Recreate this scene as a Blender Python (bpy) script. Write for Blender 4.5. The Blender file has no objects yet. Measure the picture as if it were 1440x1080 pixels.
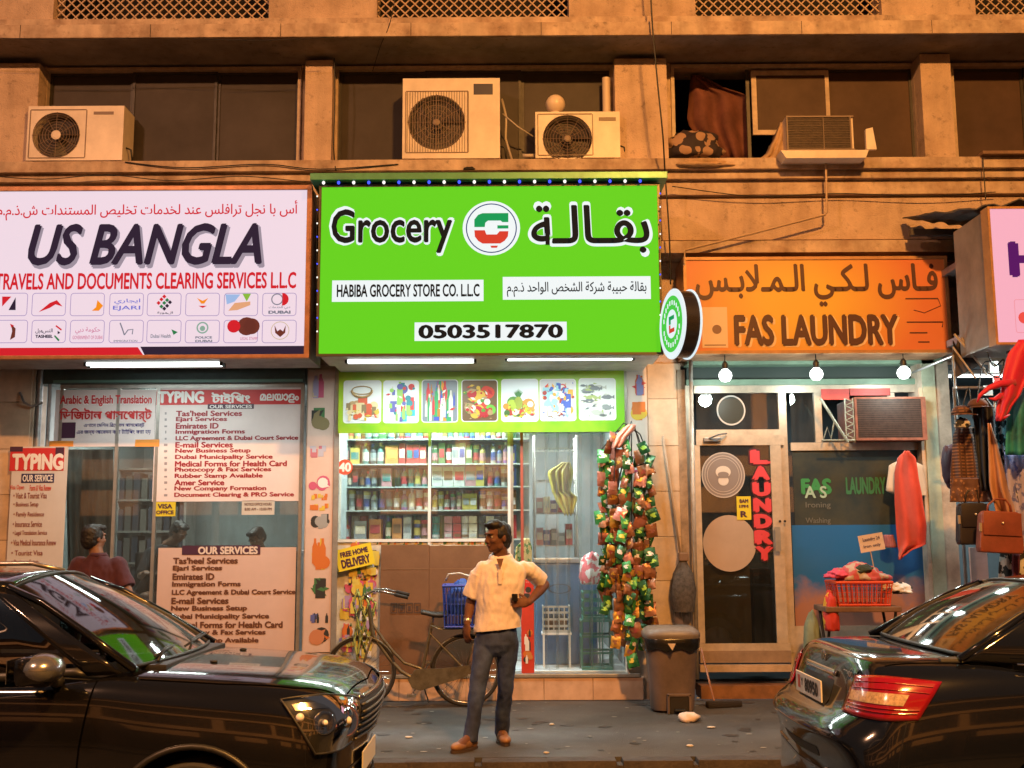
import bpy, bmesh, math, random
from mathutils import Vector, Matrix, noise, kdtree
from mathutils.bvhtree import BVHTree
random.seed(7)
SC = bpy.context.scene
COL = SC.collection
rad = math.radians

# ------------------------------------------------------------ camera
FOC = 1550.0                      # focal length in photo pixels (1440 wide)
PITCH, ROLL = rad(7.9), rad(0.3)
CAMPOS = Vector((0, 0, 1.55))
CROT = Matrix.Rotation(math.pi/2 + PITCH, 3, 'X') @ Matrix.Rotation(-ROLL, 3, 'Z')
cam = bpy.data.cameras.new('camera')
cam.sensor_width = 36.0
cam.lens = 36.0*FOC/1440.0
cam.clip_start = 0.05
cam.clip_end = 300
camo = bpy.data.objects.new('camera', cam)
COL.objects.link(camo)
camo.matrix_world = Matrix.Translation(CAMPOS) @ CROT.to_4x4()
SC.camera = camo

# ------------------------------------------------------------ world: night sky above a lit city
w = bpy.data.worlds.new("World")
SC.world = w
w.use_nodes = True
nt = w.node_tree
bg = nt.nodes['Background']
sky = nt.nodes.new('ShaderNodeTexSky')
sky.sky_type = 'NISHITA'
sky.sun_disc = False
sky.sun_elevation = rad(-3.0)
sky.sun_rotation = rad(200)
nt.links.new(sky.outputs[0], bg.inputs[0])
bg.inputs[1].default_value = 0.15
glow = nt.nodes.new('ShaderNodeBackground'); glow.inputs[0].default_value = (.55,.46,.44,1); glow.inputs[1].default_value = .125   # light pollution of the city
ads = nt.nodes.new('ShaderNodeAddShader'); nt.links.new(bg.outputs[0], ads.inputs[0]); nt.links.new(glow.outputs[0], ads.inputs[1])
nt.links.new(ads.outputs[0], nt.nodes['World Output'].inputs[0])

SC.view_settings.view_transform = 'Standard'
SC.view_settings.look = 'None'
SC.view_settings.gamma = 1
SC.view_settings.use_curve_mapping = False
SC.view_settings.exposure = 0.0
SC.render.engine = 'CYCLES'
SC.cycles.use_denoising = True
SC.cycles.max_bounces = 6
SC.cycles.diffuse_bounces = 3
SC.cycles.glossy_bounces = 4
SC.cycles.transmission_bounces = 4
SC.cycles.transparent_max_bounces = 24
SC.cycles.sample_clamp_indirect = 4.0
SC.cycles.caustics_reflective = False
SC.cycles.caustics_refractive = False

def U(px, py, Y):
    """point of the place seen at photo pixel (px,py), at distance Y from the photographer"""
    d = CROT @ Vector(((px-720)/FOC, (540-py)/FOC, -1.0))
    t = Y/d.y
    return CAMPOS + d*t
def UZ(px, py, z):
    d = CROT @ Vector(((px-720)/FOC, (540-py)/FOC, -1.0))
    return CAMPOS + d*((z-CAMPOS.z)/d.z)
def R(x0, y0, x1, y1, Y):
    a = U(x0, (y0+y1)/2, Y).x; b = U(x1, (y0+y1)/2, Y).x
    t = U((x0+x1)/2, y0, Y).z; u = U((x0+x1)/2, y1, Y).z
    return a, b, u, t             # x0,x1,z0,z1

# ------------------------------------------------------------ materials
def s(r, g, b):
    def f(c):
        c /= 255.0
        return c/12.92 if c <= .04045 else ((c+.055)/1.055)**2.4
    return (f(r), f(g), f(b))
MATS = {}
def mat(name, col, rough=.6, metal=0, emit=0, var=0, vs=6, bump=0, bs=60, coat=0, spec=.5, col2=None, sheen=0, detail=4, wet=0, streak=0):
    if name in MATS: return MATS[name]
    m = bpy.data.materials.new(name); m.use_nodes = True
    n = m.node_tree.nodes; l = m.node_tree.links
    b = n['Principled BSDF']
    b.inputs['Base Color'].default_value = (*col, 1)
    b.inputs['Roughness'].default_value = rough
    b.inputs['Metallic'].default_value = metal
    b.inputs['Specular IOR Level'].default_value = spec
    b.inputs['Coat Weight'].default_value = coat
    b.inputs['Coat Roughness'].default_value = .03
    if sheen: b.inputs['Sheen Weight'].default_value = sheen
    if emit:
        b.inputs['Emission Color'].default_value = (*col, 1)
        b.inputs['Emission Strength'].default_value = emit
        b.inputs['Base Color'].default_value = (*[c*.12 for c in col], 1)
    if var or bump or wet:
        tc = n.new('ShaderNodeTexCoord')
    if var:
        nz = n.new('ShaderNodeTexNoise'); nz.inputs['Scale'].default_value = vs; nz.inputs['Detail'].default_value = detail+3
        nz.inputs['Roughness'].default_value = .65
        l.new(tc.outputs['Object'], nz.inputs['Vector'])
        cr = n.new('ShaderNodeValToRGB')
        c2 = col2 or tuple(c*(1-var) for c in col)
        cr.color_ramp.elements[0].position = .35; cr.color_ramp.elements[0].color = (*c2, 1)
        cr.color_ramp.elements[1].position = .62; cr.color_ramp.elements[1].color = (*col, 1)
        l.new(nz.outputs['Fac'], cr.inputs['Fac'])
        l.new(cr.outputs['Color'], b.inputs['Base Color'])
        mr = n.new('ShaderNodeMapRange'); mr.inputs['To Min'].default_value = min(1, rough*1.15); mr.inputs['To Max'].default_value = rough*.8
        l.new(nz.outputs['Fac'], mr.inputs['Value']); l.new(mr.outputs[0], b.inputs['Roughness'])
    if streak and var:
        # rain-washed grime: long vertical streaks
        mp = n.new('ShaderNodeMapping'); mp.inputs['Scale'].default_value = (5, 5, .5)
        ns = n.new('ShaderNodeTexNoise'); ns.inputs['Scale'].default_value = 1.3; ns.inputs['Detail'].default_value = 6
        l.new(tc.outputs['Object'], mp.inputs[0]); l.new(mp.outputs[0], ns.inputs['Vector'])
        m1 = n.new('ShaderNodeMapRange'); m1.inputs['From Min'].default_value = .42; m1.inputs['From Max'].default_value = .68
        m1.inputs['To Min'].default_value = 1.0; m1.inputs['To Max'].default_value = 1-streak
        l.new(ns.outputs['Fac'], m1.inputs['Value'])
        hs = n.new('ShaderNodeMix'); hs.data_type = 'RGBA'; hs.blend_type = 'MULTIPLY'; hs.inputs[0].default_value = 1
        # small scabs and specks of black mould
        nf = n.new('ShaderNodeTexNoise'); nf.inputs['Scale'].default_value = 11; nf.inputs['Detail'].default_value = 10; nf.inputs['Roughness'].default_value = .75
        l.new(tc.outputs['Object'], nf.inputs['Vector'])
        m2 = n.new('ShaderNodeMapRange'); m2.inputs['From Min'].default_value = .56; m2.inputs['From Max'].default_value = .70; m2.inputs['To Min'].default_value = 1.0; m2.inputs['To Max'].default_value = .45
        l.new(nf.outputs['Fac'], m2.inputs['Value'])
        mm_ = n.new('ShaderNodeMath'); mm_.operation = 'MULTIPLY'; l.new(m1.outputs[0], mm_.inputs[0]); l.new(m2.outputs[0], mm_.inputs[1]); m1 = mm_
        l.new(cr.outputs['Color'], hs.inputs[6]); l.new(m1.outputs[0], hs.inputs[7]); l.new(hs.outputs[2], b.inputs['Base Color'])
    if wet:
        nw = n.new('ShaderNodeTexNoise'); nw.inputs['Scale'].default_value = 1.7; nw.inputs['Detail'].default_value = 8
        l.new(tc.outputs['Object'], nw.inputs['Vector'])
        mr = n.new('ShaderNodeMapRange'); mr.inputs['From Min'].default_value = .4; mr.inputs['From Max'].default_value = .62
        mr.inputs['To Min'].default_value = rough; mr.inputs['To Max'].default_value = rough-wet
        l.new(nw.outputs['Fac'], mr.inputs['Value']); l.new(mr.outputs[0], b.inputs['Roughness'])
    if bump:
        nb = n.new('ShaderNodeTexNoise'); nb.inputs['Scale'].default_value = bs; nb.inputs['Detail'].default_value = 5
        l.new(tc.outputs['Object'], nb.inputs['Vector'])
        bp = n.new('ShaderNodeBump'); bp.inputs['Strength'].default_value = bump; bp.inputs['Distance'].default_value = .01
        l.new(nb.outputs['Fac'], bp.inputs['Height']); l.new(bp.outputs[0], b.inputs['Normal'])
    MATS[name] = m
    return m
def em(name, col, k=1.0):
    return mat(name, col, rough=.6, emit=k, spec=.04)
def glass(name, tint=(.8,.85,.85), refl=.12, rough=.03, dirt_haze=0.0, dirt_haze_col=(.6,.6,.58)):
    """thin sheet glass: transparent, with a mirror reflection that grows at grazing angles, and a film of dust and painted haze"""
    if name in MATS: return MATS[name]
    m = bpy.data.materials.new(name); m.use_nodes = True
    n = m.node_tree.nodes; l = m.node_tree.links
    n.remove(n['Principled BSDF'])
    out = n['Material Output']
    tr = n.new('ShaderNodeBsdfTransparent'); tr.inputs[0].default_value = (*tint, 1)
    gl = n.new('ShaderNodeBsdfGlossy'); gl.inputs['Roughness'].default_value = rough
    fr = n.new('ShaderNodeFresnel'); fr.inputs['IOR'].default_value = 1.5
    ad = n.new('ShaderNodeMath'); ad.operation = 'MULTIPLY_ADD'; ad.inputs[1].default_value = 1.6; ad.inputs[2].default_value = refl*.4
    ad.use_clamp = True
    l.new(fr.outputs[0], ad.inputs[0])
    mx = n.new('ShaderNodeMixShader'); l.new(ad.outputs[0], mx.inputs[0]); l.new(tr.outputs[0], mx.inputs[1]); l.new(gl.outputs[0], mx.inputs[2])
    last = mx
    if dirt_haze:
        tc = n.new('ShaderNodeTexCoord')
        mp = n.new('ShaderNodeMapping'); mp.inputs['Scale'].default_value = (6, 6, 1.2)
        nz = n.new('ShaderNodeTexNoise'); nz.inputs['Scale'].default_value = 2.2; nz.inputs['Detail'].default_value = 8
        l.new(tc.outputs['Object'], mp.inputs[0]); l.new(mp.outputs[0], nz.inputs['Vector'])
        mr = n.new('ShaderNodeMapRange'); mr.inputs['From Min'].default_value = .38; mr.inputs['From Max'].default_value = .75
        mr.inputs['To Min'].default_value = dirt_haze*.35; mr.inputs['To Max'].default_value = dirt_haze
        l.new(nz.outputs['Fac'], mr.inputs['Value'])
        df = n.new('ShaderNodeBsdfDiffuse'); df.inputs[0].default_value = (*dirt_haze_col, 1)
        tl = n.new('ShaderNodeBsdfTranslucent'); tl.inputs[0].default_value = (*dirt_haze_col, 1)
        a2 = n.new('ShaderNodeMixShader'); a2.inputs[0].default_value = .4; l.new(df.outputs[0], a2.inputs[1]); l.new(tl.outputs[0], a2.inputs[2])
        m2 = n.new('ShaderNodeMixShader'); l.new(mr.outputs[0], m2.inputs[0]); l.new(mx.outputs[0], m2.inputs[1]); l.new(a2.outputs[0], m2.inputs[2])
        last = m2
    l.new(last.outputs[0], out.inputs['Surface'])
    MATS[name] = m
    return m

# ------------------------------------------------------------ objects
def thing(name, label, cat, loc=(0,0,0), group=None, rot=(0,0,0)):
    o = bpy.data.objects.new(name, None)
    COL.objects.link(o); o.location = loc; o.rotation_euler = rot
    o.empty_display_size = .1
    o['label'] = label; o['category'] = cat
    if group: o['group'] = group
    return o
def tag(o, label, cat, group=None):
    o['label'] = label; o['category'] = cat
    if group: o['group'] = group
    return o
def rootloc(p):
    v = Vector((0,0,0))
    while p is not None:
        v += p.location; p = p.parent
    return v

class MB:
    """mesh collector; coordinates are world ones, build() makes them local to the parent chain"""
    def __init__(self): self.bm = bmesh.new()
    def face(self, pts):
        vs = [self.bm.verts.new(p) for p in pts]
        self.bm.faces.new(vs); return self
    def box(self, x0, x1, y0, y1, z0, z1, bev=0, M=None, sk=0):
        b = bmesh.new()
        bmesh.ops.create_cube(b, size=1)
        for v in b.verts:
            v.co = Vector((x0+(x1-x0)*(v.co.x+.5), y0+(y1-y0)*(v.co.y+.5), z0+(z1-z0)*(v.co.z+.5)))
        if bev: bmesh.ops.bevel(b, geom=b.edges[:]+b.verts[:], offset=bev, segments=2, profile=.6, affect='EDGES')
        if M is not None: b.transform(M)
        self.add(b); return self
    def add(self, b):
        me = bpy.data.meshes.new('t'); b.to_mesh(me); b.free(); self.bm.from_mesh(me); bpy.data.meshes.remove(me)
    def ring(self, c, ax, r, seg, ref=None, ry=None):
        ax = Vector(ax).normalized()
        ref = Vector(ref) if ref else (Vector((0,0,1)) if abs(ax.z) < .9 else Vector((1,0,0)))
        u = ax.cross(ref).normalized(); v = ax.cross(u).normalized()
        ry = r if ry is None else ry
        return [self.bm.verts.new(Vector(c)+u*math.cos(2*math.pi*i/seg)*r+v*math.sin(2*math.pi*i/seg)*ry) for i in range(seg)]
    def skin(self, rings, cap=True, closed=False):
        n = len(rings[0])
        for a, b in list(zip(rings, rings[1:]))+([(rings[-1], rings[0])] if closed else []):
            for i in range(n):
                try: self.bm.faces.new((a[i], a[(i+1)%n], b[(i+1)%n], b[i]))
                except ValueError: pass
        if cap and not closed:
            try: self.bm.faces.new(rings[0][::-1]); self.bm.faces.new(rings[-1])
            except ValueError: pass
        return self
    def cyl(self, p0, p1, r0, r1=None, seg=12, cap=True):
        p0, p1 = Vector(p0), Vector(p1); r1 = r0 if r1 is None else r1
        ax = p1-p0
        return self.skin([self.ring(p0, ax, r0, seg), self.ring(p1, ax, r1, seg)], cap)
    def tube(self, pts, r, seg=8, cap=True, closed=False):
        pts = [Vector(p) for p in pts]; rings = []
        n = len(pts); rr = r if isinstance(r, (list, tuple)) else [r]*n
        ref = None
        for i, p in enumerate(pts):
            a = pts[(i-1) % n] if (i > 0 or closed) else p
            b = pts[(i+1) % n] if (i < n-1 or closed) else p
            t = (b-a).normalized()
            if ref is None:
                ref = Vector((0,0,1)) if abs(t.z) < .9 else Vector((1,0,0))
            u = t.cross(ref)
            if u.length < 1e-4: u = t.cross(Vector((0,1,0)))
            u.normalize(); v = t.cross(u).normalized(); ref = -v if False else u.cross(t).normalized()
            rings.append([self.bm.verts.new(p+u*math.cos(2*math.pi*k/seg)*rr[i]+v*math.sin(2*math.pi*k/seg)*rr[i]) for k in range(seg)])
        return self.skin(rings, cap, closed)
    def lathe(self, c, prof, seg=16, ax=(0,0,1), cap=True):
        """prof: list of (radius, height along ax)"""
        c = Vector(c); ax = Vector(ax).normalized()
        return self.skin([self.ring(c+ax*h, ax, max(r, 1e-4), seg) for r, h in prof], cap)
    def sphere(self, c, r, seg=12, rings=8, sc=(1,1,1), M=None):
        b = bmesh.new(); bmesh.ops.create_uvsphere(b, u_segments=seg, v_segments=rings, radius=1)
        T = Matrix.Translation(Vector(c)) @ (M.to_4x4() if M else Matrix()) @ Matrix.Diagonal((r*sc[0], r*sc[1], r*sc[2], 1))
        b.transform(T); self.add(b); return self
    def prism(self, pts, y0, y1):
        """polygon in x,z pulled from y0 to y1"""
        a = [self.bm.verts.new((p[0], y0, p[1])) for p in pts]
        b = [self.bm.verts.new((p[0], y1, p[1])) for p in pts]
        n = len(pts)
        self.bm.faces.new(a); self.bm.faces.new(b[::-1])
        for i in range(n): self.bm.faces.new((a[i], b[i], b[(i+1)%n], a[(i+1)%n]))
        return self
    def grid(self, P, th=0):
        """P[i][j] points; optional thickness by solidify"""
        vs = [[self.bm.verts.new(p) for p in row] for row in P]
        for i in range(len(vs)-1):
            for j in range(len(vs[0])-1):
                self.bm.faces.new((vs[i][j], vs[i+1][j], vs[i+1][j+1], vs[i][j+1]))
        return self
    def build(self, name, m, parent=None, smooth=0, kind=None, solid=0, wave=None):
        bmesh.ops.recalc_face_normals(self.bm, faces=self.bm.faces[:])
        me = bpy.data.meshes.new(name)
        off = rootloc(parent)
        if off.length: bmesh.ops.translate(self.bm, vec=-off, verts=self.bm.verts[:])
        self.bm.to_mesh(me); self.bm.free()
        if solid:
            me = bake(me, [('SOLIDIFY', dict(thickness=solid, offset=0))])
        for mm in (m if isinstance(m, (list, tuple)) else [m]): me.materials.append(mm)
        if smooth:
            me.polygons.foreach_set('use_smooth', [True]*len(me.polygons))
            if smooth is not True: me.set_sharp_from_angle(angle=rad(smooth))
        o = bpy.data.objects.new(name, me); COL.objects.link(o); o.parent = parent
        if kind: o['kind'] = kind
        return o
def bake(me, mods):
    """run modifiers on a mesh and return the result"""
    o = bpy.data.objects.new('tmp', me); COL.objects.link(o)
    for t, kw in mods:
        md = o.modifiers.new('m', t)
        for k, v in kw.items(): setattr(md, k, v)
    dg = bpy.context.evaluated_depsgraph_get(); dg.update()
    r = bpy.data.meshes.new_from_object(o.evaluated_get(dg), preserve_all_data_layers=False)
    bpy.data.objects.remove(o); bpy.data.meshes.remove(me)
    return r
def box(name, m, parent, x0, x1, y0, y1, z0, z1, bev=0, kind=None, smooth=0):
    return MB().box(x0, x1, y0, y1, z0, z1, bev).build(name, m, parent, smooth=smooth, kind=kind)
def pbox(name, m, parent, px, Y0, Y1, bev=0, kind=None):
    """box whose front face fills photo rectangle px at distance Y0 and reaches back to Y1"""
    a, b, c, d = R(*px, Y0)
    return box(name, m, parent, a, b, Y0, Y1, c, d, bev, kind)
def clone(root, loc=None, rot=None, label=None):
    r = root.copy(); COL.objects.link(r)
    if loc is not None: r.location = loc
    if rot is not None: r.rotation_euler = (0,0,rot)
    if label: r['label'] = label
    for ch in root.children:
        c = ch.copy(); COL.objects.link(c); c.parent = r
        for g in ch.children:
            d = g.copy(); COL.objects.link(d); d.parent = c
    return r

# ------------------------------------------------------------ writing
AR = {'ا':(0xFE8D,0xFE8E),'أ':(0xFE83,0xFE84),'ب':(0xFE8F,0xFE90,0xFE91,0xFE92),'ة':(0xFE93,0xFE94),'ت':(0xFE95,0xFE96,0xFE97,0xFE98),
 'ج':(0xFE9D,0xFE9E,0xFE9F,0xFEA0),'ح':(0xFEA1,0xFEA2,0xFEA3,0xFEA4),'خ':(0xFEA5,0xFEA6,0xFEA7,0xFEA8),'د':(0xFEA9,0xFEAA),'ذ':(0xFEAB,0xFEAC),
 'ر':(0xFEAD,0xFEAE),'س':(0xFEB1,0xFEB2,0xFEB3,0xFEB4),'ش':(0xFEB5,0xFEB6,0xFEB7,0xFEB8),'ص':(0xFEB9,0xFEBA,0xFEBB,0xFEBC),
 'ع':(0xFEC9,0xFECA,0xFECB,0xFECC),'ف':(0xFED1,0xFED2,0xFED3,0xFED4),'ق':(0xFED5,0xFED6,0xFED7,0xFED8),'ك':(0xFED9,0xFEDA,0xFEDB,0xFEDC),
 'ل':(0xFEDD,0xFEDE,0xFEDF,0xFEE0),'م':(0xFEE1,0xFEE2,0xFEE3,0xFEE4),'ن':(0xFEE5,0xFEE6,0xFEE7,0xFEE8),'و':(0xFEED,0xFEEE),
 'ي':(0xFEF1,0xFEF2,0xFEF3,0xFEF4),'ـ':(0x0640,0x0640,0x0640,0x0640),'\u0001':(0xFEFB,0xFEFC)}
def arab(t):
    t = t.replace('لا', '\u0001'); o = []
    for i, c in enumerate(t):
        if c not in AR: o.append(c); continue
        p = i > 0 and t[i-1] in AR and len(AR[t[i-1]]) == 4
        n = i < len(t)-1 and t[i+1] in AR and len(AR[c]) == 4
        o.append(chr(AR[c][3 if p and n else 2 if n else 1 if p else 0]))
    return ''.join(reversed(o))
def text_mesh(body, shear=0, sp=1.0):
    c = bpy.data.curves.new('t', 'FONT'); c.body = body; c.size = 1; c.shear = shear; c.resolution_u = 3; c.space_character = sp
    o = bpy.data.objects.new('t', c); COL.objects.link(o)
    dg = bpy.context.evaluated_depsgraph_get(); dg.update()
    me = bpy.data.meshes.new_from_object(o.evaluated_get(dg))
    bpy.data.objects.remove(o); bpy.data.curves.remove(c)
    return me
def letters(lines, Y, m, parent, name='lettering', bold=.012, flat=True, post=None):
    """lines: list of (text, (px0,py0,px1,py1) or world (x0,x1,z0,z1) when 'w', kwargs). One mesh for the group of lines"""
    mb = MB()
    for ln in lines:
        body, r = ln[0], ln[1]; kw = ln[2] if len(ln) > 2 else {}
        x0, x1, z0, z1 = r if kw.get('w') else R(*r, Y)
        me = text_mesh(body, kw.get('shear', 0), kw.get('sp', 1.0))
        if not me.vertices: continue
        xs = [v.co.x for v in me.vertices]; ys = [v.co.y for v in me.vertices]
        sx = (x1-x0)/max(1e-6, max(xs)-min(xs)); sz = (z1-z0)/max(1e-6, max(ys)-min(ys))
        if kw.get('h'): sx = sz*kw['h']
        b = kw.get('bold', bold)
        offs = [(0,0)]
        if b: offs = [(-b,0),(b,0),(0,b*.8),(0,-b*.8),(-b*.7,b*.5),(b*.7,-b*.5)]
        if kw.get('bold2'):
            b2 = kw['bold2']; offs += [(-b2,0),(b2,0),(0,b2),(0,-b2),(b2*.7,b2*.7),(-b2*.7,b2*.7),(b2*.7,-b2*.7),(-b2*.7,-b2*.7)]
        for k, (dx, dy) in enumerate(offs):
            bb = bmesh.new(); bb.from_mesh(me)
            for v in bb.verts:
                v.co = Vector((x0+(v.co.x-min(xs)+dx)*sx, Y-.0003*k, z0+(v.co.y-min(ys)+dy)*sz))
            mb.add(bb)
        bpy.data.meshes.remove(me)
    if post: post(mb.bm)
    return mb.build(name, m, parent)
def disc(mb, c, r, Y, n=28, rz=None, r_in=0, a0=0, a1=360):
    """flat disc, ring or arc facing the street"""
    rz = r if rz is None else rz
    k = max(3, int(n*(a1-a0)/360))
    A = [rad(a0+(a1-a0)*i/k) for i in range(k+1)]
    for i in range(k):
        o1 = (c[0]+math.cos(A[i])*r, Y, c[1]+math.sin(A[i])*rz); o2 = (c[0]+math.cos(A[i+1])*r, Y, c[1]+math.sin(A[i+1])*rz)
        if r_in:
            q = r_in/r
            mb.face([o1, o2, (c[0]+(o2[0]-c[0])*q, Y, c[1]+(o2[2]-c[1])*q), (c[0]+(o1[0]-c[0])*q, Y, c[1]+(o1[2]-c[1])*q)])
        else: mb.face([(c[0], Y, c[1]), o1, o2])
    return mb
def rrect(mb, x0, x1, z0, z1, Y, r, line=0):
    def ol(x0, x1, z0, z1, r):
        P = []
        for cx, cz, a in ((x1-r, z1-r, 0), (x0+r, z1-r, 90), (x0+r, z0+r, 180), (x1-r, z0+r, 270)):
            for k in range(5): P.append((cx+math.cos(rad(a+k*22.5))*r, Y, cz+math.sin(rad(a+k*22.5))*r))
        return P
    o = ol(x0, x1, z0, z1, r)
    if not line: mb.face(o); return mb
    i = ol(x0+line, x1-line, z0+line, z1-line, max(r-line, .001))
    n = len(o)
    for k in range(n): mb.face([o[k], o[(k+1)%n], i[(k+1)%n], i[k]])
    return mb
# ------------------------------------------------------------ lamp strengths
LAMP_R, LAMP_L = 1900, 720
SIGN_K = 1.0
TUBE_K, T1, T2, T3 = 4.0, 24, 40, 18
# ------------------------------------------------------------ street lamps on the far side of the road (behind the photographer)
M_STEEL = mat('galvanised_steel', (.3,.3,.31), .45, .7, var=.3, vs=9)
M_GAP = mat('gap_black', (.0015,.0015,.0015), 1.0, spec=0)
M_BLK = mat('black_plastic', (.012,.012,.013), .45)
def street_lamp(x, label, power, col):
    t = thing('street_lamp', label, 'street lamp', (x,-2.3,-.02), 'sodium street lamps')
    mb = MB().cyl((x,-2.3,0), (x,-2.3,8.6), .09, .06, 12)
    mb.cyl((x,-2.3,0), (x,-2.3,.35), .15, .13, 12)
    mb.tube([(x,-2.3,8.5),(x,-1.9,8.95),(x,-.9,9.1),(x,.5,9.15)], .04)
    mb.build('pole', M_STEEL, t, smooth=40)
    MB().box(x-.17,x+.17,.35,1.05,9.08,9.26,bev=.04).build('lamp_housing', M_STEEL, t, smooth=30)
    MB().box(x-.13,x+.13,.42,1.0,9.045,9.08).build('lamp_glass', em('sodium_glow',(1.0,.42,.10),18), t)
    l = bpy.data.lights.new('street_lamp_light', 'AREA'); l.shape = 'RECTANGLE'; l.size = .6; l.size_y = .3
    l.energy = power; l.color = col
    o = bpy.data.objects.new('street_lamp_light', l); COL.objects.link(o); o.parent = t
    o.location = (0, 3.0, 9.03); o.rotation_euler = (rad(38),0,0)
    l2 = l.copy(); l2.energy = power*2.2; o2 = bpy.data.objects.new('street_lamp_light', l2); COL.objects.link(o2); o2.parent = t
    o2.location = (0, 3.0, 9.03); o2.rotation_euler = (rad(-40),0,0)
street_lamp(2.6, 'street lamp with sodium light across the road from the laundry', LAMP_R, (1.0,.425,.09))
street_lamp(-6.5, 'street lamp with sodium light across the road from the travel agency', LAMP_L, (1.0,.48,.26))

def tube_light(name, label, px, Y, n=1, power=30, gap=.05, housing=True):
    """fluorescent batten: px gives the photo rectangle of the glowing tube(s)"""
    x0, x1, z0, z1 = R(*px, Y)
    t = thing(name, label, 'tube light', ((x0+x1)/2, Y, z1+.05), 'fluorescent battens under the signs')
    hb = MB().box(x0-.02, x1+.02, Y-.02, Y+.06+gap*(n-1), z1+.0, z1+.045, bev=.006)
    hb.build('housing', mat('white_metal',(.75,.75,.73),.4), t)
    for k in range(n):
        MB().cyl((x0,Y+gap*k,z1-.018),(x1,Y+gap*k,z1-.018),.0155,seg=10).build('tube', em('tube_glow',(.92,1.0,.97),TUBE_K), t, smooth=True)
        mb = MB()
        for xx in (x0,x1): mb.box(xx-.012,xx+.012,Y+gap*k-.017,Y+gap*k+.017,z1-.036,z1)
        mb.build('end_cap', M_BLK, t)
    l = bpy.data.lights.new('tube_light', 'AREA'); l.shape = 'RECTANGLE'; l.size = x1-x0; l.size_y = .05
    l.energy = power; l.color = (.86,1.0,.93)
    o = bpy.data.objects.new('tube_light', l); COL.objects.link(o); o.parent = t
    o.location = (0, .02, -.1)
    return t

# ------------------------------------------------------------ ground
PAVE_F = 8.12
M_ROAD = mat('asphalt', (.035,.034,.034), .75, var=.45, vs=3, bump=.6, bs=120, wet=.3)
M_PAVE = mat('worn_concrete_pavement', (.062,.057,.052), .85, var=.35, vs=1.4, bump=.45, bs=90, col2=(.036,.033,.031), detail=9, wet=.25)
box('road', M_ROAD, None, -60, 60, -3.0, PAVE_F-.16, -.35, -.14, kind='structure')
box('far_ground', mat('far_asphalt',(.02,.02,.02),.9), None, -60, 60, -60, -3.0, -.35, -.02, kind='structure')
box('pavement', M_PAVE, None, -60, 60, PAVE_F, 10.84, -.3, 0.0, kind='structure')
M_KERB = mat('kerb_stone', (.055,.042,.034), .8, var=.55, vs=7, bump=.5, bs=50)
kerb = MB().box(-60, 60, PAVE_F-.15, PAVE_F-.01, -.3, -.03).build('kerb', M_KERB, None, kind='structure')
kb = None
for i in range(-8, 9):
    if kb is None:
        kb = MB().box(-.245,.245,PAVE_F-.162,PAVE_F-.002,-.2,.004,bev=.014).build('kerb_stone', M_KERB, kerb, smooth=40)
        kb.location.x = i*.5
    else:
        o = kb.copy(); COL.objects.link(o); o.location.x = i*.5; o.location.z = random.uniform(-.004,.004); o.rotation_euler.z = random.uniform(-.004,.004)
# spots, flattened gum and grit on the pavement
mb = MB()
for i in range(260):
    x, y, r = random.uniform(-4,4), random.uniform(8.2,10.7), random.choice([.004,.006,.009,.014,.02])
    n = 7; P = []
    for k in range(n):
        a = 2*math.pi*k/n; q = r*random.uniform(.7,1.2)
        P.append((x+math.cos(a)*q*1.3, y+math.sin(a)*q, .0045))
    mb.face(P)
mb.build('gum_spots', mat('gum', (.26,.24,.21), .7), None, kind='stuff')
mb = MB()
for i in range(130):
    x, y, r = random.uniform(-4,4), random.uniform(8.2,10.7), random.choice([.01,.02,.035,.05])
    n = 9; P = []
    for k in range(n):
        a = 2*math.pi*k/n; q = r*random.uniform(.7,1.25)
        P.append((x+math.cos(a)*q*1.3, y+math.sin(a)*q, .0035))
    mb.face(P)
mb.build('oil_stains', mat('oil_stain', (.03,.028,.027), .45), None, kind='stuff')

# ------------------------------------------------------------ the building
M_WALL = mat('roughcast_wall', (.62,.46,.36), .9, var=.45, vs=2.6, bump=1.0, bs=75, col2=(.46,.33,.25), detail=9, streak=.18)
M_WALL2 = mat('smooth_render', (.62,.48,.38), .85, var=.45, vs=3.2, bump=.3, bs=30, col2=(.34,.23,.17), detail=10, streak=.28)
M_SOFF = mat('soffit_paint', (.36,.30,.27), .9, var=.35, vs=2, bump=.25, bs=20, streak=.2)
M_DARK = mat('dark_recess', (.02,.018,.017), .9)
M_FRM = mat('beige_window_frame', (.52,.40,.31), .5, var=.3, vs=12)
M_FRMD = mat('dark_window_frame', (.05,.045,.042), .5, .3, var=.3, vs=12)
M_TINT = mat('tinted_pane', (.055,.045,.042), .55, var=.3, vs=1.5, spec=.25)
M_TINT2 = mat('dusty_brown_pane', (.085,.05,.035), .6, var=.3, vs=2, spec=.25)
bld = thing('shop_building', 'two storey beige building with shops below and a row of windows above', 'building', (0,10.86,0))
ZS = U(720, 92, 10.86).z                    # soffit
YF = 10.17
def zat(py, Y=10.55): return U(720, py, Y).z
zl = zat(50, YF)
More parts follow.
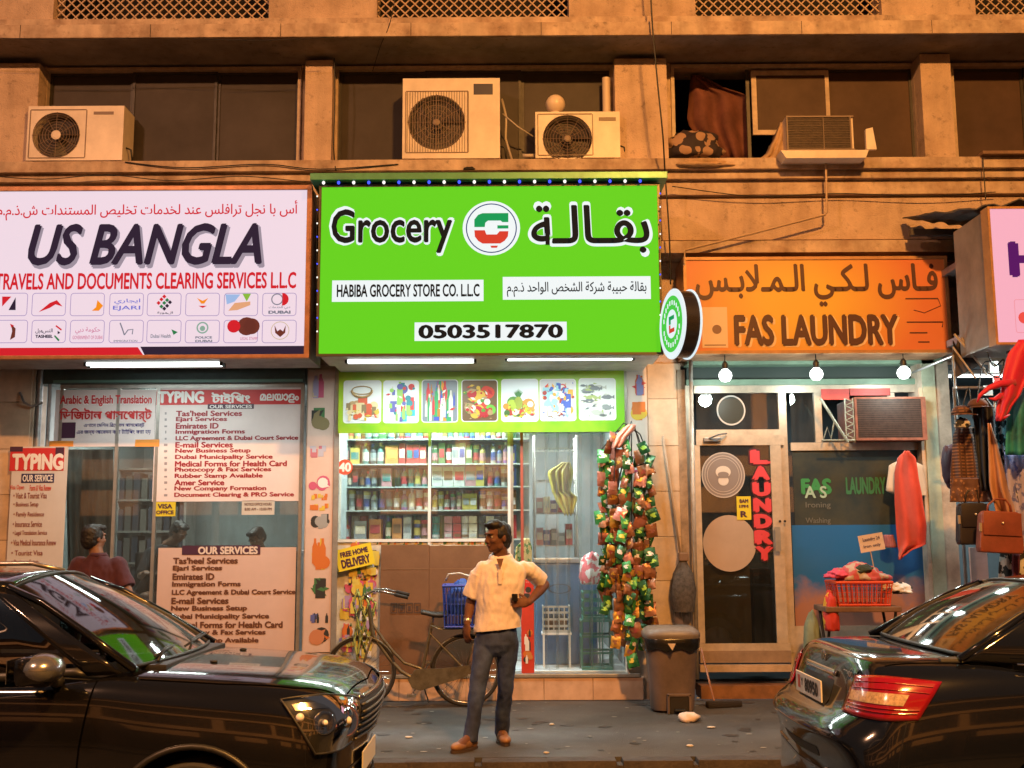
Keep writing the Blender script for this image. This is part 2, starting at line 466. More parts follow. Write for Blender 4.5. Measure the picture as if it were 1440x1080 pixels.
# parapet of the floor above: wall pieces between the lattice screens
zt0, zt1 = zat(29, 10.35), zat(-90, 10.35)
xs_open = [(75,378),(530,800),(978,1240),(1372,1660),(-330,-60)]
ox = sorted([(U(a,14,10.35).x, U(b,14,10.35).x) for a, b in xs_open])
cur = -9.5
for a, b in ox+[(9.5,9.5)]:
    if a > cur: box('wall', M_WALL, bld, cur, a, 10.35, 10.62, zt0, zt1)
    cur = b
box('wall', M_WALL2, bld, -9.5, 9.5, 10.3, 10.62, zt1, zt1+1.6)
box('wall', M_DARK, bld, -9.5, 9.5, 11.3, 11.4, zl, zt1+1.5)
for a, b in ox:
    mb = MB(); z0, z1 = zt0, zt1; pitch = .098; th = .012
    n = int((b-a+z1-z0)/pitch)+1
    for k in range(n):
        for sgn in (1,-1):
            s0 = k*pitch
            # diagonal bar clipped to the opening
            if sgn == 1:
                p = (a+s0, z0) if s0 <= b-a else (b, z0+s0-(b-a)); q = (a, z0+s0) if s0 <= z1-z0 else (a+s0-(z1-z0), z1)
            else:
                p = (b-s0, z0) if s0 <= b-a else (a, z0+s0-(b-a)); q = (b, z0+s0) if s0 <= z1-z0 else (b-s0+(z1-z0), z1)
            if abs(p[0]-q[0]) < .01: continue
            d = Vector((q[0]-p[0], 0, q[1]-p[1])).normalized(); u = Vector((-d.z,0,d.x))*th/2
            y0 = 10.42 if sgn == 1 else 10.435
            P = [Vector((p[0],y0,p[1])), Vector((q[0],y0,q[1]))]
            A = [P[0]-u, P[1]-u, P[1]+u, P[0]+u]
            B = [v+Vector((0,.012,0)) for v in A]
            for f in (A, B[::-1], [A[0],B[0],B[1],A[1]], [A[3],A[2],B[2],B[3]]): mb.face(f)
    g = mb.build('lattice_screen', mat('lattice_paint', (.50,.36,.26), .7), bld)
# ledge with lip, running along the whole front
zl1 = zat(31, YF)
box('ledge', M_WALL2, bld, -9.5, 9.5, YF, 11.0, zl, zl1, bev=.008)
box('ledge', M_WALL2, bld, -9.5, 9.5, YF+.1, 10.6, zl1, zt0)
box('soffit', M_SOFF, bld, -9.5, 9.5, YF+.03, 11.0, ZS, zl-.002)
for k in range(-7, 8):      # casting joints of the ledge and the sill
    box('joint', M_DARK, bld, k*1.27+.3, k*1.27+.305, YF-.002, YF+.02, zl+.004, zl1-.004)
# if the soffit would float, close the gap to the ledge
zsill = zat(232, 10.62)
# back wall of the window band, above / between the windows
WIN = [(65,425,[65,187,306,425]), (472,862,[472,598,733,862]), (943,1288,[943,1055,1163,1288]), (1335,1700,[1335,1440,1570,1700]), (-330,-20,[-330,-180,-20])]
WY = 10.88
bands = []
cur = -9.5
for a, b, c in sorted(WIN):
    xa, xb = U(a,165,WY).x, U(b,165,WY).x
    bands.append((cur, xa)); cur = xb
bands.append((cur, 9.5))
for a, b in bands: box('wall', M_WALL2, bld, a, b, WY-.06, WY+.3, zsill-.1, ZS)
ztop = zat(97, WY)
box('wall', M_WALL2, bld, -9.5, 9.5, WY-.02, WY+.3, ztop, ZS)
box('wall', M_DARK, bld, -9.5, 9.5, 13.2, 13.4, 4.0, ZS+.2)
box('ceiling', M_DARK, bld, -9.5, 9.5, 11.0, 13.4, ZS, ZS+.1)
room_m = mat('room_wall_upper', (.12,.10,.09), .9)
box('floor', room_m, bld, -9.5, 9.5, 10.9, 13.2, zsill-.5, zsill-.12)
for i, (a, b, c) in enumerate(WIN):
    xa, xb = U(a,165,WY).x, U(b,165,WY).x
    f = .035
    mb = MB().box(xa,xb,WY-.09,WY+.02,ztop-f,ztop).box(xa,xa+f,WY-.09,WY+.02,zsill-.02,ztop-f).box(xb-f,xb,WY-.09,WY+.02,zsill-.02,ztop-f).box(xa+f,xb-f,WY-.08,WY+.02,zsill-.02,zsill+.03)
    wn = mb.build('window', M_FRM, bld)
    xc = [U(q,165,WY).x for q in c]
    for k in range(len(c)-1):
        p, q = xc[k], xc[k+1]
        if k == 0: p += f
        if k == len(c)-2: q -= f
        fy = WY-.03 if k % 2 else WY-.005
        if i == 2 and k == 0: continue          # the open sash shows clothes inside
        fm = M_FRMD
        if i == 2 and k == 1: continue
        mb = MB(); w_ = .028
        mb.box(p,p+w_,fy-.02,fy+.01,zsill+.03,ztop-f).box(q-w_,q,fy-.02,fy+.01,zsill+.03,ztop-f).box(p+w_,q-w_,fy-.018,fy+.01,ztop-f-w_,ztop-f).box(p+w_,q-w_,fy-.018,fy+.01,zsill+.03,zsill+.03+w_)
        mb.build('sash', fm, wn)
        pm = M_TINT2 if i in (2,3) else M_TINT
        MB().box(p+w_,q-w_,fy-.006,fy,zsill+.03+w_,ztop-f-w_).build('pane', pm, wn)
    if i == 2:
        # slid-open sash in beige aluminium with its own pane, smaller than the opening
        p, q, z0, z1 = R(1057,100,1166,190,WY-.05)
        w_ = .05
        mb = MB().box(p,p+w_,WY-.07,WY-.04,z0,z1).box(q-w_*.8,q,WY-.07,WY-.04,z0-.16,z1).box(p+w_,q-w_*.8,WY-.068,WY-.04,z1-w_,z1).box(p+w_,q-w_*.8,WY-.068,WY-.04,z0,z0+w_)
        mb.build('sash', M_FRM, wn)
        MB().box(p+w_,q-w_*.8,WY-.058,WY-.05,z0+w_,z1-w_).build('pane', M_TINT2, wn)
        MB().box(p-.05,p-.015,WY-.03,WY,zsill+.03,ztop-f).build('mullion', M_FRMD, wn)
# pillars between the windows
for a, b, y0 in [(-40,52,85),(428,467,83),(865,939,83),(1298,1341,79),(-420,-352,85),(1720,1800,79)]:
    x0, x1 = U(a,160,10.6).x, U(b,160,10.6).x
    box('pillar', M_WALL, bld, x0, x1, 10.6, WY-.06, zsill-.02, zat(y0,10.6), bev=.006)
# sill and the mouldings below it, down to the shops
Z = {k: zat(k) for k in (232,244,255,275,279,337,341,358,520)}
Z[232] = zsill
for nm, a, b, y in [('sill',232,244,10.44),('moulding',244,255,10.50),('moulding',255,275,10.56),('wall',275,279,10.66),('wall',279,337,10.6),('wall',337,341,10.66),('moulding',341,358,10.52)]:
    box(nm, M_WALL if nm == 'wall' else M_WALL2, bld, -9.5, 9.5, y, 10.98, Z[b], Z[a]-.0005, bev=.004 if nm != 'wall' else 0)
box('wall', M_WALL, bld, -9.5, 9.5, 10.9, 11.1, zat(512,10.9), Z[358])
# pilasters between the shops
M_PIL = mat('pilaster_paint', (.58,.46,.36), .8, var=.4, vs=4, bump=.3, bs=30)
ZT = zat(512, 10.9)
def pil(a, b, Yf=10.86, m=M_PIL, z1=None):
    x0, x1 = U(a,750,Yf).x, U(b,750,Yf).x
    return box('pilaster', m, bld, x0, x1, Yf, 11.15, 0, z1 or ZT)
pil(-60, 38); pil(428, 473, 10.88); pil(880, 963, 10.88); pil(1303, 1347, 10.86)
# tiles on the pilaster by the laundry
M_TILE = mat('beige_wall_tile', (.60,.46,.34), .35, var=.25, vs=5)
M_TILE2 = mat('pale_wall_tile', (.66,.52,.40), .35, var=.25, vs=5)
tz = [zat(q,10.86) for q in (512,562,628,692,756,818,880,942,985)]
xa, xb = U(914,700,10.86).x, U(962,700,10.86).x
for i in range(len(tz)-1):
    box('tile', [M_TILE,M_TILE2][i%2], bld, xa+.003, xb-.003, 10.868, 10.882, max(tz[i+1],.0)+.003, tz[i]-.003, bev=.002)
# tiles on the pilaster to the left of the agency
xa, xb = U(-58,700,10.84).x, U(36,700,10.84).x
for i in range(len(tz)-1):
    for k in range(2):
        a = xa+(xb-xa)*k/2; b = xa+(xb-xa)*(k+1)/2
        box('tile', [M_TILE,M_TILE2][(i+k)%2], bld, a+.003, b-.003, 10.848, 10.862, max(tz[i+1],.0)+.003, tz[i]-.003, bev=.002)

# step in front of the grocery, faced with tiles
FL = zat(950, 10.84)
xa, xb = U(527,967,10.84).x, U(906,967,10.84).x
box('step', M_PIL, bld, xa, xb, 10.845, 11.2, 0, FL-.02)
box('step', M_PIL, bld, U(-60,967,10.84).x, U(430,967,10.84).x, 10.92, 11.2, 0, FL-.03)
box('step_nosing', mat('aluminium_strip', (.42,.40,.37), .4, .6, var=.2), bld, U(472,967,10.84).x, U(900,967,10.84).x, 10.82, 11.0, FL-.02, FL+.012, bev=.004)
M_RIS = mat('riser_tile', (.62,.42,.30), .3, var=.25, vs=6, col2=(.48,.31,.21))
jx = [U(q,967,10.83).x for q in (527,561,628,696,765,834,905)]
for a, b in zip(jx, jx[1:]):
    box('riser_tile', M_RIS, bld, a+.003, b-.003, 10.83, 10.845, .006, FL-.022, bev=.002)
box('step', mat('orange_step_paint', (.30,.13,.05), .7, var=.5, vs=6), bld, U(985,960,10.9).x, U(1345,960,10.9).x, 10.88, 11.2, 0, zat(966,10.88))

# rooms behind the shopfronts
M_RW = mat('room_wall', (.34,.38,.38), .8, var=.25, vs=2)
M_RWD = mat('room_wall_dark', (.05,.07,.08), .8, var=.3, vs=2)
M_FLT = mat('white_floor_tile', (.62,.64,.63), .25, var=.15, vs=4)
def room(a, b, depth, wm, fm, z0, cz=None):
    x0, x1 = U(a,750,10.98).x, U(b,750,10.98).x
    zc = cz or ZT
    box('interior_floor', fm, None, x0-.05, x1+.05, 11.2, depth, z0-.1, z0-.001, kind='structure')
    box('interior_wall', wm, None, x0-.12, x1+.12, depth, depth+.1, 0, zc, kind='structure')
    box('interior_wall', wm, None, x0-.12, x0-.02, 11.16, depth, 0, zc, kind='structure')
    box('interior_wall', wm, None, x1+.02, x1+.12, 11.16, depth, 0, zc, kind='structure')
    box('interior_ceiling', wm, None, x0-.12, x1+.12, 11.12, depth, zc+.002, zc+.1, kind='structure')
    return x0, x1
room(38, 428, 14.4, M_RW, M_FLT, FL-.03)
gx0, gx1 = room(473, 880, 14.2, M_RW, M_FLT, FL)
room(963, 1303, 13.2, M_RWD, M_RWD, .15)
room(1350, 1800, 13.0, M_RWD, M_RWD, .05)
# tile joints on the shop floor
mb = MB()
for k in range(9): mb.box(gx0+k*.42, gx0+k*.42+.006, 11.2, 14.2, FL-.001, FL+.001)
for k in range(8): mb.box(gx0, gx1, 11.3+k*.42, 11.306+k*.42, FL-.001, FL+.0015)
mb.build('floor_joints', mat('grout',(.2,.2,.2),.8), None, kind='structure')
def ceiling_batten(x, y, z, label, power, length=1.2, col=(.9,1,.98)):
    t = thing('ceiling_light', label, 'tube light', (x,y,z), 'battens on the ceilings inside the shops')
    MB().box(x-length/2,x+length/2,y-.03,y+.03,z-.04,z).build('housing', mat('white_metal',(.75,.75,.73),.4), t)
    MB().cyl((x-length/2,y,z-.06),(x+length/2,y,z-.06),.014,seg=8).build('tube', em('tube_glow',(.92,1.0,.97),TUBE_K), t, smooth=True)
    l = bpy.data.lights.new('ceiling_tube', 'AREA'); l.shape='RECTANGLE'; l.size=length; l.size_y=.1; l.energy=power; l.color=col
    o = bpy.data.objects.new('ceiling_tube', l); COL.objects.link(o); o.parent=t; o.location=(0,0,-.09)
ceiling_batten(-1.0, 11.35, ZT, 'ceiling batten inside the grocery, nearest the left window', 115)
ceiling_batten(-.6, 11.62, ZT, 'added ceiling batten brightening the goods, right above the grocery shelf fronts', 45)  # unseen second batten, added to brighten the shelved goods
ceiling_batten(.35, 12.3, ZT, 'ceiling batten inside the grocery above the doorway', 80)
ceiling_batten(-3.6, 12.3, ZT, 'ceiling batten inside the travel agency', 110, col=(1,.95,.9))
ceiling_batten(3.0, 12.2, ZT, 'ceiling batten inside the laundry', 16)
ceiling_batten(5.2, 11.5, ZT, 'ceiling batten inside the clothes shop', 140)

# opposite side of the street: what the cars and panes mirror
M_OPP = mat('opposite_wall', (.07,.05,.04), .9, var=.3, vs=1.2)
M_OPL = mat('opposite_ledge', (.70,.50,.32), .9, var=.2, vs=1.2)
opp = thing('opposite_building', 'plain apartment block across the street, behind the photographer', 'building', (0,-9,0))
box('wall', M_OPP, opp, -22, 22, -11, -9.2, 0, 11)
for lev in range(3):
    box('ledge', M_OPL, opp, -22, 22, -9.2, -8.7, 3.2+lev*3, 3.75+lev*3)
    for k in range(-7, 8):
        MB().box(k*2.8-.8, k*2.8+.8, -9.2, -9.14, .3 if lev == 0 else 1.2+lev*3, 2.7+lev*3).build('window', M_TINT, opp)
for k in range(-8, 8):
    box('pilaster', M_OPL, opp, k*2.8+1.2, k*2.8+1.6, -9.2, -8.95, 3.76, 6.19)
    box('shop_fascia', M_OPL, opp, k*2.8+1.9, k*2.8+3.5, -9.12, -9.0, 2.2, 2.9)
    box('shutter', mat('dark_shutter',(.03,.028,.026),.5), opp, k*2.8+1.62, k*2.8+3.98, -9.2, -9.12, 0, 3.1)
# ------------------------------------------------------------ helpers for prints
def blobs(name, px, Y, parent, cols, n=14, seed=1, smin=.12, smax=.3, tall=1.0, kinds=('disc','box','bottle'), emk=0, bottom=False):
    """a printed product picture: overlapping flat shapes in a few inks"""
    rnd = random.Random(seed); x0, x1, z0, z1 = R(*px, Y)
    wdt, h = x1-x0, z1-z0; sm = min(wdt, h)
    for ci, c in enumerate(cols):
        mb = MB()
        for k in range(max(1, n//len(cols))):
            yy = Y-.0006*(1+ci+k*.37)-.0002*k
            r = sm*rnd.uniform(smin, smax)/2
            cx = rnd.uniform(x0+r*1.05, x1-r*1.05); cz = rnd.uniform(z0+r*1.05, max(z0+r*1.1, z1-r*1.1*tall))
            if bottom: cz = z0+r*tall+(cz-z0)*.35
            kd = rnd.choice(kinds)
            if kd == 'disc': disc(mb, (cx,cz), r, yy, 12)
            elif kd == 'box':
                t = min(r*tall, (h/2)*.95); cz2 = min(max(cz, z0+t), z1-t)
                mb.face([(cx-r*.7,yy,cz2-t),(cx+r*.7,yy,cz2-t),(cx+r*.7,yy,cz2+t),(cx-r*.7,yy,cz2+t)])
            elif kd == 'fish':
                P = [(cx-r*1.3,cz),(cx-r*.7,cz+r*.45),(cx+r*.2,cz+r*.5),(cx+r*.8,cz+r*.15),(cx+r*1.2,cz+r*.5),(cx+r*1.2,cz-r*.3),(cx+r*.8,cz-r*.05),(cx+r*.2,cz-r*.35),(cx-r*.7,cz-r*.3)]
                P = [(min(max(p[0],x0),x1), p[1]) for p in P]
                mb.face([(p[0],yy,p[1]) for p in P])
            elif kd == 'leaf':
                a = rnd.uniform(0,6.28); u = Vector((math.cos(a),0,math.sin(a)))*r; v = Vector((-u.z,0,u.x))*.4
                c0 = Vector((cx,yy,cz)); mb.face([c0-u, c0+v, c0+u, c0-v])
            else:
                b = r*.45; t = min(r*1.5*tall, h*.48); cz2 = min(max(cz, z0+t), z1-t)
                mb.face([(cx-b,yy,cz2-t),(cx+b,yy,cz2-t),(cx+b,yy,cz2+t*.35),(cx+b*.4,yy,cz2+t*.7),(cx+b*.4,yy,cz2+t),(cx-b*.4,yy,cz2+t),(cx-b*.4,yy,cz2+t*.7),(cx-b,yy,cz2+t*.35)])
        nm = 'ink_%02x%02x%02x%s' % tuple([int(255*min(1,q)) for q in c]+[('e%d' % int(emk*10)) if emk else ''])
        mb.build(name, em(nm, c, emk) if emk else mat(nm, c, .5), parent)

# ------------------------------------------------------------ US BANGLA sign (backlit)
YS = 9.9
K1 = SIGN_K
t = thing('shop_sign', 'wide white backlit travel agency sign with US BANGLA in black italics', 'sign', U(190,500,YS))
FRM = mat('sign_frame', (.45,.22,.12), .45, .5, var=.3, vs=10)
x0, x1, z0, z1 = R(-75,262,437,505,YS)
box('sign_box', mat('sign_back', (.30,.28,.27), .6, var=.3), t, x0+.01, x1-.01, YS+.02, 10.55, z0+.01, z1-.01)
f = .045
mb = MB().box(x0,x1,YS-.02,YS+.05,z1-f,z1,bev=.005).box(x0,x1,YS-.02,YS+.05,z0,z0+f*.8,bev=.005).box(x1-f,x1,YS-.018,YS+.05,z0+f*.8,z1-f).box(x0,x0+f,YS-.018,YS+.05,z0+f*.8,z1-f)
mb.build('sign_frame', FRM, t)
box('panel', em('agency_white', s(228,212,226), K1), t, x0+f, x1-f, YS, YS+.02, z0+f*.8, z1-f)
RED = em('agency_red', s(205,34,44), .95*K1); INK = em('agency_ink', s(50,38,58), K1*.8)
a, b, c, d = R(-75,489,203,502,YS)
MB().face([(a,YS-.004,c),(b,YS-.004,c),(b-.06,YS-.004,d),(a,YS-.004,d)]).build('stripe', RED, t)
a, b, c, d = R(205,487,431,501,YS)
MB().face([(a,YS-.005,c),(b,YS-.005,c),(b,YS-.005,d),(a-.05,YS-.005,d)]).build('stripe', INK, t)
letters([('US BANGLA', (45,319,371,376), dict(shear=.28, bold=.03))], YS-.004, em('agency_grey', s(150,140,155), K1), t, 'letter_shadow')
letters([('US BANGLA', (42,316,367,371), dict(shear=.28, bold=.03))], YS-.009, INK, t)
letters([(arab('أس با نجل ترافلس عند لخدمات تخليص المستندات ش.ذ.م.م'), (-4,283,418,309), dict(bold=.012)),
         ('TRAVELS AND DOCUMENTS CLEARING SERVICES L.L.C', (-6,384,416,406), dict(bold=.03))], YS-.006, RED, t)
cc = [15,69,123,178,231,285,339,393]
ln = MB()
for k, cx in enumerate(cc):
    for r_, cy in enumerate((428,466)):
        a, b, c, d = R(cx-24+(0 if r_==0 else -.5),cy-16,cx+24,cy+16.5,YS)
        rrect(ln, a, b, c, d, YS-.004, .03, .006)
ln.build('icon_outline', em('agency_line', s(160,140,185), K1), t)
cG, cO, cGr, cBr, cBl = (em('agency_'+n, s(*v), K1) for n, v in dict(green=(40,120,70), orange=(235,140,30), gray=(120,120,135), brown=(105,50,40), blue=(110,110,200)).items())
def tri(m, pts, nm='icon'):
    MB().face([tuple(U(p[0],p[1],YS-.006)) for p in pts]).build(nm, m, t)
tri(RED, [(3,417),(16,417),(3,431)]); tri(INK, [(22,418),(22,436),(12,436)])
tri(RED, [(54,439),(70,426),(80,422),(88,431),(78,428),(70,433)])
tri(cO, [(137,422),(145,430),(139,437),(129,437),(135,432)])
letters([('EJARI', (159,430,197,437)), (arab('ايجاري'), (161,420,197,428)), ], YS-.006, cBl, t)
for ix, (m_, dx, dy) in enumerate([(RED,-4,-4),(RED,-8,1),(cG,0,1),(INK,4,5),(cG,-4,6),(INK,8,0),(RED,0,-8),(cG,4,-3),(INK,0,9)]):
    tri(m_, [(231+dx,425+dy-3),(231+dx+3,425+dy),(231+dx,425+dy+3),(231+dx-3,425+dy)])
letters([(arab('الهوية').replace('ه','\uFEEC'), (221,438,243,442))], YS-.006, INK, t)
tri(cO, [(277,419),(285,423),(293,419),(287,427),(283,427)]); tri(RED, [(279,430),(291,430),(285,433)])
tri(em('agency_sky', s(150,180,225), K1), [(317,414),(338,414),(330,424),(319,428)]); tri(em('agency_leaf', s(130,180,60), K1), [(341,413),(353,413),(347,424)])
tri(em('agency_hand', s(215,160,120), K1), [(321,437),(330,426),(352,424),(352,429),(334,436)])
mb = MB(); disc(mb, (U(397,421,YS).x, U(397,421,YS).z), .06, YS-.006, 16, a0=-90, a1=90); mb.build('icon', RED, t)
mb = MB(); disc(mb, (U(390,421,YS).x, U(390,421,YS).z), .055, YS-.006, 16, r_in=.045); mb.build('icon', cGr, t)
letters([(arab('دبي للخدمات'), (378,430,408,435)), ('DUBAI', (378,437,408,441), dict(bold=.06))], YS-.006, cGr, t)
tri(cBr, [(16,456),(22,462),(21,474),(14,478),(17,466)]); tri(RED, [(14,455),(20,458),(16,461)])
letters([(arab('التسهيل').replace('ه','\uFEEC'), (50,462,74,469)), ('TASHEEL', (50,471,74,475), dict(bold=.06))], YS-.006, INK, t)
tri(RED, [(79,457),(87,463),(86,465),(78,459)]); tri(cG, [(77,471),(84,478),(82,480),(76,473)]); tri(INK, [(81,465),(85,468),(81,470)])
letters([(arab('حكومة دبي'), (106,460,141,470)), ('GOVERNMENT OF DUBAI', (102,472,144,477))], YS-.006, em('agency_pink', s(200,120,150), K1), t)
mb = MB(); mb.tube([U(169,454,YS-.006),U(172,462,YS-.006),U(175,471,YS-.006)], .006, 5); mb.tube([U(175,471,YS-.006),U(180,464,YS-.006),U(187,463,YS-.006),U(186,470,YS-.006)], .005, 5); mb.build('icon', cGr, t)
letters([('IMMIGRATION', (160,478,193,481))], YS-.006, cGr, t)
letters([('Dubai Health', (212,470,240,475), dict(bold=.02))], YS-.006, cGr, t); tri(cG, [(241,463),(250,467),(244,471)])
mb = MB(); disc(mb, (U(285,461,YS).x, U(285,461,YS).z), .055, YS-.006, 18, r_in=.042); disc(mb, (U(285,462,YS).x, U(285,462,YS).z), .025, YS-.006, 10); mb.build('icon', em('agency_sage', s(130,165,150), K1), t)
letters([('POLICE', (275,473,298,476), dict(bold=.05)), ('DUBAI', (275,478,298,481), dict(bold=.05))], YS-.006, cGr, t)
for cx, r_, m_ in ((329,.06,RED),(347,.085,cBr),(354,.075,cBr)):
    mb = MB(); disc(mb, (U(cx,458,YS).x, U(cx,462,YS).z+.02), r_, YS-.006-(.001 if cx<340 else .0), 16); mb.build('icon', m_, t)
letters([('LEGAL STAMP', (338,474,362,478))], YS-.006, em('agency_pink', s(200,120,150), K1), t)
tri(cBr, [(386,457),(390,466),(394,463),(398,466),(402,457),(401,468),(394,474),(387,468)])
mb = MB(); disc(mb, (U(394,465,YS).x, U(394,465,YS).z), .085, YS-.006, 20, r_in=.078); mb.build('icon', em('agency_gold', s(200,180,150), K1), t)

# ------------------------------------------------------------ green grocery sign (backlit)
YG = 9.75
t = thing('shop_sign', 'bright green backlit Grocery sign with a round white logo in its centre', 'sign', U(690,500,YG))
x0, x1, z0, z1 = R(447,259,930,500,YG)
GREEN = em('grocery_green', s(98,204,34), K1*1.0)
mb = MB().box(x0,x1,YG+.03,10.5,z0+.03,z1); mb.box(x0+.06,x1-.06,YG+.04,10.86,z0+.015,z0+.03); mb.build('sign_box', mat('sign_underside', (.62,.62,.58), .5, var=.25, vs=4), t)
box('panel', GREEN, t, x0+.02, x1-.02, YG, YG+.028, z0+.02, z1-.02)
f = .022
mb = MB().box(x0,x1,YG-.012,YG+.04,z1-f,z1).box(x0,x1,YG-.012,YG+.04,z0,z0+f).box(x0,x0+f,YG-.01,YG+.04,z0+f,z1-f).box(x1-f,x1,YG-.01,YG+.04,z0+f,z1-f)
mb.build('sign_frame', mat('sign_frame_dark', (.10,.09,.05), .4, .6), t)
WHT = em('grocery_white', s(226,240,245), K1); GBL = em('grocery_black', s(30,28,26), .8)
letters([('Grocery', (465,293,637,357), dict(bold=.02, bold2=.05)), (arab('بقـالـ'), (775,286,915,359), dict(bold=.014, bold2=.034)), (chr(0xFE94), (745,286,787,349), dict(bold=.014, bold2=.034))], YG-.003, WHT, t, 'letter_outline')
letters([('Grocery', (467,295,635,355), dict(bold=.022)), (arab('بقـالـ'), (777,289,912,355), dict(bold=.016)), (chr(0xFE94), (748,290,784,346), dict(bold=.016))], YG-.012, GBL, t)
pbox('lettering_stroke', GBL, t, (767,309,773,344), YG-.016, YG-.0045)
c = U(691,321,YG)
mb = MB(); disc(mb, (c.x,c.z), .262, YG-.004, 40, .255); mb.build('logo_disc', WHT, t)
mb = MB(); disc(mb, (c.x,c.z), .232, YG-.006, 40, r_in=.222); mb.build('logo_ring', em('logo_blue', s(40,60,110), K1), t)
LG = em('logo_green', s(20,150,85), K1); LR = em('logo_red', s(205,62,45), K1)
def lg(pts, m, nm='logo_mark'):
    MB().face([(c.x+p[0],YG-.008,c.z+p[1]) for p in pts]).build(nm, m, t)
lg([(-.155,.01),(-.155,.08),(-.12,.125),(-.08,.14),(.155,.14),(.155,.055),(.10,.055),(.085,.07),(-.03,.07),(-.055,.05),(-.06,.01)], LG)
lg([(.055,-.005),(.155,-.005),(.155,.025),(.055,.025)], LG)
lg([(-.155,-.02),(-.06,-.02),(-.045,-.06),(.05,-.06),(.075,-.03),(.155,-.03),(.15,-.08),(.12,-.12),(.08,-.145),(-.08,-.145),(-.12,-.12),(-.15,-.08)], LR)
lg([(-.01,-.165),(.06,-.165),(.05,-.185),(0,-.185)], LR)
for r_ in ((467,394,680,424),(707,389,915,421),(583,453,797,479)):
    a,b,cc_,d = R(*r_, YG); box('name_plate', WHT, t, a, b, YG-.004, YG-.001, cc_, d)
letters([('HABIBA GROCERY STORE CO. L.L.C', (474,400,674,417), dict(bold=.03)), (arab('بقالة حبيبة شركة الشخص الواحد ذ.م.م'), (713,396,909,417), dict(bold=.014)),
         ('0503517870', (590,457,790,475), dict(bold=.045))], YG-.006, GBL, t)
# light strip canopy on top of the sign and its fairy lights
x0c, x1c, z0c, z1c = R(437,244,938,258,YG-.05)
t2 = thing('light_canopy', 'thin metal canopy strip on top of the green grocery sign', 'canopy', ((x0c+x1c)/2, YG, z0c))
MB().box(x0c,x1c,YG-.09,YG+.5,z0c+.03,z1c,bev=.004).build('hood', mat('canopy_painted_glow', (.10,.34,.17), .35, .2, var=.3), t2)  # green light of the sign painted into the metal's colour
t3 = thing('fairy_lights', 'string of small blue and white bulbs round the green grocery sign', 'string lights', ((x0c+x1c)/2, YG-.06, z1c))
pts = []
for k in range(22): pts.append(U(455+k*21.2, 257-.12*k, YG-.07))
side = [U(446,276+k*19,YG-.06) for k in range(11)]; side2 = [U(928.5,272+k*19,YG-.06) for k in range(11)]
MB().tube([p+Vector((0,0,.014)) for p in pts], .003, 5).tube([p+Vector((-.006,0,0)) for p in side], .003, 5).tube([p+Vector((.006,0,0)) for p in side2], .003, 5).build('wire', M_BLK, t3)
BW = em('bulb_white', (1,.97,.9), 1.3); BB = em('bulb_blue', (.06,.09,1), 1.6)
bm_ = None
for k, p in enumerate(pts+side+side2):
    r_ = .0145 if k < 22 else .0075
    MB().sphere(p, r_, 8, 6, (1,1,1.15)).build('bulb', BW if k % 2 == 0 else BB, t3, smooth=True)

# ------------------------------------------------------------ FAS LAUNDRY sign
YL = 10.4
t = thing('shop_sign', 'faded orange laundry sign reading FAS LAUNDRY in dark brown', 'sign', U(1150,497,YL))
x0, x1, z0, z1 = R(962,361,1335,497,YL)
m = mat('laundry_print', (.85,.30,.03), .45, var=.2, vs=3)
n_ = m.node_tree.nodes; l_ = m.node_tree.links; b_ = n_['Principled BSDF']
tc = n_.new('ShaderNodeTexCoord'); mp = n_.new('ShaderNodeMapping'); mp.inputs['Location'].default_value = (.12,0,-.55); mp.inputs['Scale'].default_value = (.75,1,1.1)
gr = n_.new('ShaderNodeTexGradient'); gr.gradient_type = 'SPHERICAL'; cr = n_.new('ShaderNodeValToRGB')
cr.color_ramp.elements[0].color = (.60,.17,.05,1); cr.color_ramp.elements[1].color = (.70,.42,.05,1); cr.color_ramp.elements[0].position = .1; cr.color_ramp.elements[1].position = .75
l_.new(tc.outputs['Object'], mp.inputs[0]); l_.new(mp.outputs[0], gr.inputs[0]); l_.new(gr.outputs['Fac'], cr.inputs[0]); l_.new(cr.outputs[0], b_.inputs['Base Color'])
l_.new(cr.outputs[0], b_.inputs['Emission Color']); b_.inputs['Emission Strength'].default_value = .06  # faint glow added to the print's own colours
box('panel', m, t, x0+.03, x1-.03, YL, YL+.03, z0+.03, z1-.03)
box('sign_box', FRM, t, x0, x1, YL+.03, 10.95, z0, z1)
f = .03
MB().box(x0,x1,YL-.012,YL+.03,z1-f,z1).box(x0,x1,YL-.012,YL+.03,z0,z0+f).box(x0,x0+f,YL-.01,YL+.03,z0+f,z1-f).box(x1-f,x1,YL-.01,YL+.03,z0+f,z1-f).build('sign_frame', mat('sign_frame_orange',(.5,.27,.12),.45,.2,var=.3), t)
BR = mat('laundry_ink', (.075,.022,.014), .5)
letters([(arab('فـاس لـكـي الـمـلابـس'), (979,372,1318,430), dict(bold=.03))], YL-.002, BR, t)
letters([('FAS LAUNDRY', (1037,446,1265,486), dict(bold=.05))], YL-.002, mat('laundry_pale',(.8,.6,.4),.5), t, 'letter_outline')
letters([('FAS LAUNDRY', (1034,444,1262,484), dict(bold=.05))], YL-.008, BR, t)
a,b,c_,d = R(987,432,1023,489,YL)
box('printed_picture', mat('print_cream',(.75,.55,.38),.5), t, a, b, YL-.003, YL-.001, c_, d)
mb = MB(); disc(mb, ((a+b)/2+.02,(c_+d)/2-.02), .045, YL-.004, 18); mb.box(a+.02,b-.02,YL-.004,YL-.0035,c_+.02,c_+.03); mb.build('printed_drum', mat('print_brown',(.22,.12,.08),.5), t)
mb = MB()
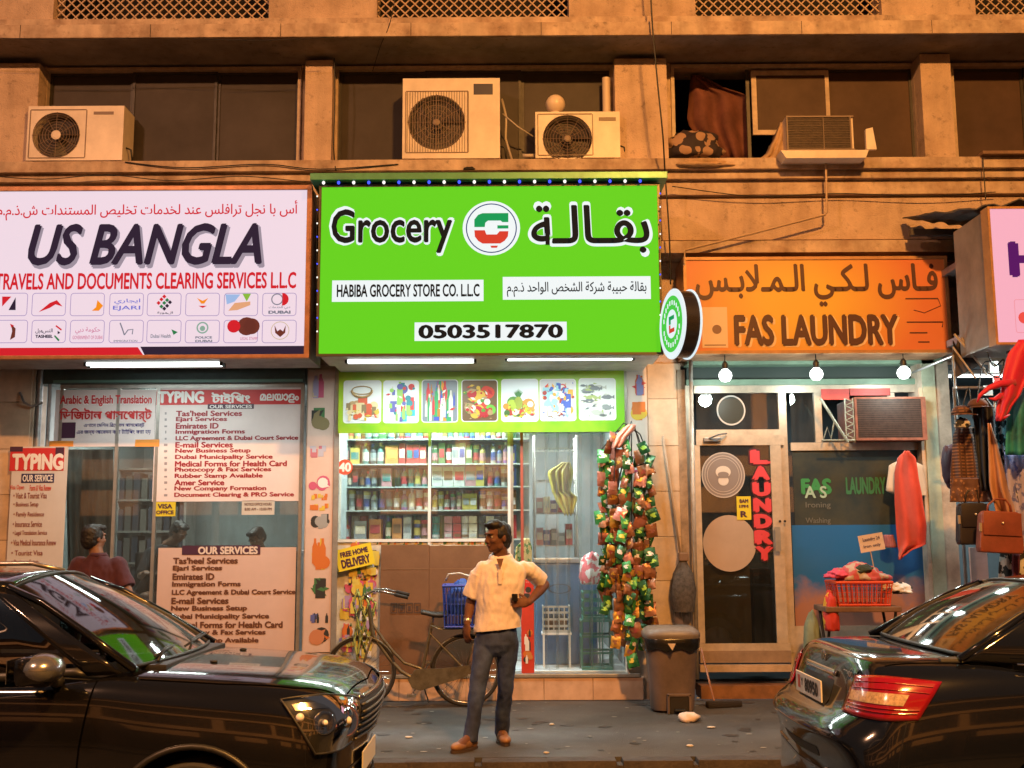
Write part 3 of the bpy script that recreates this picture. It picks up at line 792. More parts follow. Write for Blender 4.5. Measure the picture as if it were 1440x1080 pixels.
for y_, xa_, xb_ in ((420,1273,1319),(453,1275,1326),(468,1279,1304),(481,1291,1307)):
    mb.box(U(xa_,y_,YL).x,U(xb_,y_,YL).x,YL-.004,YL-.002,U(1290,y_,YL).z-.006,U(1290,y_,YL).z+.006)
mb.tube([U(1319,420,YL-.002),U(1323,430,YL-.002),U(1300,440,YL-.002),U(1285,436,YL-.002)], .004, 4); mb.tube([U(1310,453,YL-.002),U(1326,453,YL-.002),U(1325,460,YL-.002)], .006, 4)
mb.build('ironing_board_print', BR, t)

# ------------------------------------------------------------ round projecting sign
c0 = U(957,456,9.35)
t = thing('projecting_sign', 'round double faced lightbox with green logo hanging beside the grocery sign', 'sign', c0, rot=(0,0,rad(13)))
def rx(pts): return [c0+Vector(p) for p in pts]
RR = .305
for sx in (-1,1):
    mb = MB(); mb.lathe(c0+Vector((sx*.062,0,0)), [(RR-.01,0),(RR,.005),(RR,.012),(RR-.006,.017)], 40, (sx,0,0)); mb.build('face', WHT, t, smooth=30)
    def dd(r, xo, m, r_in=0, nm='logo', pts=None):
        mb = MB(); A = [2*math.pi*i/36 for i in range(37)]
        for i in range(36):
            o = [c0+Vector((sx*xo, math.cos(A[j])*r, math.sin(A[j])*r)) for j in (i,i+1)]
            q = [c0+Vector((sx*xo, math.cos(A[j])*r_in, math.sin(A[j])*r_in)) for j in (i+1,i)]
            mb.face(o+q if r_in else o+[c0+Vector((sx*xo,0,0))])
        mb.build(nm, m, t)
    dd(.245, .0815, em('logo_green_ring', s(75,200,70), K1), .125, 'green_ring')
    mb = MB()
    for i in range(22):
        a_ = 2*math.pi*i/22; r_ = .185
        if i in (0,11): continue
        p = c0+Vector((sx*.083, math.cos(a_)*r_, math.sin(a_)*r_)); mb.box(p.x-.0005,p.x+.0005,p.y-.012,p.y+.012,p.z-.02,p.z+.02)
    mb.build('ring_lettering', WHT, t)
    mb = MB(); mb.box(c0.x+sx*.0825-.001,c0.x+sx*.0825+.001,c0.y-.06,c0.y+.06,c0.z+.035,c0.z+.07).box(c0.x+sx*.0825-.001,c0.x+sx*.0825+.001,c0.y+.02,c0.y+.06,c0.z-.0,c0.z+.035) if sx<0 else mb.box(c0.x+sx*.0825-.001,c0.x+sx*.0825+.001,c0.y-.06,c0.y+.06,c0.z+.035,c0.z+.07)
    mb.build('logo_mark', LG, t)
    MB().box(c0.x+sx*.0825-.001,c0.x+sx*.0825+.001,c0.y-.06,c0.y+.06,c0.z-.075,c0.z-.04).box(c0.x+sx*.0825-.001,c0.x+sx*.0825+.001,c0.y+.03,c0.y+.06,c0.z-.04,c0.z-.005).build('logo_mark', LR, t)
MB().lathe(c0-Vector((.062,0,0)), [(RR-.015,0),(RR-.015,.124)], 40, (1,0,0)).build('rim', mat('rim_metal', (.10,.09,.09), .25, .8), t, smooth=30)
MB().cyl(c0+Vector((0,RR-.02,.1)), c0+Vector((0,1.2,.1)), .018).cyl(c0+Vector((0,RR-.05,-.12)), c0+Vector((0,1.2,-.12)), .018).build('bracket', M_STEEL, t)

# ------------------------------------------------------------ pink sign at the right edge
YH = 9.1
x0, x1, z0, z1 = R(1394,290,1700,484,YH)
x1 = x0+2.8
t = thing('shop_sign', 'deep pink backlit sign with purple letter H at the right edge', 'sign', (x0+.8,YH,z0))
HP = em('h_pink', s(232,170,190), K1)
box('panel', HP, t, x0+.02, x1, YH, YH+.02, z0+.02, z1-.02)
box('sign_box', mat('sign_side_plastic', (.27,.21,.17), .5, var=.4, vs=2.5, bump=.2, bs=8), t, x0+.012, x1, YH+.025, 9.86, z0+.01, z1-.01, bev=.01)
for zz in (z0+.2, z1-.3): MB().box(x0+.1,x1,9.86,10.86,zz,zz+.06).build('bracket', M_STEEL, t)
MB().box(x0,x0+.02,YH-.01,YH+.13,z0,z1).box(x0+.02,x1,YH-.01,YH+.05,z1-.02,z1).box(x0+.02,x1,YH-.01,YH+.05,z0,z0+.02).build('sign_frame', mat('sign_frame_orange',(.5,.27,.12),.45,.2,var=.3), t)
letters([('H', (1422,342,1466,387), dict(bold=.05))], YH-.004, em('h_purple', s(84,24,96), K1), t)
mb = MB(); a,b,c_,d = R(1427,421,1470,468,YH); rrect(mb, a,b,c_,d, YH-.004, .02, .005); mb.build('icon_outline', em('h_line', s(225,140,150), K1), t)
mb = MB(); disc(mb, (U(1440,447,YH).x,U(1440,447,YH).z), .05, YH-.005, 14); mb.build('icon', em('h_red', s(225,80,70), K1), t)
MB().tube([U(1383,300,9.6),U(1388,360,9.6),U(1390,430,9.62),U(1393,480,9.65),U(1385,488,9.7)], .007, 6).build('cable', M_BLK, t)
# torn dark awning above it
tt = thing('awning_sheet', 'ragged dark metal awning sheet over the pink sign', 'awning', U(1370,300,9.4))
P = []; N = 60
for i in range(N+1):
    u = i/N; x = U(1302,300,9.9).x+u*3.0; yf = 9.85-.85*min(1,u*4)
    row = []
    for j in range(7):
        v = j/6; y = yf+.02*math.sin(i*2.1)+(10.5-yf)*v
        z = U(1302,304,9.9).z-.10*min(1,u*4)+.16*v+.014*math.sin(i*1.9)+.02*noise.noise(Vector((i*.5,j,3)))
        row.append(Vector((x,y,z)))
    P.append(row)
MB().grid(P).build('sheet', mat('rusty_sheet',(.10,.09,.085),.6,.3,var=.5,vs=8), tt, smooth=60, solid=.012)
x0a = U(1302,300,9.9).x
MB().box(x0a+.6,x0a+3.2,9.05,9.1,z1+.03,z1+.06).box(x0a,x0a+3.2,10.3,10.36,z1+.09,z1+.15).build('support_rail', mat('rail_dark',(.06,.05,.05),.6), tt)

# ------------------------------------------------------------ fluorescent battens
tube_light('tube_light_fixture', 'twin fluorescent batten under the US BANGLA sign', (120,509,311,521), 10.15, 2, T1, gap=.1)
tube_light('tube_light_fixture', 'fluorescent batten under the left half of the green sign', (487,505,668,518), 10.05, 2, T2, gap=.045)
tube_light('tube_light_fixture', 'fluorescent batten under the right half of the green sign', (712,501,891,514), 10.05, 2, T2, gap=.045)
tube_light('tube_light_fixture', 'fluorescent batten under the pink sign at the right edge', (1418,492,1540,501), 9.5, 1, 30)
# bulbs over the laundry
for px_, py_, lb in ((1020,528,'round white bulb hanging over the laundry door'), (1148,526,'round white bulb in the middle of the laundry front'), (1271,524,'round white bulb at the right end of the laundry front')):
    p = U(px_,py_,10.45)
    t = thing('hanging_bulb', lb, 'light bulb', p, 'bulbs hanging under the laundry sign')
    MB().lathe(p, [(.0,-.062),(.035,-.055),(.058,-.028),(.064,0),(.056,.028),(.035,.05),(.026,.062)], 16).build('globe', em('bulb_glow',(.95,1,.95),6), t, smooth=True)
    MB().lathe(p, [(.03,.06),(.03,.11),(.018,.13),(.006,.14)], 12).build('socket', M_BLK, t, smooth=40)
    MB().cyl(p+Vector((0,0,.13)), p+Vector((0,0,.30)), .005, seg=6).build('cord', M_BLK, t)
    l = bpy.data.lights.new('bulb_light','POINT'); l.energy = T3; l.color = (.82,1,.95); l.shadow_soft_size = .07
    o = bpy.data.objects.new('bulb_light', l); COL.objects.link(o); o.parent = t; o.location = (0,-.02,-.10)

# ------------------------------------------------------------ air conditioners on the sill
M_AC = mat('ac_casing', (.78,.68,.60), .45, var=.2, vs=3)
M_ACD = mat('ac_dark', (.045,.035,.032), .6)
M_GR = mat('ac_grille', (.20,.14,.11), .5)
def ac_unit(label, px, fan, r, Yf, gpx, badge=None, lean=0, depth=.3, vertical=True, hub=.035, group='air conditioner condensers on the window sill'):
    x0, x1, z0, z1 = R(*px, Yf)
    z0 = zsill+.03
    t = thing('air_conditioner', label, 'air conditioner', ((x0+x1)/2, Yf+depth/2, zsill-.002), group)
    g0, g1, h0, h1 = R(*gpx, Yf); h0 = max(h0, z0+.03)
    fc = U(*fan, Yf)
    # casing with a recessed well behind the grille
    mb = MB(); rr = r
    n = 32; ring = [(fc.x+math.cos(2*math.pi*i/n)*rr, fc.z+math.sin(2*math.pi*i/n)*rr) for i in range(n)]
    sq = []
    for i in range(n):
        a = 2*math.pi*i/n; ca, sa = math.cos(a), math.sin(a)
        k = min(((x1 if ca>0 else x0)-fc.x)/ca if abs(ca)>1e-6 else 1e9, ((z1 if sa>0 else z0)-fc.z)/sa if abs(sa)>1e-6 else 1e9)
        sq.append((fc.x+ca*k, fc.z+sa*k))
    for i in range(n):
        j = (i+1)%n
        q = [(ring[i][0],Yf,ring[i][1]),(ring[j][0],Yf,ring[j][1]),(sq[j][0],Yf,sq[j][1]),(sq[i][0],Yf,sq[i][1])]
        mb.face(q)
        mb.face([(ring[i][0],Yf,ring[i][1]),(ring[j][0],Yf,ring[j][1]),(ring[j][0],Yf+.12,ring[j][1]),(ring[i][0],Yf+.12,ring[i][1])])
    for i in range(n):
        j = (i+1)%n; p, q = sq[i], sq[j]
        if abs(p[0]-q[0]) > 1e-6 and abs(p[1]-q[1]) > 1e-6:      # the casing's corner lies between these two rays
            pv = p if min(abs(p[0]-x0),abs(p[0]-x1)) < 1e-6 else q; ph_ = q if pv is p else p
            mb.face([(p[0],Yf,p[1]),(q[0],Yf,q[1]),(pv[0],Yf,ph_[1])])
    mb.face([(x0,Yf,z1),(x1,Yf,z1),(x1,Yf+depth,z1),(x0,Yf+depth,z1)]); mb.face([(x0,Yf,z0),(x1,Yf,z0),(x1,Yf+depth,z0),(x0,Yf+depth,z0)])
    mb.face([(x0,Yf,z0),(x0,Yf,z1),(x0,Yf+depth,z1),(x0,Yf+depth,z0)]); mb.face([(x1,Yf,z0),(x1,Yf,z1),(x1,Yf+depth,z1),(x1,Yf+depth,z0)])
    mb.face([(x0,Yf+depth,z0),(x1,Yf+depth,z0),(x1,Yf+depth,z1),(x0,Yf+depth,z1)])
    mb.build('casing', M_AC, t)
    mb = MB(); disc(mb, (fc.x,fc.z), rr, Yf+.115, 24); mb.build('fan_well', M_ACD, t)
    mb = MB()
    for k in range(3):
        a = k*2.094+.4
        P = []
        for i in range(4):
            q = rr*(.22+.68*i/3); row = []
            for j in range(4):
                b = a+j*.27-.1*i; row.append(Vector((fc.x+math.cos(b)*q, Yf+.06+.02*j, fc.z+math.sin(b)*q)))
            P.append(row)
        mb.grid(P)
    mb.lathe((fc.x,Yf+.05,fc.z), [(rr*.18,0),(rr*.2,.02),(rr*.2,.06)], 14, (0,1,0))
    mb.build('fan', mat('fan_blade',(.06,.05,.05),.5), t, smooth=40)
    mb = MB()
    for q in ([.25,.45,.62,.8,.97] if vertical else [.2,.33,.46,.58,.7,.81,.91,.99]):
        pts = [(fc.x+math.cos(2*math.pi*i/28)*rr*q, Yf-.004, fc.z+math.sin(2*math.pi*i/28)*rr*q) for i in range(28)]
        mb.tube(pts, .003, 4, closed=True)
    for i in range(12):
        a = 2*math.pi*i/12; mb.tube([(fc.x+math.cos(a)*rr*.2,Yf-.005,fc.z+math.sin(a)*rr*.2),(fc.x+math.cos(a)*rr*1.02,Yf-.003,fc.z+math.sin(a)*rr*1.02)], .003, 4)
    if vertical:
        k = g0+.012
        while k < g1:
            hh = .0
            mb.box(k-.0025,k+.0025,Yf-.008,Yf-.003,h0,h1); k += .026
    mb.build('fan_grille', M_GR, t)
    MB().box(g0,g1,Yf-.006,Yf-.001,h1,h1+.008).box(g0,g1,Yf-.006,Yf-.001,h0-.008,h0).box(g0-.008,g0,Yf-.006,Yf-.001,h0,h1).box(g1,g1+.008,Yf-.006,Yf-.001,h0,h1).build('grille_frame', M_GR, t)
    mb = MB(); mb.lathe((fc.x,Yf-.012,fc.z), [(hub*.6,0),(hub,.004),(hub,.01)], 16, (0,1,0)); mb.build('hub_cap', M_AC if hub > .04 else M_GR, t)
    MB().box(x0+.06,x0+.12,Yf+.02,Yf+depth-.02,zsill-.0,z0+.001).box(x1-.12,x1-.06,Yf+.02,Yf+depth-.02,zsill-.0,z0+.001).build('foot', M_GR, t)
    if badge:
        a,b,c_,d = R(*badge[0], Yf); box('badge', badge[1], t, a, b, Yf-.004, Yf-.0008, c_, d)
        if badge[2]: letters([(badge[2], (a+.01,b-.01,c_+.012,d-.012), dict(w=1, bold=.02))], Yf-.006, M_AC, t)
    xs = x1
    mb = MB().tube([(xs,Yf+.1,z0+.16),(xs+.05,Yf+.1,z0+.14),(xs+.06,Yf+.12,z0+.03),(xs+.02,Yf+.2,zsill+.02)], .01, 6)
    mb.build('pipe', M_BLK, t, smooth=True)
    return t, x0, x1, z0, z1
YA = 10.5
BDG = mat('badge_navy', (.02,.02,.06), .4); 
ac_unit('small air conditioner at the left edge with a pale round fan hub', (38,149,173,232), (79,190), .235, YA, (42,155,120,230), ((132,157,160,161), M_GR, ''), hub=.048, vertical=False)
ac_unit('tall boxy air conditioner above the green sign with a navy badge', (566,110,703,232), (614,172), .285, YA, (571,129,658,214), ((666,118,693,133), BDG, ''))
ac_unit('low air conditioner above the green sign with a pale ball on top', (753,157,872,232), (798,195), .245, YA, (757,161,833,229), ((842,165,866,170), M_GR, ''), vertical=False)
# pale ball and pipe behind the low unit
p = U(781,147,10.62)
t = thing('ball_lamp', 'pale globe resting on the low air conditioner over the green sign', 'globe', p)
MB().sphere(p, .098, 20, 14).build('globe', mat('globe_plastic',(.75,.62,.50),.35), t, smooth=True)
MB().lathe(p-Vector((0,0,.13)), [(.05,0),(.045,.03),(.05,.045)], 14).build('neck', M_AC, t, smooth=40)
a, b, c_, d = R(846,110,859,160,10.75)
tag(MB().cyl(((a+b)/2,10.75,c_-.4),((a+b)/2,10.75,d),.04,seg=14).build('pipe_stub', mat('pvc_pipe',(.62,.52,.44),.5), None, smooth=40), 'short pale upright pipe between the low air conditioner and the pillar', 'pipe')
# hoses between the units
mb = MB(); mb.tube([U(706,140,10.7),U(712,165,10.6),U(711,195,10.62),U(720,225,10.6)], .012, 6); mb.tube([U(707,160,10.6),U(728,178,10.55),U(750,192,10.6)], .007, 6); mb.tube([U(735,219,10.6),U(752,219,10.6)], .02, 8)
tag(mb.build('refrigerant_hose', mat('hose_pale',(.5,.44,.38),.6), None, smooth=True), 'pale insulated hoses running between the two central air conditioners', 'hose')

# window air conditioner seen from outside, on a tray
YW = 10.35
x0,x1,z0,z1 = R(1106,163,1201,211,YW)
t = thing('window_air_conditioner', 'old rusty window air conditioner standing on a tray outside the right window', 'air conditioner', ((x0+x1)/2,YW+.2,z0))
MB().box(x0,x1,YW+.012,YW+.6,z0,z1,bev=.01).build('casing', M_AC, t)
MB().box(x0+.012,x1-.04,YW+.004,YW+.012,z0+.01,z1-.015).build('coil', mat('coil',(.05,.032,.025),.6,.3,var=.5,vs=20), t)
mb = MB().box(x0,x1,YW-.008,YW+.014,z1-.015,z1).box(x0,x1,YW-.008,YW+.014,z0,z0+.012).box(x0,x0+.014,YW-.007,YW+.014,z0+.012,z1-.015).box(x1-.04,x1-.025,YW-.007,YW+.014,z0+.012,z1-.015)
mb.box((x0+x1)/2+.03,(x0+x1)/2+.036,YW-.004,YW+.01,z0+.012,z1-.015)
for k in range(1,14): mb.box(x0+.014,x1-.04,YW-.002,YW+.006,z0+k*(z1-z0)/14-.001,z0+k*(z1-z0)/14+.001)
mb.build('front_frame', M_GR, t)
a,b,c_,d = R(1098,211,1222,222,YW-.1)
MB().prism([(a,d),(b,d),(b-.03,c_),(a+.05,c_)], YW-.1, YW+.5).build('tray', M_AC, t)
MB().box(x0+.1,x0+.14,YW+.1,YW+.6,zsill-.01,c_+.01).box(x1-.14,x1-.1,YW+.1,YW+.6,zsill-.01,c_+.01).build('bracket', M_GR, t)
a,b,c_,d = R(1217,180,1227,211,YW)
MB().prism([(a,c_),(b+.03,c_),(b,d),(a,d-.02)], YW-.02, YW+.02).build('side_flap', M_AC, t)
# drain pipe from the tray down and across to the laundry sign
mb = MB(); mb.tube([U(1161,222,10.42),U(1162,262,10.42),U(1163,298,10.42),U(1160,302,10.42),U(1060,328,10.42),U(963,352,10.42),U(962,372,10.3)], .011, 6)
tag(mb.build('drain_pipe', mat('pipe_pale',(.5,.36,.25),.6), None, smooth=60), 'thin drain pipe from the window air conditioner tray down to the laundry sign', 'pipe')

# ------------------------------------------------------------ hanging cloth
def drape(name, label, cat, rows, Y, m, folds=4, amp=.03, nx=16, ny=18, group=None, th=.006, seed=0, parent=None, jag=0):
    """rows: (py, px_left, px_right) from top to bottom"""
    rnd = random.Random(seed); ph = rnd.uniform(0,6)
    P = []
    for j in range(ny+1):
        v = j/ny*(len(rows)-1); i = min(int(v), len(rows)-2); f = v-i
        f2 = f*f*(3-2*f)*.5+f*.5
        y = rows[i][0]+(rows[i+1][0]-rows[i][0])*f
        l = rows[i][1]+(rows[i+1][1]-rows[i][1])*f2; r = rows[i][2]+(rows[i+1][2]-rows[i][2])*f2
        row = []
        for k in range(nx+1):
            u = k/nx
            yy = y+(jag*math.sin(u*17+ph)*max(0,(j/ny-.8))*5 if jag else 0)
            g = j/ny
            d = amp*(.25+g)*math.sin(u*folds*6.283+ph+.7*math.sin(g*4+ph))+amp*.6*noise.noise(Vector((u*3,g*4,seed+.5)))
            edge = (abs(u-.5)*2)**3
            row.append(U(l+(r-l)*u, yy, Y+d+edge*.02))
        P.append(row)
    o = MB().grid(P).build(name, m, parent, smooth=True, solid=th)
    if parent is None: tag(o, label, cat, group)
    return o
M_MAR = mat('maroon_cloth', (.16,.055,.04), .9, var=.4, vs=5)
drape('curtain_cloth', 'maroon cloth slung inside the open upper window', 'curtain', [(106,972,985),(120,970,1012),(135,969,1052),(170,966,1053),(226,1005,1054)], 10.98, M_MAR, folds=2.5, amp=.05, seed=3)
# bedding pile on the sill of that window
P = []
mb = MB()
rnd = random.Random(5)
def lump(name, label, cat, c, rx_, ry_, rz_, m, seed, rough=.25, group=None, parent=None, flat=True, seg=44):
    b = bmesh.new(); bmesh.ops.create_uvsphere(b, u_segments=seg, v_segments=max(8,seg//2), radius=1)
    for v in b.verts:
        n_ = noise.fractal(v.co*1.7+Vector((seed*3.1,0,0)), .9, 2.1, 4)+.55*(.5-abs(noise.noise(v.co*4.2+Vector((seed,5,1)))))+.25*(.4-abs(noise.noise(v.co*9+Vector((seed,2,7)))))
        v.co *= 1+rough*n_
        v.co = Vector((v.co.x*rx_, v.co.y*ry_, v.co.z*rz_))
        if flat and v.co.z < -rz_*.55: v.co.z = -rz_*.55
    b.transform(Matrix.Translation(Vector(c)))
    mb = MB(); mb.add(b)
    o = mb.build(name, m, parent, smooth=True)
    if parent is None and label: tag(o, label, cat, group)
    return o
def two_tone(name, c1, c2, sc=12, kind='VORONOI', rough=.8, contrast=.02, pos=.45):
    if name in MATS: return MATS[name]
    m = mat(name, c1, rough); n = m.node_tree.nodes; l = m.node_tree.links
    tc = n.new('ShaderNodeTexCoord')
    if kind == 'CHECK':
        x = n.new('ShaderNodeTexBrick'); x.inputs['Scale'].default_value = sc; x.inputs['Color1'].default_value = (*c1,1); x.inputs['Color2'].default_value = (*[q*.8 for q in c1],1); x.inputs['Mortar'].default_value = (*c2,1)
        x.inputs['Mortar Size'].default_value = .08; x.inputs['Brick Width'].default_value = .5; x.offset = 0
        mp = n.new('ShaderNodeMapping'); mp.inputs['Rotation'].default_value = (rad(90),0,0); l.new(tc.outputs['Object'], mp.inputs[0]); l.new(mp.outputs[0], x.inputs[0])
        l.new(x.outputs['Color'], n['Principled BSDF'].inputs['Base Color']); return m
    if kind == 'VORONOI':
        x = n.new('ShaderNodeTexVoronoi'); x.inputs['Scale'].default_value = sc; src = x.outputs['Distance']
    else:
        x = n.new('ShaderNodeTexNoise'); x.inputs['Scale'].default_value = sc; x.inputs['Detail'].default_value = 3; src = x.outputs['Fac']
    l.new(tc.outputs['Object'], x.inputs['Vector'])
    cr = n.new('ShaderNodeValToRGB'); cr.color_ramp.elements[0].position = pos; cr.color_ramp.elements[1].position = pos+contrast
    cr.color_ramp.elements[0].color = (*c1,1); cr.color_ramp.elements[1].color = (*c2,1)
    l.new(src, cr.inputs[0]); l.new(cr.outputs[0], n['Principled BSDF'].inputs['Base Color'])
    return m
lump('bedding_bundle', 'flowered dark blanket bundled in the corner of the open upper window', 'blanket', U(975,210,10.75), .28,.14,.18, two_tone('flower_blanket',(.35,.22,.15),(.03,.02,.025),8), 2)
lump('pale_bundle', 'pale cloth hanging over the sill below the open upper window', 'cloth', U(988,234,10.5), .30,.12,.055, mat('pale_rag',(.50,.34,.22),.9,var=.4,vs=8), 4, .35)
drape('plastic_sheet', 'crumpled pale sheet stuffed beside the window air conditioner', 'cloth', [(172,1097,1108),(190,1090,1107),(215,1078,1104),(226,1066,1100)], 10.5, mat('pale_rag',(.50,.34,.22),.9,var=.4,vs=8), folds=3, amp=.04, seed=8, nx=10, ny=10)

# ------------------------------------------------------------ loose cables along and down the facade
def cable(label, pts, r=.006, m=None, name='cable'):
    mb = MB()
    # smooth through the points
    P = []
    for i in range(len(pts)-1):
        a = pts[max(i-1,0)]; b = pts[i]; c = pts[i+1]; d = pts[min(i+2,len(pts)-1)]
        for k in range(6):
            t_ = k/6
            P.append(.5*((2*b)+(c-a)*t_+(2*a-5*b+4*c-d)*t_*t_+(3*b-a-3*c+d)*t_**3))
    P.append(pts[-1])
    mb.tube(P, r, 5)
    return tag(mb.build(name, m or M_BLK, None, smooth=True), label, 'cable')
cable('black cable hanging from the ledge down past the right end of the green sign', [U(914,-40,10.05),U(917,30,10.08),U(925,120,10.1),U(932,190,10.15),U(935,240,10.3),U(941,330,10.35),U(943,400,10.4)], .008)
cable('thin cable slanting down to the window left of the tall air conditioner', [U(560,-30,10.1),U(549,30,10.12),U(535,65,10.3),U(524,100,10.7)], .004)
cable('thin cable sagging along the moulding above the laundry sign', [U(945,262,10.45),U(1060,276,10.5),U(1180,272,10.5),U(1300,276,10.5),U(1400,270,10.5)], .005)
cable('cable dropping from the sill corner at the far right', [U(1382,222,10.4),U(1384,250,10.4),U(1386,280,10.4)], .006)
a,b,c_,d = R(1382,220,1500,238,10.38)
tag(box('sheet_metal_lid', mat('rusty_lid',(.30,.18,.12),.6,.2,var=.5,vs=8), None, a, b+.5, 10.36, 10.6, zsill+.0, zsill+.03), 'flat rusty metal lid lying on the sill at the far right', 'metal sheet')
lump('crow_litter', 'dark rag lying on the sill above the Grocery lettering', 'rag', U(660,240,10.44)+Vector((0,.03,.02)), .07,.05,.025, M_DARK, 3)
cable('thin cable sagging below the ledge above the left windows', [U(-40,52,10.12),U(90,56,10.12),U(230,53,10.12),U(360,57,10.12),U(470,52,10.12)], .004)
cable('thin cable lying along the sill from the left air conditioner to the tall one', [U(176,228,10.43),U(260,236,10.42),U(370,231,10.42),U(450,238,10.42),U(560,231,10.43)], .006)
cable('thin cable looping under the sill at the left end', [U(-30,246,10.42),U(60,252,10.42),U(150,246,10.42),U(240,254,10.42),U(340,248,10.42),U(430,256,10.42)], .005)
cable('cable dropping beside the pillar left of the tall air conditioner', [U(470,82,10.55),U(471,140,10.55),U(469,200,10.55),U(472,240,10.42)], .006)
# ------------------------------------------------------------ shopfront of the travel agency
M_ALU = mat('aluminium', (.42,.41,.39), .4, .6, var=.25, vs=8)
M_ALUB = mat('anodised_beige_aluminium', (.62,.51,.40), .4, .35, var=.25, vs=8)
G_A = glass('shop_glass_dusty', (.70,.78,.76), .12, .02, dirt_haze=.14, dirt_haze_col=(.35,.36,.34))
G_B = glass('shop_glass_haze', (.84,.90,.90), .10, .015, dirt_haze=.09, dirt_haze_col=(.4,.44,.44))  # the film also paints a hazy reflection over the pane
GY = 10.98
def gframe(px_list_v, px_h, Y, m, parent, w=.035):
    mb = MB()
    for (px, y0, y1) in px_list_v:
        a, b, c, d = R(px-3, y0, px+3, y1, Y); xm = (a+b)/2; mb.box(xm-w/2, xm+w/2, Y-.02, Y+.03, c, d)
    for (py, x0, x1) in px_h:
        a, b, c, d = R(x0, py-3, x1, py+3, Y); zm = (c+d)/2; mb.box(a, b, Y-.018, Y+.028, zm-w/2, zm+w/2)
    return mb
sf = thing('shop_window', 'dusty glass front of the travel agency covered in service posters', 'shop window', (U(240,750,GY).x,GY,FL))
x0, x1, z0, z1 = R(76,546,424,925,GY)
for k,(a,b) in enumerate(((76,160),(160,217),(217,424))):
    xa, xb = U(a,735,GY).x, U(b,735,GY).x
    MB().box(xa+.012,xb-.012,GY,GY+.006,FL,z1).build('pane', G_A, sf)
for px_ in (79,160,217,422):
    xm = U(px_,735,GY).x; MB().box(xm-.016,xm+.016,GY-.02,GY+.03,FL-.02,z1).build('mullion', M_ALU, sf)
MB().box(x0,x1,GY-.022,GY+.032,z1,z1+.04).box(x0,x1,GY-.022,GY+.032,FL-.03,FL+.03).build('rail', M_ALU, sf)
box('header_board', mat('header_green', (.07,.12,.12), .5, var=.3), sf, U(36,530,GY).x, x1+.02, 10.9, 11.1, z1+.04, ZT+.02)
box('header_strip', mat('header_strip_green', (.14,.30,.26), .45), sf, U(80,540,GY).x, x1, 10.885, 10.9, z1+.05, z1+.075)
# narrow dark bay with pipes left of the agency window
mb = MB(); xa = U(52,620,10.9).x
mb.cyl((xa,10.9,1.4),(xa,10.9,ZT),.032,seg=10).cyl((xa+.09,10.93,.3),(xa+.09,10.93,ZT),.02,seg=8)
mb.tube([U(28,552,10.85),U(34,566,10.8),U(45,572,10.82),U(60,566,10.85)], .012, 6)
tag(mb.build('pipe_bundle', M_STEEL, None, smooth=40), 'grey pipes rising left of the travel agency window above the narrow TYPING poster', 'pipe')

def sheet(name, label, cat, px, Y, col, rot=0, cname=None, th=.003, group=None):
    a, b, c, d = R(*px, Y)
    t = thing(name, label, cat, ((a+b)/2, Y, (c+d)/2), group, rot=(0,rad(rot),0))
    box('sheet', mat(cname or name+'_paper', col, .5, var=.08, vs=3), t, a, b, Y-th, Y, c, d)
    return t
PK = (.72,.62,.62)
PRD = mat('print_red', (.55,.03,.035), .5); PIN = mat('print_dark', (.06,.02,.05), .5); PWT = mat('print_white', (.8,.78,.78), .5); PMR = mat('print_maroon', (.20,.02,.035), .5); PBR = mat('print_brown2', (.13,.05,.03), .5)
YP = GY-.012
t = sheet('translation_poster', 'pale banner reading Arabic & English Translation above the man in maroon', 'poster', (77,548,218,628), YP, PK, cname='poster_pink')
letters([('Arabic & English Translation', (84,556,214,572), dict(bold=.035, bold2=.07))], YP-.004, PWT, t, 'letter_outline')
letters([('Arabic & English Translation', (85,556,213,571), dict(bold=.04)), ('িডিজটাল পাসেপার্ট', (84,574,213,594), dict(bold=.03))], YP-.010, PRD, t)
letters([('এখােন েমিশন িরেডবল পাসেপার্ট', (118,594,203,602)), ('এর জন্য আেবদন করা টাইিপং করা হয়', (108,603,212,612))], YP-.006, mat('print_blue',(.07,.06,.22),.5), t)
pbox('printed_booklet', PIN, t, (84,594,106,616), YP-.006, YP-.0035)
pbox('tape', mat('orange_tape',(.75,.28,.05),.5), t, (68,620,103,628), YP-.009, YP-.006); pbox('tape', mat('orange_tape',(0,0,0)), t, (190,618,224,628), YP-.009, YP-.006)
SV = ["Tas'heel Services","Ejari Services","Emirates ID","Immigration Forms","LLC Agreement & Dubai Court Service","E-mail Services","New Business Setup","Dubai Municipality Service","Medical Forms for Health Card","Photocopy & Fax Services","Rubber Stamp Available","Amer Service","New Company Formation","Document Clearing & PRO Service"]
xe = [340,319,307,344,419,327,352,383,403,381,369,315,374,413]
t = sheet('services_poster', 'large TYPING poster with red heading on the right agency pane', 'poster', (217,543,423,705), YP-.002, PK, cname='poster_pink')
pbox('heading_band', PRD, t, (220,548,423,569), YP-.007, YP-.0052)
letters([('TYPING', (223,551,286,566), dict(bold=.06)), ('টাইিপং', (298,552,352,567), dict(bold=.045)), ('മലയാളം', (366,554,420,566), dict(bold=.04))], YP-.008, PWT, t)
pbox('subheading_band', PIN, t, (292,568,357,575), YP-.0095, YP-.0075)
letters([('OUR SERVICES', (295,569.5,354,574), dict(bold=.03))], YP-.010, PWT, t, 'subheading')
letters([(l_, (248-.2*i,577.4+i*8.85,xe[i],585+i*8.85), dict(bold=.045)) for i, l_ in enumerate(SV)], YP-.006, mat('print_crimson',(.30,.02,.035),.5), t, 'service_list')
mb = MB()
rnd = random.Random(3)
for i in range(14):
    p = U(233,581+i*8.85,YP-.007); q = .006+.012*rnd.random(); mb.box(p.x-q,p.x+q,p.y,p.y+.001,p.z-.014,p.z+.014*rnd.random()+.002)
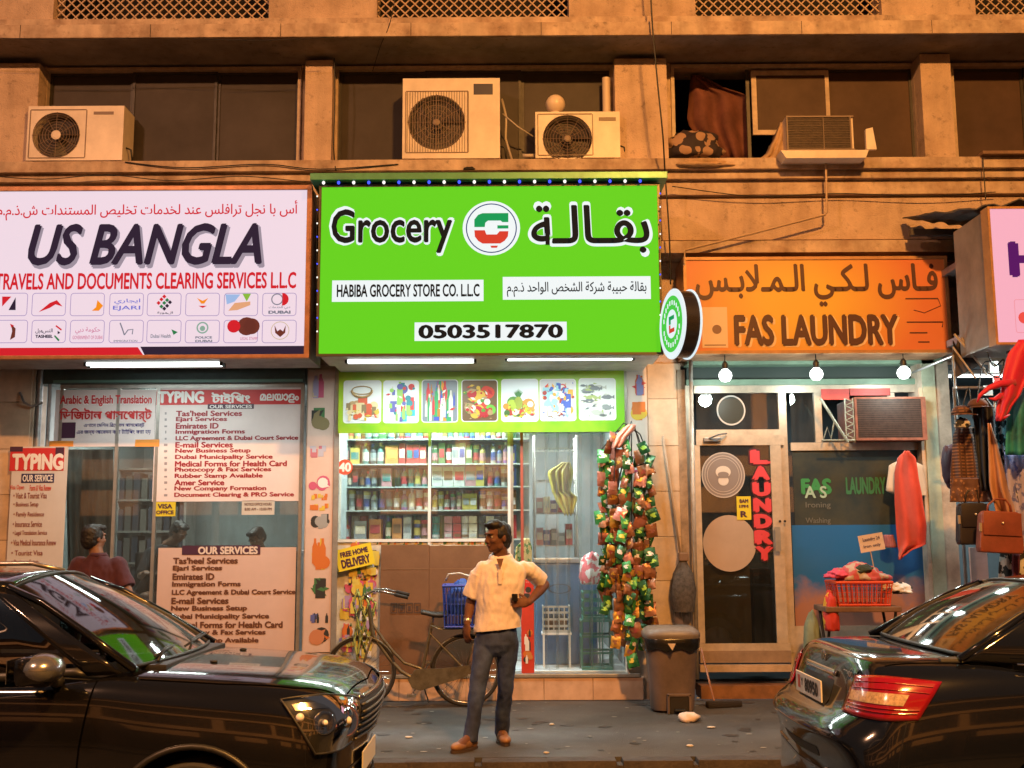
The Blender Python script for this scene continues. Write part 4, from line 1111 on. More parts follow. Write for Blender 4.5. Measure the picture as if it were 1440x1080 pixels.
mb.build('list_icons', mat('print_grey',(.30,.26,.28),.5), t)
t = sheet('services_poster', 'lower OUR SERVICES poster in brown lettering behind the parked hatchback', 'poster', (220,770,415,925), YP, (.62,.46,.42), cname='poster_salmon')
pbox('heading_band', PIN, t, (256,767,366,780), YP-.007, YP-.0035)
letters([('OUR SERVICES', (279,769,362,779), dict(bold=.05))], YP-.008, mat('print_cream2',(.7,.6,.55),.5), t)
xe2 = [334,312,301,338,415,321,347,378,397,373,363,310,368,405]
letters([(l_, (244-.5*i,784+i*11.3,xe2[i],792.5+i*11.3), dict(bold=.05)) for i, l_ in enumerate(SV[:12])], YP-.006, PBR, t, 'service_list')
YN = 10.8
t = sheet('typing_poster', 'tall narrow TYPING poster beside the agency window at the left edge', 'poster', (10,628,89,930), YN, (.60,.58,.58), cname='poster_grey')
pbox('heading_band', PRD, t, (14,630,90,662), YN-.006, YN-.0035)
pbox('heading_band', PIN, t, (14,628,32,635), YN-.008, YN-.0065); pbox('heading_band', PIN, t, (78,629,90,640), YN-.008, YN-.0065)
letters([('TYPING', (18,639,88,660), dict(bold=.06))], YN-.009, PWT, t)
pbox('subheading_band', mat('print_navy',(.03,.03,.10),.5), t, (30,666,76,679), YN-.006, YN-.0035)
letters([('OUR SERVICE', (32,668,74,677), dict(bold=.03))], YN-.007, PWT, t, 'subheading')
letters([('Visa Open', (14,682,34,690)), ('Form & Visa Renew', (42,682,72,690))], YN-.005, PRD, t, 'line')
letters([('• Visit & Tourist Visa', (19,693,66,701)), ('• Business Setup', (19,706,54,714)), ('• Family Residence', (19,720,62,728)), ('• Insurance Service', (18,733,59,741)), ('• Legal Translation Service', (18,746,66,754)), ('• Visa Medical Insurance Renew', (16,759,79,767)), ('• Tourist Visa', (16,774,60,781)), ('• Business Setup', (16,787,54,794))], YN-.005, PMR, t, 'service_list')
t = sheet('sticker', 'small yellow notice under the large TYPING poster', 'sticker', (216,706,247,726), YP-.002, (.65,.52,.03)); letters([('VISA', (222,709,242,715), dict(bold=.05)), ('OFFICE', (220,718,244,723), dict(bold=.05))], YP-.006, PIN, t)
t = sheet('notice_sheet', 'small pale paper notice below the right end of the TYPING poster', 'notice', (340,704,386,724), YP-.002, (.55,.52,.48)); letters([('NOTICE OFFICE HOURS', (344,707,382,711)), ('8:00 AM - 10:00 PM', (344,714,382,718))], YP-.006, PIN, t)
# furniture seen through the glass
def desk(label, px, Y, col):
    a,b,c_,d = R(*px, Y)
    t = thing('office_desk', label, 'desk', ((a+b)/2,Y,FL))
    box('desk_top', mat('desk_laminate',col,.4), t, a, b, Y, Y+.7, d-.03, d, bev=.005)
    box('front_panel', mat('desk_laminate',col,.4), t, a+.03, b-.03, Y+.05, Y+.07, FL+.05, d-.03)
    for xx in (a+.05, b-.09): box('leg', M_ALU, t, xx, xx+.04, Y+.02, Y+.66, FL-.03, d-.03)
desk('pale office desk behind the lower services poster', (265,775,420,790), 11.7, (.45,.42,.38))
cb = thing('filing_shelves', 'grey shelves with dark files against the agency back wall', 'shelves', (U(180,720,13.6).x,13.6,FL))
a,b,c_,d = R(160,640,225,860,13.5)
for k in range(6):
    z = FL+.25+k*.38; box('shelf', mat('shelf_grey',(.22,.21,.19),.5), cb, a, b+.3, 13.5, 13.9, z, z+.025)
    if k < 5:
        for q in range(9):
            w_ = (b+.3-a)/9
            box('file', mat('file_%d'%(q%4),[(.05,.05,.07),(.10,.09,.08),(.03,.035,.05),(.14,.12,.10)][q%4],.6), cb, a+q*w_+.01, a+(q+1)*w_-.015, 13.55, 13.85, z+.026, z+.026+.26+.03*((q*7)%3))
for q in (a, b+.3): box('post', M_ALU, cb, q-.015, q+.015, 13.48, 13.9, FL, FL+2.3)
drape('vertical_blind', 'pale grey curtain strips hanging behind the agency glass', 'curtain', [(632,92,160),(760,95,160),(900,98,160)], 11.3, mat('blind_grey',(.32,.34,.32),.8,var=.3,vs=6), folds=7, amp=.03, nx=56, ny=6, seed=2)

# ------------------------------------------------------------ product stickers on the pilasters
ST = thing('sticker_strip', 'pale strip of product stickers between the agency and the grocery', 'sign', (U(449,915,10.87).x,10.87,FL))
pbox('panel', mat('strip_pink',(.62,.46,.40),.45,var=.12,vs=3), ST, (430,520,468,917), 10.868, 10.88)
pbox('edge_trim', M_ALU, ST, (468,518,475,945), 10.85, 10.88)
O_,Y_,G_,B_,P_,K_,W_ = (.55,.15,.03),(.60,.42,.05),(.05,.16,.06),(.10,.12,.35),(.50,.09,.18),(.03,.03,.03),(.68,.66,.64)
for i,(py,h,cs,kd,tall) in enumerate([(526,34,[P_,(.5,.4,.3),(.32,.28,.45)],('bottle',),1.3),(572,34,[G_,K_,(.2,.16,.08)],('box','leaf','disc'),1),(626,18,[(.45,.15,.2),(.4,.4,.5)],('box',),1),(667,28,[P_,P_,W_],('disc','leaf','box'),1),(694,10,[O_,Y_],('box',),1),(707,12,[Y_,O_],('box',),1),(722,22,[K_,(.3,.3,.3)],('disc','box'),1),(757,44,[Y_,O_,O_],('bottle','disc'),1.4),(808,38,[G_,G_,K_],('leaf','box'),1),(862,14,[B_,K_],('bottle','box'),1),(874,38,[O_,K_,(.5,.2,.1)],('leaf','disc'),1)]):
    blobs('product_print', (433,py,465,py+h), 10.867, ST, cs, 9, 20+i, .35, .7, tall, kd)
ST = thing('sticker_strip', 'pale strip of product stickers right of the grocery door', 'sign', (U(897,880,10.87).x,10.87,FL))
pbox('panel', mat('strip_white',(.66,.56,.50),.45,var=.12,vs=3), ST, (884,516,913,890), 10.868, 10.88)
pbox('edge_trim', M_ALU, ST, (878,516,885,942), 10.84, 10.9)
for i,(py,h,cs,kd,tall) in enumerate([(526,30,[O_,(.5,.05,.05),(.2,.2,.4)],('bottle','leaf'),1.2),(564,30,[O_,Y_,O_],('box','disc'),1),(640,24,[P_,W_],('disc','box'),1),(700,22,[O_,Y_],('box',),1),(800,30,[O_,Y_,(.4,.05,.03)],('box',),1),(850,20,[Y_,G_],('box','disc'),1)]):
    blobs('product_print', (886,py,911,py+h), 10.867, ST, cs, 9, 50+i, .4, .8, tall, kd)

# ------------------------------------------------------------ grocery banner with seven pictures
YB = 10.80
t = thing('product_banner', 'green and yellow banner of seven food pictures under the green sign', 'banner', (U(676,608,YB).x,YB,U(676,608,YB).z))
m = mat('banner_green', (.16,.46,.02), .35, var=.75, vs=1.1, col2=(.42,.50,.03), detail=1)
pbox('board', m, t, (476,520,878,608), YB, YB+.04)
pbox('board_edge', mat('banner_edge',(.20,.50,.03),.4), t, (476,517,878,521), YB-.004, YB+.05)
pics = [((484,536,535,594),(.72,.74,.74),[(.45,.30,.14),Y_,(.62,.10,.04),(.7,.55,.3)],('disc','box'),16,True),
 ((540,536,588,594),(.74,.77,.80),[(.05,.40,.50),(.60,.05,.05),(.12,.12,.4),(.3,.55,.12)],('box','disc','bottle'),14,False),
 ((594,535,643,593),(.20,.22,.26),[(.75,.30,.03),(.6,.03,.04),(.05,.08,.45),(.65,.6,.55),(.03,.3,.1)],('bottle',),20,False),
 ((650,535,699,592),(.16,.09,.04),[(.15,.45,.05),(.6,.05,.03),(.65,.4,.05),(.45,.02,.03),(.4,.25,.12)],('disc','leaf'),26,False),
 ((706,534,756,592),(.72,.76,.80),[(.10,.25,.05),(.70,.55,.04),(.6,.25,.04),(.5,.05,.03),(.4,.5,.05)],('disc','leaf'),24,True),
 ((760,534,809,591),(.62,.60,.62),[(.65,.05,.04),(.75,.35,.04),(.05,.10,.45),(.7,.68,.66),(.3,.55,.65)],('box','disc','leaf'),34,False),
 ((815,533,865,590),(.66,.70,.68),[(.25,.27,.28),(.45,.46,.42),(.35,.42,.15),(.16,.18,.20)],('fish',),16,False)]
for i,(px_,bg_,cs,kd,n,bt) in enumerate(pics):
    a,b,c_,d = R(*px_, YB)
    mb = MB(); rrect(mb, a, b, c_, d, YB-.003, .025)
    pc = mb.build('picture', mat('picture_ground_%d'%i, bg_, .4), t)
    mb = MB(); rrect(mb, a-.008, b+.008, c_-.008, d+.008, YB-.0025, .03, .012); mb.build('picture_border', PWT, pc)
    blobs('print', (px_[0]+1,px_[1]+1,px_[2]-1,px_[3]-1), YB-.004, pc, cs, int(n*.8), 70+i, .22, .42, 1.2 if i != 2 else 1.9, kd, bottom=bt)
    blobs('print', (px_[0]+1,px_[1]+1,px_[2]-1,px_[3]-1), YB-.009, pc, [tuple(q*.55 for q in cs[0]),(.7,.66,.58)]+cs[1:], n*2, 170+i, .06, .2, 1.2 if i != 2 else 2.4, kd+('leaf',), bottom=bt)
    if i == 0:
        mb = MB(); p = U(509,553,YB-.01); mb.tube([p+Vector((math.cos(rad(q))*.10,0,.03+math.sin(rad(q))*.07)) for q in range(180,361,15)], .012, 5); mb.tube([p+Vector((math.cos(rad(q))*.10,0,.03+math.sin(rad(q))*.04)) for q in range(0,361,20)], .005, 4); mb.build('print', mat('print_basket',(.45,.30,.14),.6), pc)
    if i == 4:
        mb = MB(); p = U(729,560,YB-.012); mb.sphere(p+Vector((0,0,-.05)), .045, 10, 8, (1,.1,1.5)); mb.build('print', mat('print_pineapple',(.30,.34,.05),.6), pc)
        mb = MB()
        for k in range(-4,5): mb.face([p+Vector((-.012,0,.0)), p+Vector((.012,0,.0)), p+Vector((k*.012,-.001*abs(k),.10-.008*abs(k)))])
        mb.build('print', mat('print_leaf',(.08,.22,.08),.6), pc)

# ------------------------------------------------------------ grocery window and what stands behind it
sf = thing('shop_window', 'bright glass window of the grocery filled with shelved goods', 'shop window', (U(590,750,GY).x,GY,FL))
zb = zat(757,GY); zt = zat(606,GY)
xs_ = [U(q,700,GY).x for q in (474,604,716)]
for a, b in zip(xs_, xs_[1:]):
    MB().box(a+.012,b-.012,GY,GY+.006,zb,zt).build('pane', G_B, sf)
for q, x in enumerate(xs_): MB().box(x-.014,x+.014,GY-.02,GY+.03,FL,zt).build('mullion', mat('white_mullion',(.60,.62,.62),.4), sf)
MB().box(xs_[0],xs_[-1],GY-.022,GY+.03,zb-.03,zb).box(xs_[0],xs_[-1],GY-.022,GY+.03,FL,FL+.05).build('rail', mat('white_mullion',(0,0,0)), sf)
# lower panel papered over with product stickers
lp = thing('sticker_collage', 'busy yellow and white collage of stickers on the low panel left of the cardboard', 'sign', (U(500,900,GY).x,GY,FL))
a,b = xs_[0], xs_[-1]
box('panel', mat('collage_ground',(.62,.58,.50),.5,var=.3,vs=9), lp, a, b, GY-.006, GY+.02, FL+.05, zb-.03)
for i in range(44):
    r_ = random.Random(i+900); px_ = r_.uniform(474,514); py_ = r_.uniform(760,905)
    blobs('product_print', (px_,py_,px_+r_.uniform(14,26),py_+r_.uniform(16,30)), GY-.008-.0007*i, lp, r_.sample([Y_,O_,G_,(.35,.25,.45),W_,P_,K_,Y_,(.6,.5,.1)],3), 9, 200+i, .3, .7, 1.1)
for i in range(10):
    px_ = 520+i*19
    blobs('product_print', (px_,758,px_+20,766), GY-.008, lp, [Y_,O_,G_,W_], 8, 300+i, .5, .9, 1)
t = sheet('delivery_sign', 'yellow tilted FREE HOME DELIVERY card at the lower left of the grocery window', 'sign', (473,768,525,799), GY-.08, (.70,.56,.03), rot=-13)
letters([('FREE HOME', (480,773,519,780), dict(bold=.06)), ('DELIVERY', (479,784,519,795), dict(bold=.06))], GY-.084, PIN, t)
t = thing('sticker', 'round red sticker with number 40 on the grocery window', 'sticker', U(485,657,GY-.012))
p = U(485,657,GY-.010); mb = MB(); disc(mb, (p.x,p.z), .078, GY-.010, 24); mb.build('disc', mat('sticker_red',(.62,.10,.06),.4), t)
letters([('40', (477,651,493,663), dict(bold=.05))], GY-.011, PWT, t)

# shelves with goods
SHY = 11.75
rack = thing('display_shelves', 'glass display shelves behind the grocery window', 'shelves', (U(595,700,SHY).x,SHY,FL))
xa, xb = U(474,690,SHY).x, U(738,690,SHY).x
M_SH = mat('shelf_pale', (.40,.46,.45), .35)
rows_py = [617,652,684,717,758]
zr = [U(600,q,SHY).z for q in rows_py]
for z in zr: box('shelf', M_SH, rack, xa-.02, xb+.05, SHY-.02, SHY+.3, z-.014, z)
box('back_panel', mat('rack_back',(.34,.40,.40),.6), rack, xa-.02, xb+.05, SHY+.3, SHY+.32, zr[-1]-.4, U(600,600,SHY).z+.1)
for q in (474,541,606,672,738):
    x = U(q,690,SHY).x; box('post', M_SH, rack, x-.006, x+.006, SHY+.27, SHY+.3, FL, U(600,600,SHY).z+.1)
ORD = ['first','second','third','fourth','fifth','sixth','seventh','eighth','ninth','tenth','eleventh','twelfth','thirteenth','fourteenth','fifteenth','sixteenth','seventeenth','eighteenth','nineteenth','twentieth','twenty-first','twenty-second','twenty-third','twenty-fourth','twenty-fifth','twenty-sixth','twenty-seventh','twenty-eighth','twenty-ninth','thirtieth','thirty-first','thirty-second','thirty-third','thirty-fourth','thirty-fifth','thirty-sixth','thirty-seventh','thirty-eighth','thirty-ninth','fortieth']+['further']*40
PALC = {'red':(.36,.04,.045),'white':(.50,.49,.48),'blue':(.04,.07,.24),'pink':(.42,.20,.22),'teal':(.05,.17,.17),'orange':(.48,.19,.06),'yellow':(.42,.33,.08),'green':(.05,.14,.06),'brown':(.16,.08,.04),'grey':(.22,.24,.26),'purple':(.15,.07,.26),'cream':(.62,.54,.42),'dark':(.03,.04,.05)}
_base = {}
def product_mesh(kind, h, wd):
    key = (kind, round(h,2), round(wd,3))
    if key in _base: return _base[key]
    mb = MB(); r = wd/2
    if kind == 'box': mb.box(-r,r,-.04,.04,0,h,bev=.002)
    elif kind == 'bottle': mb.lathe((0,0,0), [(r*.9,0),(r,.01),(r,h*.62),(r*.8,h*.72),(r*.35,h*.80),(r*.35,h*.84)], 10)
    elif kind == 'tub': mb.lathe((0,0,0), [(r*.85,0),(r,h*.8),(r*1.02,h*.82)], 10)
    else: mb.lathe((0,0,0), [(r,0),(r,h)], 10)
    o = mb.build('tmp', PWT, None, smooth=35 if kind != 'box' else 0); me = o.data; bpy.data.objects.remove(o); me.materials.clear()
    mb = MB()
    if kind == 'box': mb.box(-r*.8,r*.8,-.0425,-.0402,h*.3,h*.72)
    elif kind == 'bottle': mb.lathe((0,0,0), [(r*1.015,h*.15),(r*1.015,h*.55)], 10, cap=False)
    else: mb.lathe((0,0,0), [(r*1.02,h*.2),(r*1.02,h*.6)], 10, cap=False)
    o = mb.build('tmp', PWT, None); lb = o.data; bpy.data.objects.remove(o); lb.materials.clear()
    mb = MB()
    if kind == 'bottle': mb.lathe((0,0,0), [(r*.45,h*.83),(r*.45,h)], 8)
    elif kind == 'tub': mb.lathe((0,0,0), [(r*1.06,h*.8),(r*1.06,h*.95),(r*.9,h)], 10)
    elif kind == 'can': mb.lathe((0,0,0), [(r*.92,h),(r*.92,h+.004)], 10)
    cp = None
    if kind != 'box':
        o = mb.build('tmp', PWT, None); cp = o.data; bpy.data.objects.remove(o); cp.materials.clear()
    else: mb.bm.free()
    _base[key] = (me, lb, cp); return _base[key]
NM = {'box':'carton','bottle':'bottle','tub':'tub','can':'can'}
GRP = {'box':'cartons','bottle':'bottles','tub':'tubs','can':'cans'}
def product(kind, c1, c2, c3, x, y, z, h, wd, label, group, parts=True):
    me, lb, cp = product_mesh(kind, h, wd)
    o = bpy.data.objects.new(NM[kind], me); COL.objects.link(o); o.location = (x,y,z); o.rotation_euler.z = random.uniform(-.15,.15)
    tag(o, label, NM[kind], group)
    # colours are set on the object, so that the mesh can be shared
    def setm(ob, c):
        if not ob.data.materials: ob.data.materials.append(PWT)
        ob.material_slots[0].link = 'OBJECT'; ob.material_slots[0].material = mat('pack_'+c, PALC[c], .4)
    setm(o, c1)
    if parts:
        l = bpy.data.objects.new('label', lb); COL.objects.link(l); l.parent = o; setm(l, c2)
        if cp: k = bpy.data.objects.new('lid', cp); COL.objects.link(k); k.parent = o; setm(k, c3)
    return o
SHN = ['top shelf','second shelf','third shelf','fourth shelf','lowest shelf']
spec = [ # per shelf: (px start, px end, kinds, colours, width px, height)
 [(478,512,'tub can',['yellow','brown'],9,.12),(512,560,'box bottle',['teal','green','dark'],10,.13),(560,604,'can tub',['white','red'],8,.11),(607,722,'bottle can',['white','red','blue','cream'],7,.13)],
 [(478,508,'box',['brown','dark','yellow'],13,.13),(508,538,'bottle box',['teal','dark'],10,.17),(541,560,'box',['orange'],18,.14),(561,604,'box can',['red','white'],9,.19),(607,672,'box tub',['red','white','pink','green'],9,.16),(674,690,'bottle',['yellow','green'],9,.17),(690,724,'bottle',['blue','purple','white'],8,.19)],
 [(478,534,'bottle can box',['dark','brown','grey'],8,.12),(536,562,'box',['pink','cream','green'],14,.17),(563,604,'can bottle',['grey','white','teal'],9,.14),(607,668,'box',['cream','white','pink'],15,.17),(669,684,'box',['orange','yellow'],12,.17),(685,724,'bottle tub',['white','teal','pink'],9,.15)],
 [(478,604,'bottle can tub',['brown','grey','purple','cream','dark','red','white'],10,.17),(607,650,'tub bottle',['white','grey','pink','red'],8,.13),(650,672,'box',['yellow','green'],10,.13),(673,724,'box tub',['pink','brown','white','grey'],10,.13)],
 [(478,496,'box bottle',['red','purple'],13,.24),(497,518,'box',['grey','cream'],17,.26),(519,540,'box',['cream','orange'],17,.26),(541,550,'bottle',['yellow','green'],9,.22),(551,566,'box',['orange','cream'],13,.26),(567,580,'box',['pink','white'],11,.24),(581,604,'bottle tub',['blue','brown','dark','yellow'],10,.20),(607,625,'can tub',['teal','grey','cream'],11,.09),(625,724,'can box',['dark','white','red','brown','cream','pink'],11,.10)]]
for si, segs in enumerate(spec):
    k = 0; rr = random.Random(si+40)
    for (p0, p1, kinds, cols, wpx, hh) in segs:
        p = p0+wpx/2
        while p+wpx/2 <= p1+2:
            kd = rr.choice(kinds.split()); c1 = rr.choice(cols); c2 = rr.choice([c for c in ['white','cream','grey','pink','teal','yellow','red','blue','brown'] if c != c1]); c3 = rr.choice(['white','red','blue','yellow','dark','green'])
            x = U(p,rows_py[si]-8,SHY).x; wd = wpx*.0076; h = min(.225, hh*1.5)*rr.uniform(.86,1.04)
            stack = 1
            if hh < .11: stack = 3 if si == 4 else 1; h = min(h, .075) if si == 4 else h
            for q in range(stack):
                lab = f"{c1} {NM[kd]}, {c2} label, {ORD[k]} from left, {SHN[si]} in grocery window"
                if stack > 1: lab = f"{c1} {NM[kd]}, {['lowest','second','third','topmost'][q]} in stack, {ORD[k]} from left, lowest grocery shelf"
                product(kd, c1, c2, c3, x, SHY+.07, zr[si]+q*(h+.006), h, wd, lab, f'{GRP[kd]} on the {SHN[si]} behind the grocery window', parts=q == 0 or stack == 1)
            k += 1; p += wpx+.6
    # second row, one step behind, mostly hidden
    for q in range(20):
        x = xa+.08+q*(xb-xa-.12)/20; c1 = rr.choice(list(PALC)); kd = 'can'
        product(kd, c1, 'white', 'red', x, SHY+.19, zr[si], [.17,.21,.20,.21,.25][si], .095, f"{c1} can in back row, {ORD[q]} from left, {SHN[si]} in grocery", f'cans in the back row of the {SHN[si]} behind the grocery window', parts=False)

# right part of the shop seen through the door: racks, fridge, crates
rk = thing('wire_rack', 'tall steel wire rack inside the grocery doorway', 'rack', (U(765,850,12.2).x,12.2,FL))
a,b,c_,d = R(752,612,812,900,12.1)
for x in (a,b):
    for y in (12.1,12.5): MB().cyl((x,y,FL),(x,y,d),.014,seg=8).build('post', M_ALU, rk, smooth=True)
for k in range(7):
    z = FL+.15+k*(d-FL-.3)/6
    mb = MB().box(a,b,12.1,12.115,z,z+.012).box(a,b,12.485,12.5,z,z+.012)
    for q in range(9): mb.box(a+q*(b-a)/8-.003,a+q*(b-a)/8+.003,12.1,12.5,z+.003,z+.009)
    mb.build('shelf', M_ALU, rk)
for k in range(5):
    z = FL+.165+k*(d-FL-.3)/6
    rr = random.Random(k)
    for q in range(5):
        c1 = rr.choice(list(PALC)); product('box', c1, 'white', 'red', a+.06+q*(b-a-.1)/4.6, 12.25, z, rr.uniform(.12,.24), .075, f"{c1} carton, {ORD[q]} from left, {['lowest','second','third','fourth','highest'][k]} filled level of doorway wire rack", 'cartons on the wire rack in the grocery doorway')
t = thing('chest_fridge', 'blue chest fridge with faint oval logo inside the grocery doorway', 'fridge', (U(785,880,12.0).x,12.0,FL))
a,b,c_,d = R(752,785,840,905,11.7)
box('body', mat('fridge_blue',(.06,.16,.32),.3,var=.2,vs=3), t, a, b, 11.72, 12.25, FL, d-.05, bev=.02)
box('lid', M_ALU, t, a-.01, b+.01, 11.70, 12.27, d-.05, d, bev=.01)
mb = MB(); disc(mb, (U(787,828,11.7).x,U(787,828,11.7).z), .12, 11.712, 30, .05, r_in=.105); mb.build('logo_ring', mat('ink_dark',(.03,.04,.06),.5), t)
t = thing('milk_crate', 'grey crate of dark bottles in front of the blue fridge', 'crate', (U(783,880,11.55).x,11.55,FL))
a,b,c_,d = R(763,852,802,890,11.5)
def crate(t, a, b, y0, y1, z0, z1, m, bars=5, rowsn=4):
    mb = MB(); w_ = .012
    for (xx0,xx1,yy0,yy1) in ((a,b,y0,y0+w_),(a,b,y1-w_,y1),(a,a+w_,y0+w_,y1-w_),(b-w_,b,y0+w_,y1-w_)):
        for k in range(rowsn+1):
            z = z0+(z1-z0)*k/rowsn; hh = w_*(1.6 if k in (0,rowsn) else .9); mb.box(xx0,xx1,yy0,yy1,max(z0,z-hh),min(z1,z+hh)) if k not in (0,) else mb.box(xx0,xx1,yy0,yy1,z0,z0+hh*1.5)
        n = bars if xx1-xx0 > .05 else 4
        for k in range(n+1):
            if xx1-xx0 > .05: x = xx0+w_/2+(xx1-xx0-w_)*k/n; mb.box(x-w_/2,x+w_/2,yy0+.001,yy1-.001,z0+.002,z1-.002)
            else: y = yy0+(yy1-yy0)*k/n; mb.box(xx0+.001,xx1-.001,y-w_/2,y+w_/2,z0+.002,z1-.002)
    mb.build('basket_wall', m, t); box('base', m, t, a+.002, b-.002, y0+.002, y1-.002, z0, z0+.01)
crate(t, a, b, 11.5, 11.8, c_, d, mat('crate_grey',(.42,.44,.44),.5))
t['label'] = 'pale grey crate standing in front of the blue fridge'
rr = random.Random(4)
for q in range(5): product('bottle', 'dark', 'brown', 'dark', a+.05+q*(b-a-.1)/4, 11.6, c_+.012, .22, .05, f'dark bottle in the grey crate, {ORD[q]} from the left', 'dark bottles in the grey crate by the fridge')
box_t = thing('crate_stand', 'low white stand carrying the grey crate', 'stand', ((a+b)/2,11.6,FL)); box('top', PWT, box_t, a-.01, b+.01, 11.48, 11.82, c_-.02, c_-.001)
for q in (a,b-.02):
    for y in (11.49,11.79): box('leg', PWT, box_t, q, q+.02, y, y+.02, FL, c_-.02)
for k,(px_,lb) in enumerate([((818,872,862,925),'lower green plastic crate inside the grocery door'),((820,832,858,871),'upper green plastic crate stacked inside the grocery door')]):
    a,b,c_,d = R(*px_, 11.25)
    if k == 0: c_ = FL; d1 = d
    else: c_ = d1+.004
    t = thing('green_crate', lb, 'crate', ((a+b)/2,11.4,c_), 'green crates inside the grocery door')
    crate(t, a, b, 11.25, 11.6, c_, d, mat('crate_green',(.04,.20,.17),.45), 3, 3)
lump('net_bag', 'pink and white bag of goods on the green crates', 'bag', U(833,806,11.4), .12,.12,.20, two_tone('bag_pinkwhite',(.60,.10,.12),(.65,.6,.58),14,'NOISE',pos=.48), 9, .2)
drape('hanging_bag', 'yellow plastic bags hanging inside the grocery doorway', 'bag', [(650,790,802),(664,770,806),(690,776,802),(700,780,812),(724,794,806)], 11.6, mat('yellow_bag',(.42,.36,.05),.5,var=.3,vs=9), folds=4, amp=.03, seed=4, th=.004, jag=2)
# plastic strip curtain at the door
G_S = glass('strip_plastic', (.86,.89,.88), .10, .10, dirt_haze=.16, dirt_haze_col=(.55,.57,.56))
ct = thing('strip_curtain', 'clear plastic strip curtain hanging in the grocery doorway', 'curtain', (U(800,606,11.02).x,11.02,zat(607,11)))
strips = [736,752,768,784,800,816,832,848,862,876]
for i,(a_,b_) in enumerate(zip(strips, strips[1:])):
    P = []
    for j in range(9):
        v = j/8; row = []
        for k in range(4):
            u = k/3; px_ = a_-2+(b_-a_+4)*u
            row.append(U(px_, 607+(941-607)*v, 11.0+.03*(i%2)+.012*math.sin(u*3.14)+.015*math.sin(v*3+i*1.3)+(.05*v*math.sin(i*2.2))))
        P.append(row)
    MB().grid(P).build('strip', G_S, ct, smooth=True)
a = U(733,607,11).x; b = U(880,607,11).x; z = zat(607,11)
MB().box(a,b,10.96,11.06,z-.01,z+.05).build('rail', M_ALU, ct)
for q in (720,734): 
    x = U(q,700,10.97).x; tag(MB().box(x-.014,x+.014,10.96,11.0,FL,z).build('door_post', M_ALU if q == 720 else mat('maroon_post',(.30,.07,.05),.5), None), 'pale upright post left of the strip curtain' if q == 720 else 'maroon upright edge beside the strip curtain', 'post')
# red display strip and cartons just left of the strip curtain
t = thing('snack_display', 'tall red and orange display card behind the standing man', 'display', (U(742,880,10.9).x,10.93,FL))
a,b,c_,d = R(733,815,751,940,10.92)
box('card', mat('display_red',(.55,.05,.03),.45,var=.2), t, a, b, 10.92, 10.945, FL+.012, d, bev=.003)
blobs('product_print', (734,885,750,935), 10.917, t, [O_,(.5,.2,.05),K_,W_], 12, 77, .4, .8, 1)
blobs('product_print', (734,818,750,850), 10.917, t, [(.6,.2,.2),(.5,.02,.02),K_], 8, 78, .4, .8, 1)
# umbrella-like green fringe and white strip just above the man's shoulder
drape('leafy_bag', 'small green and yellow bag hanging beside the strip curtain', 'bag', [(757,737,744),(770,726,748),(795,724,748)], 11.1, two_tone('leafy_print',(.10,.25,.05),(.6,.55,.25),18,'NOISE'), folds=3, amp=.02, seed=6, nx=8, ny=8)

# ------------------------------------------------------------ cardboard sheet leaning on the step
M_CB = mat('cardboard', (.165,.078,.034), .85, var=.18, vs=3, bump=.15, bs=20)
t = thing('cardboard_sheet', 'large flattened brown cardboard box leaning against the grocery window', 'cardboard', (U(615,945,10.9).x,10.9,FL))
a,b,c_,d = R(534,766,704,945,10.87)
c_ = FL+.013
xm = U(603,850,10.88).x; tl = .05
def lean(mb):
    for v in mb.bm.verts: v.co.y += (v.co.z-c_)*tl
    return mb
lean(MB().box(a,xm-.003,10.86,10.872,c_,d,bev=.002)).build('board', M_CB, t)
lean(MB().box(xm+.003,b,10.857,10.869,c_,d-.01,bev=.002)).build('board', M_CB, t)
lean(MB().box(xm-.004,xm+.004,10.866,10.874,c_,d-.005)).build('fold', mat('cardboard_dark',(.20,.10,.05),.9), t)
zf = U(600,800,10.87).z
lean(MB().box(a,b,10.8555,10.8565,zf-.003,zf)).build('crease', mat('cardboard_crease',(.28,.15,.07),.9), t)
mb = MB()
for i in range(4):
    q0,q1,q2,q3 = R(549+i*11,848,558+i*11,862,10.86)
    for s_ in ((q0,q1,q2,q2+.006),(q0,q1,q3-.006,q3),(q0,q0+.006,q2,q3),(q1-.006,q1,q2,q3),((q0+q1)/2-.012,(q0+q1)/2+.012,q2+.02,q3-.03)): mb.box(s_[0],s_[1],10.852,10.854,s_[2],s_[3])
lean(mb).build('handling_marks', mat('box_ink',(.06,.03,.02),.8), t)

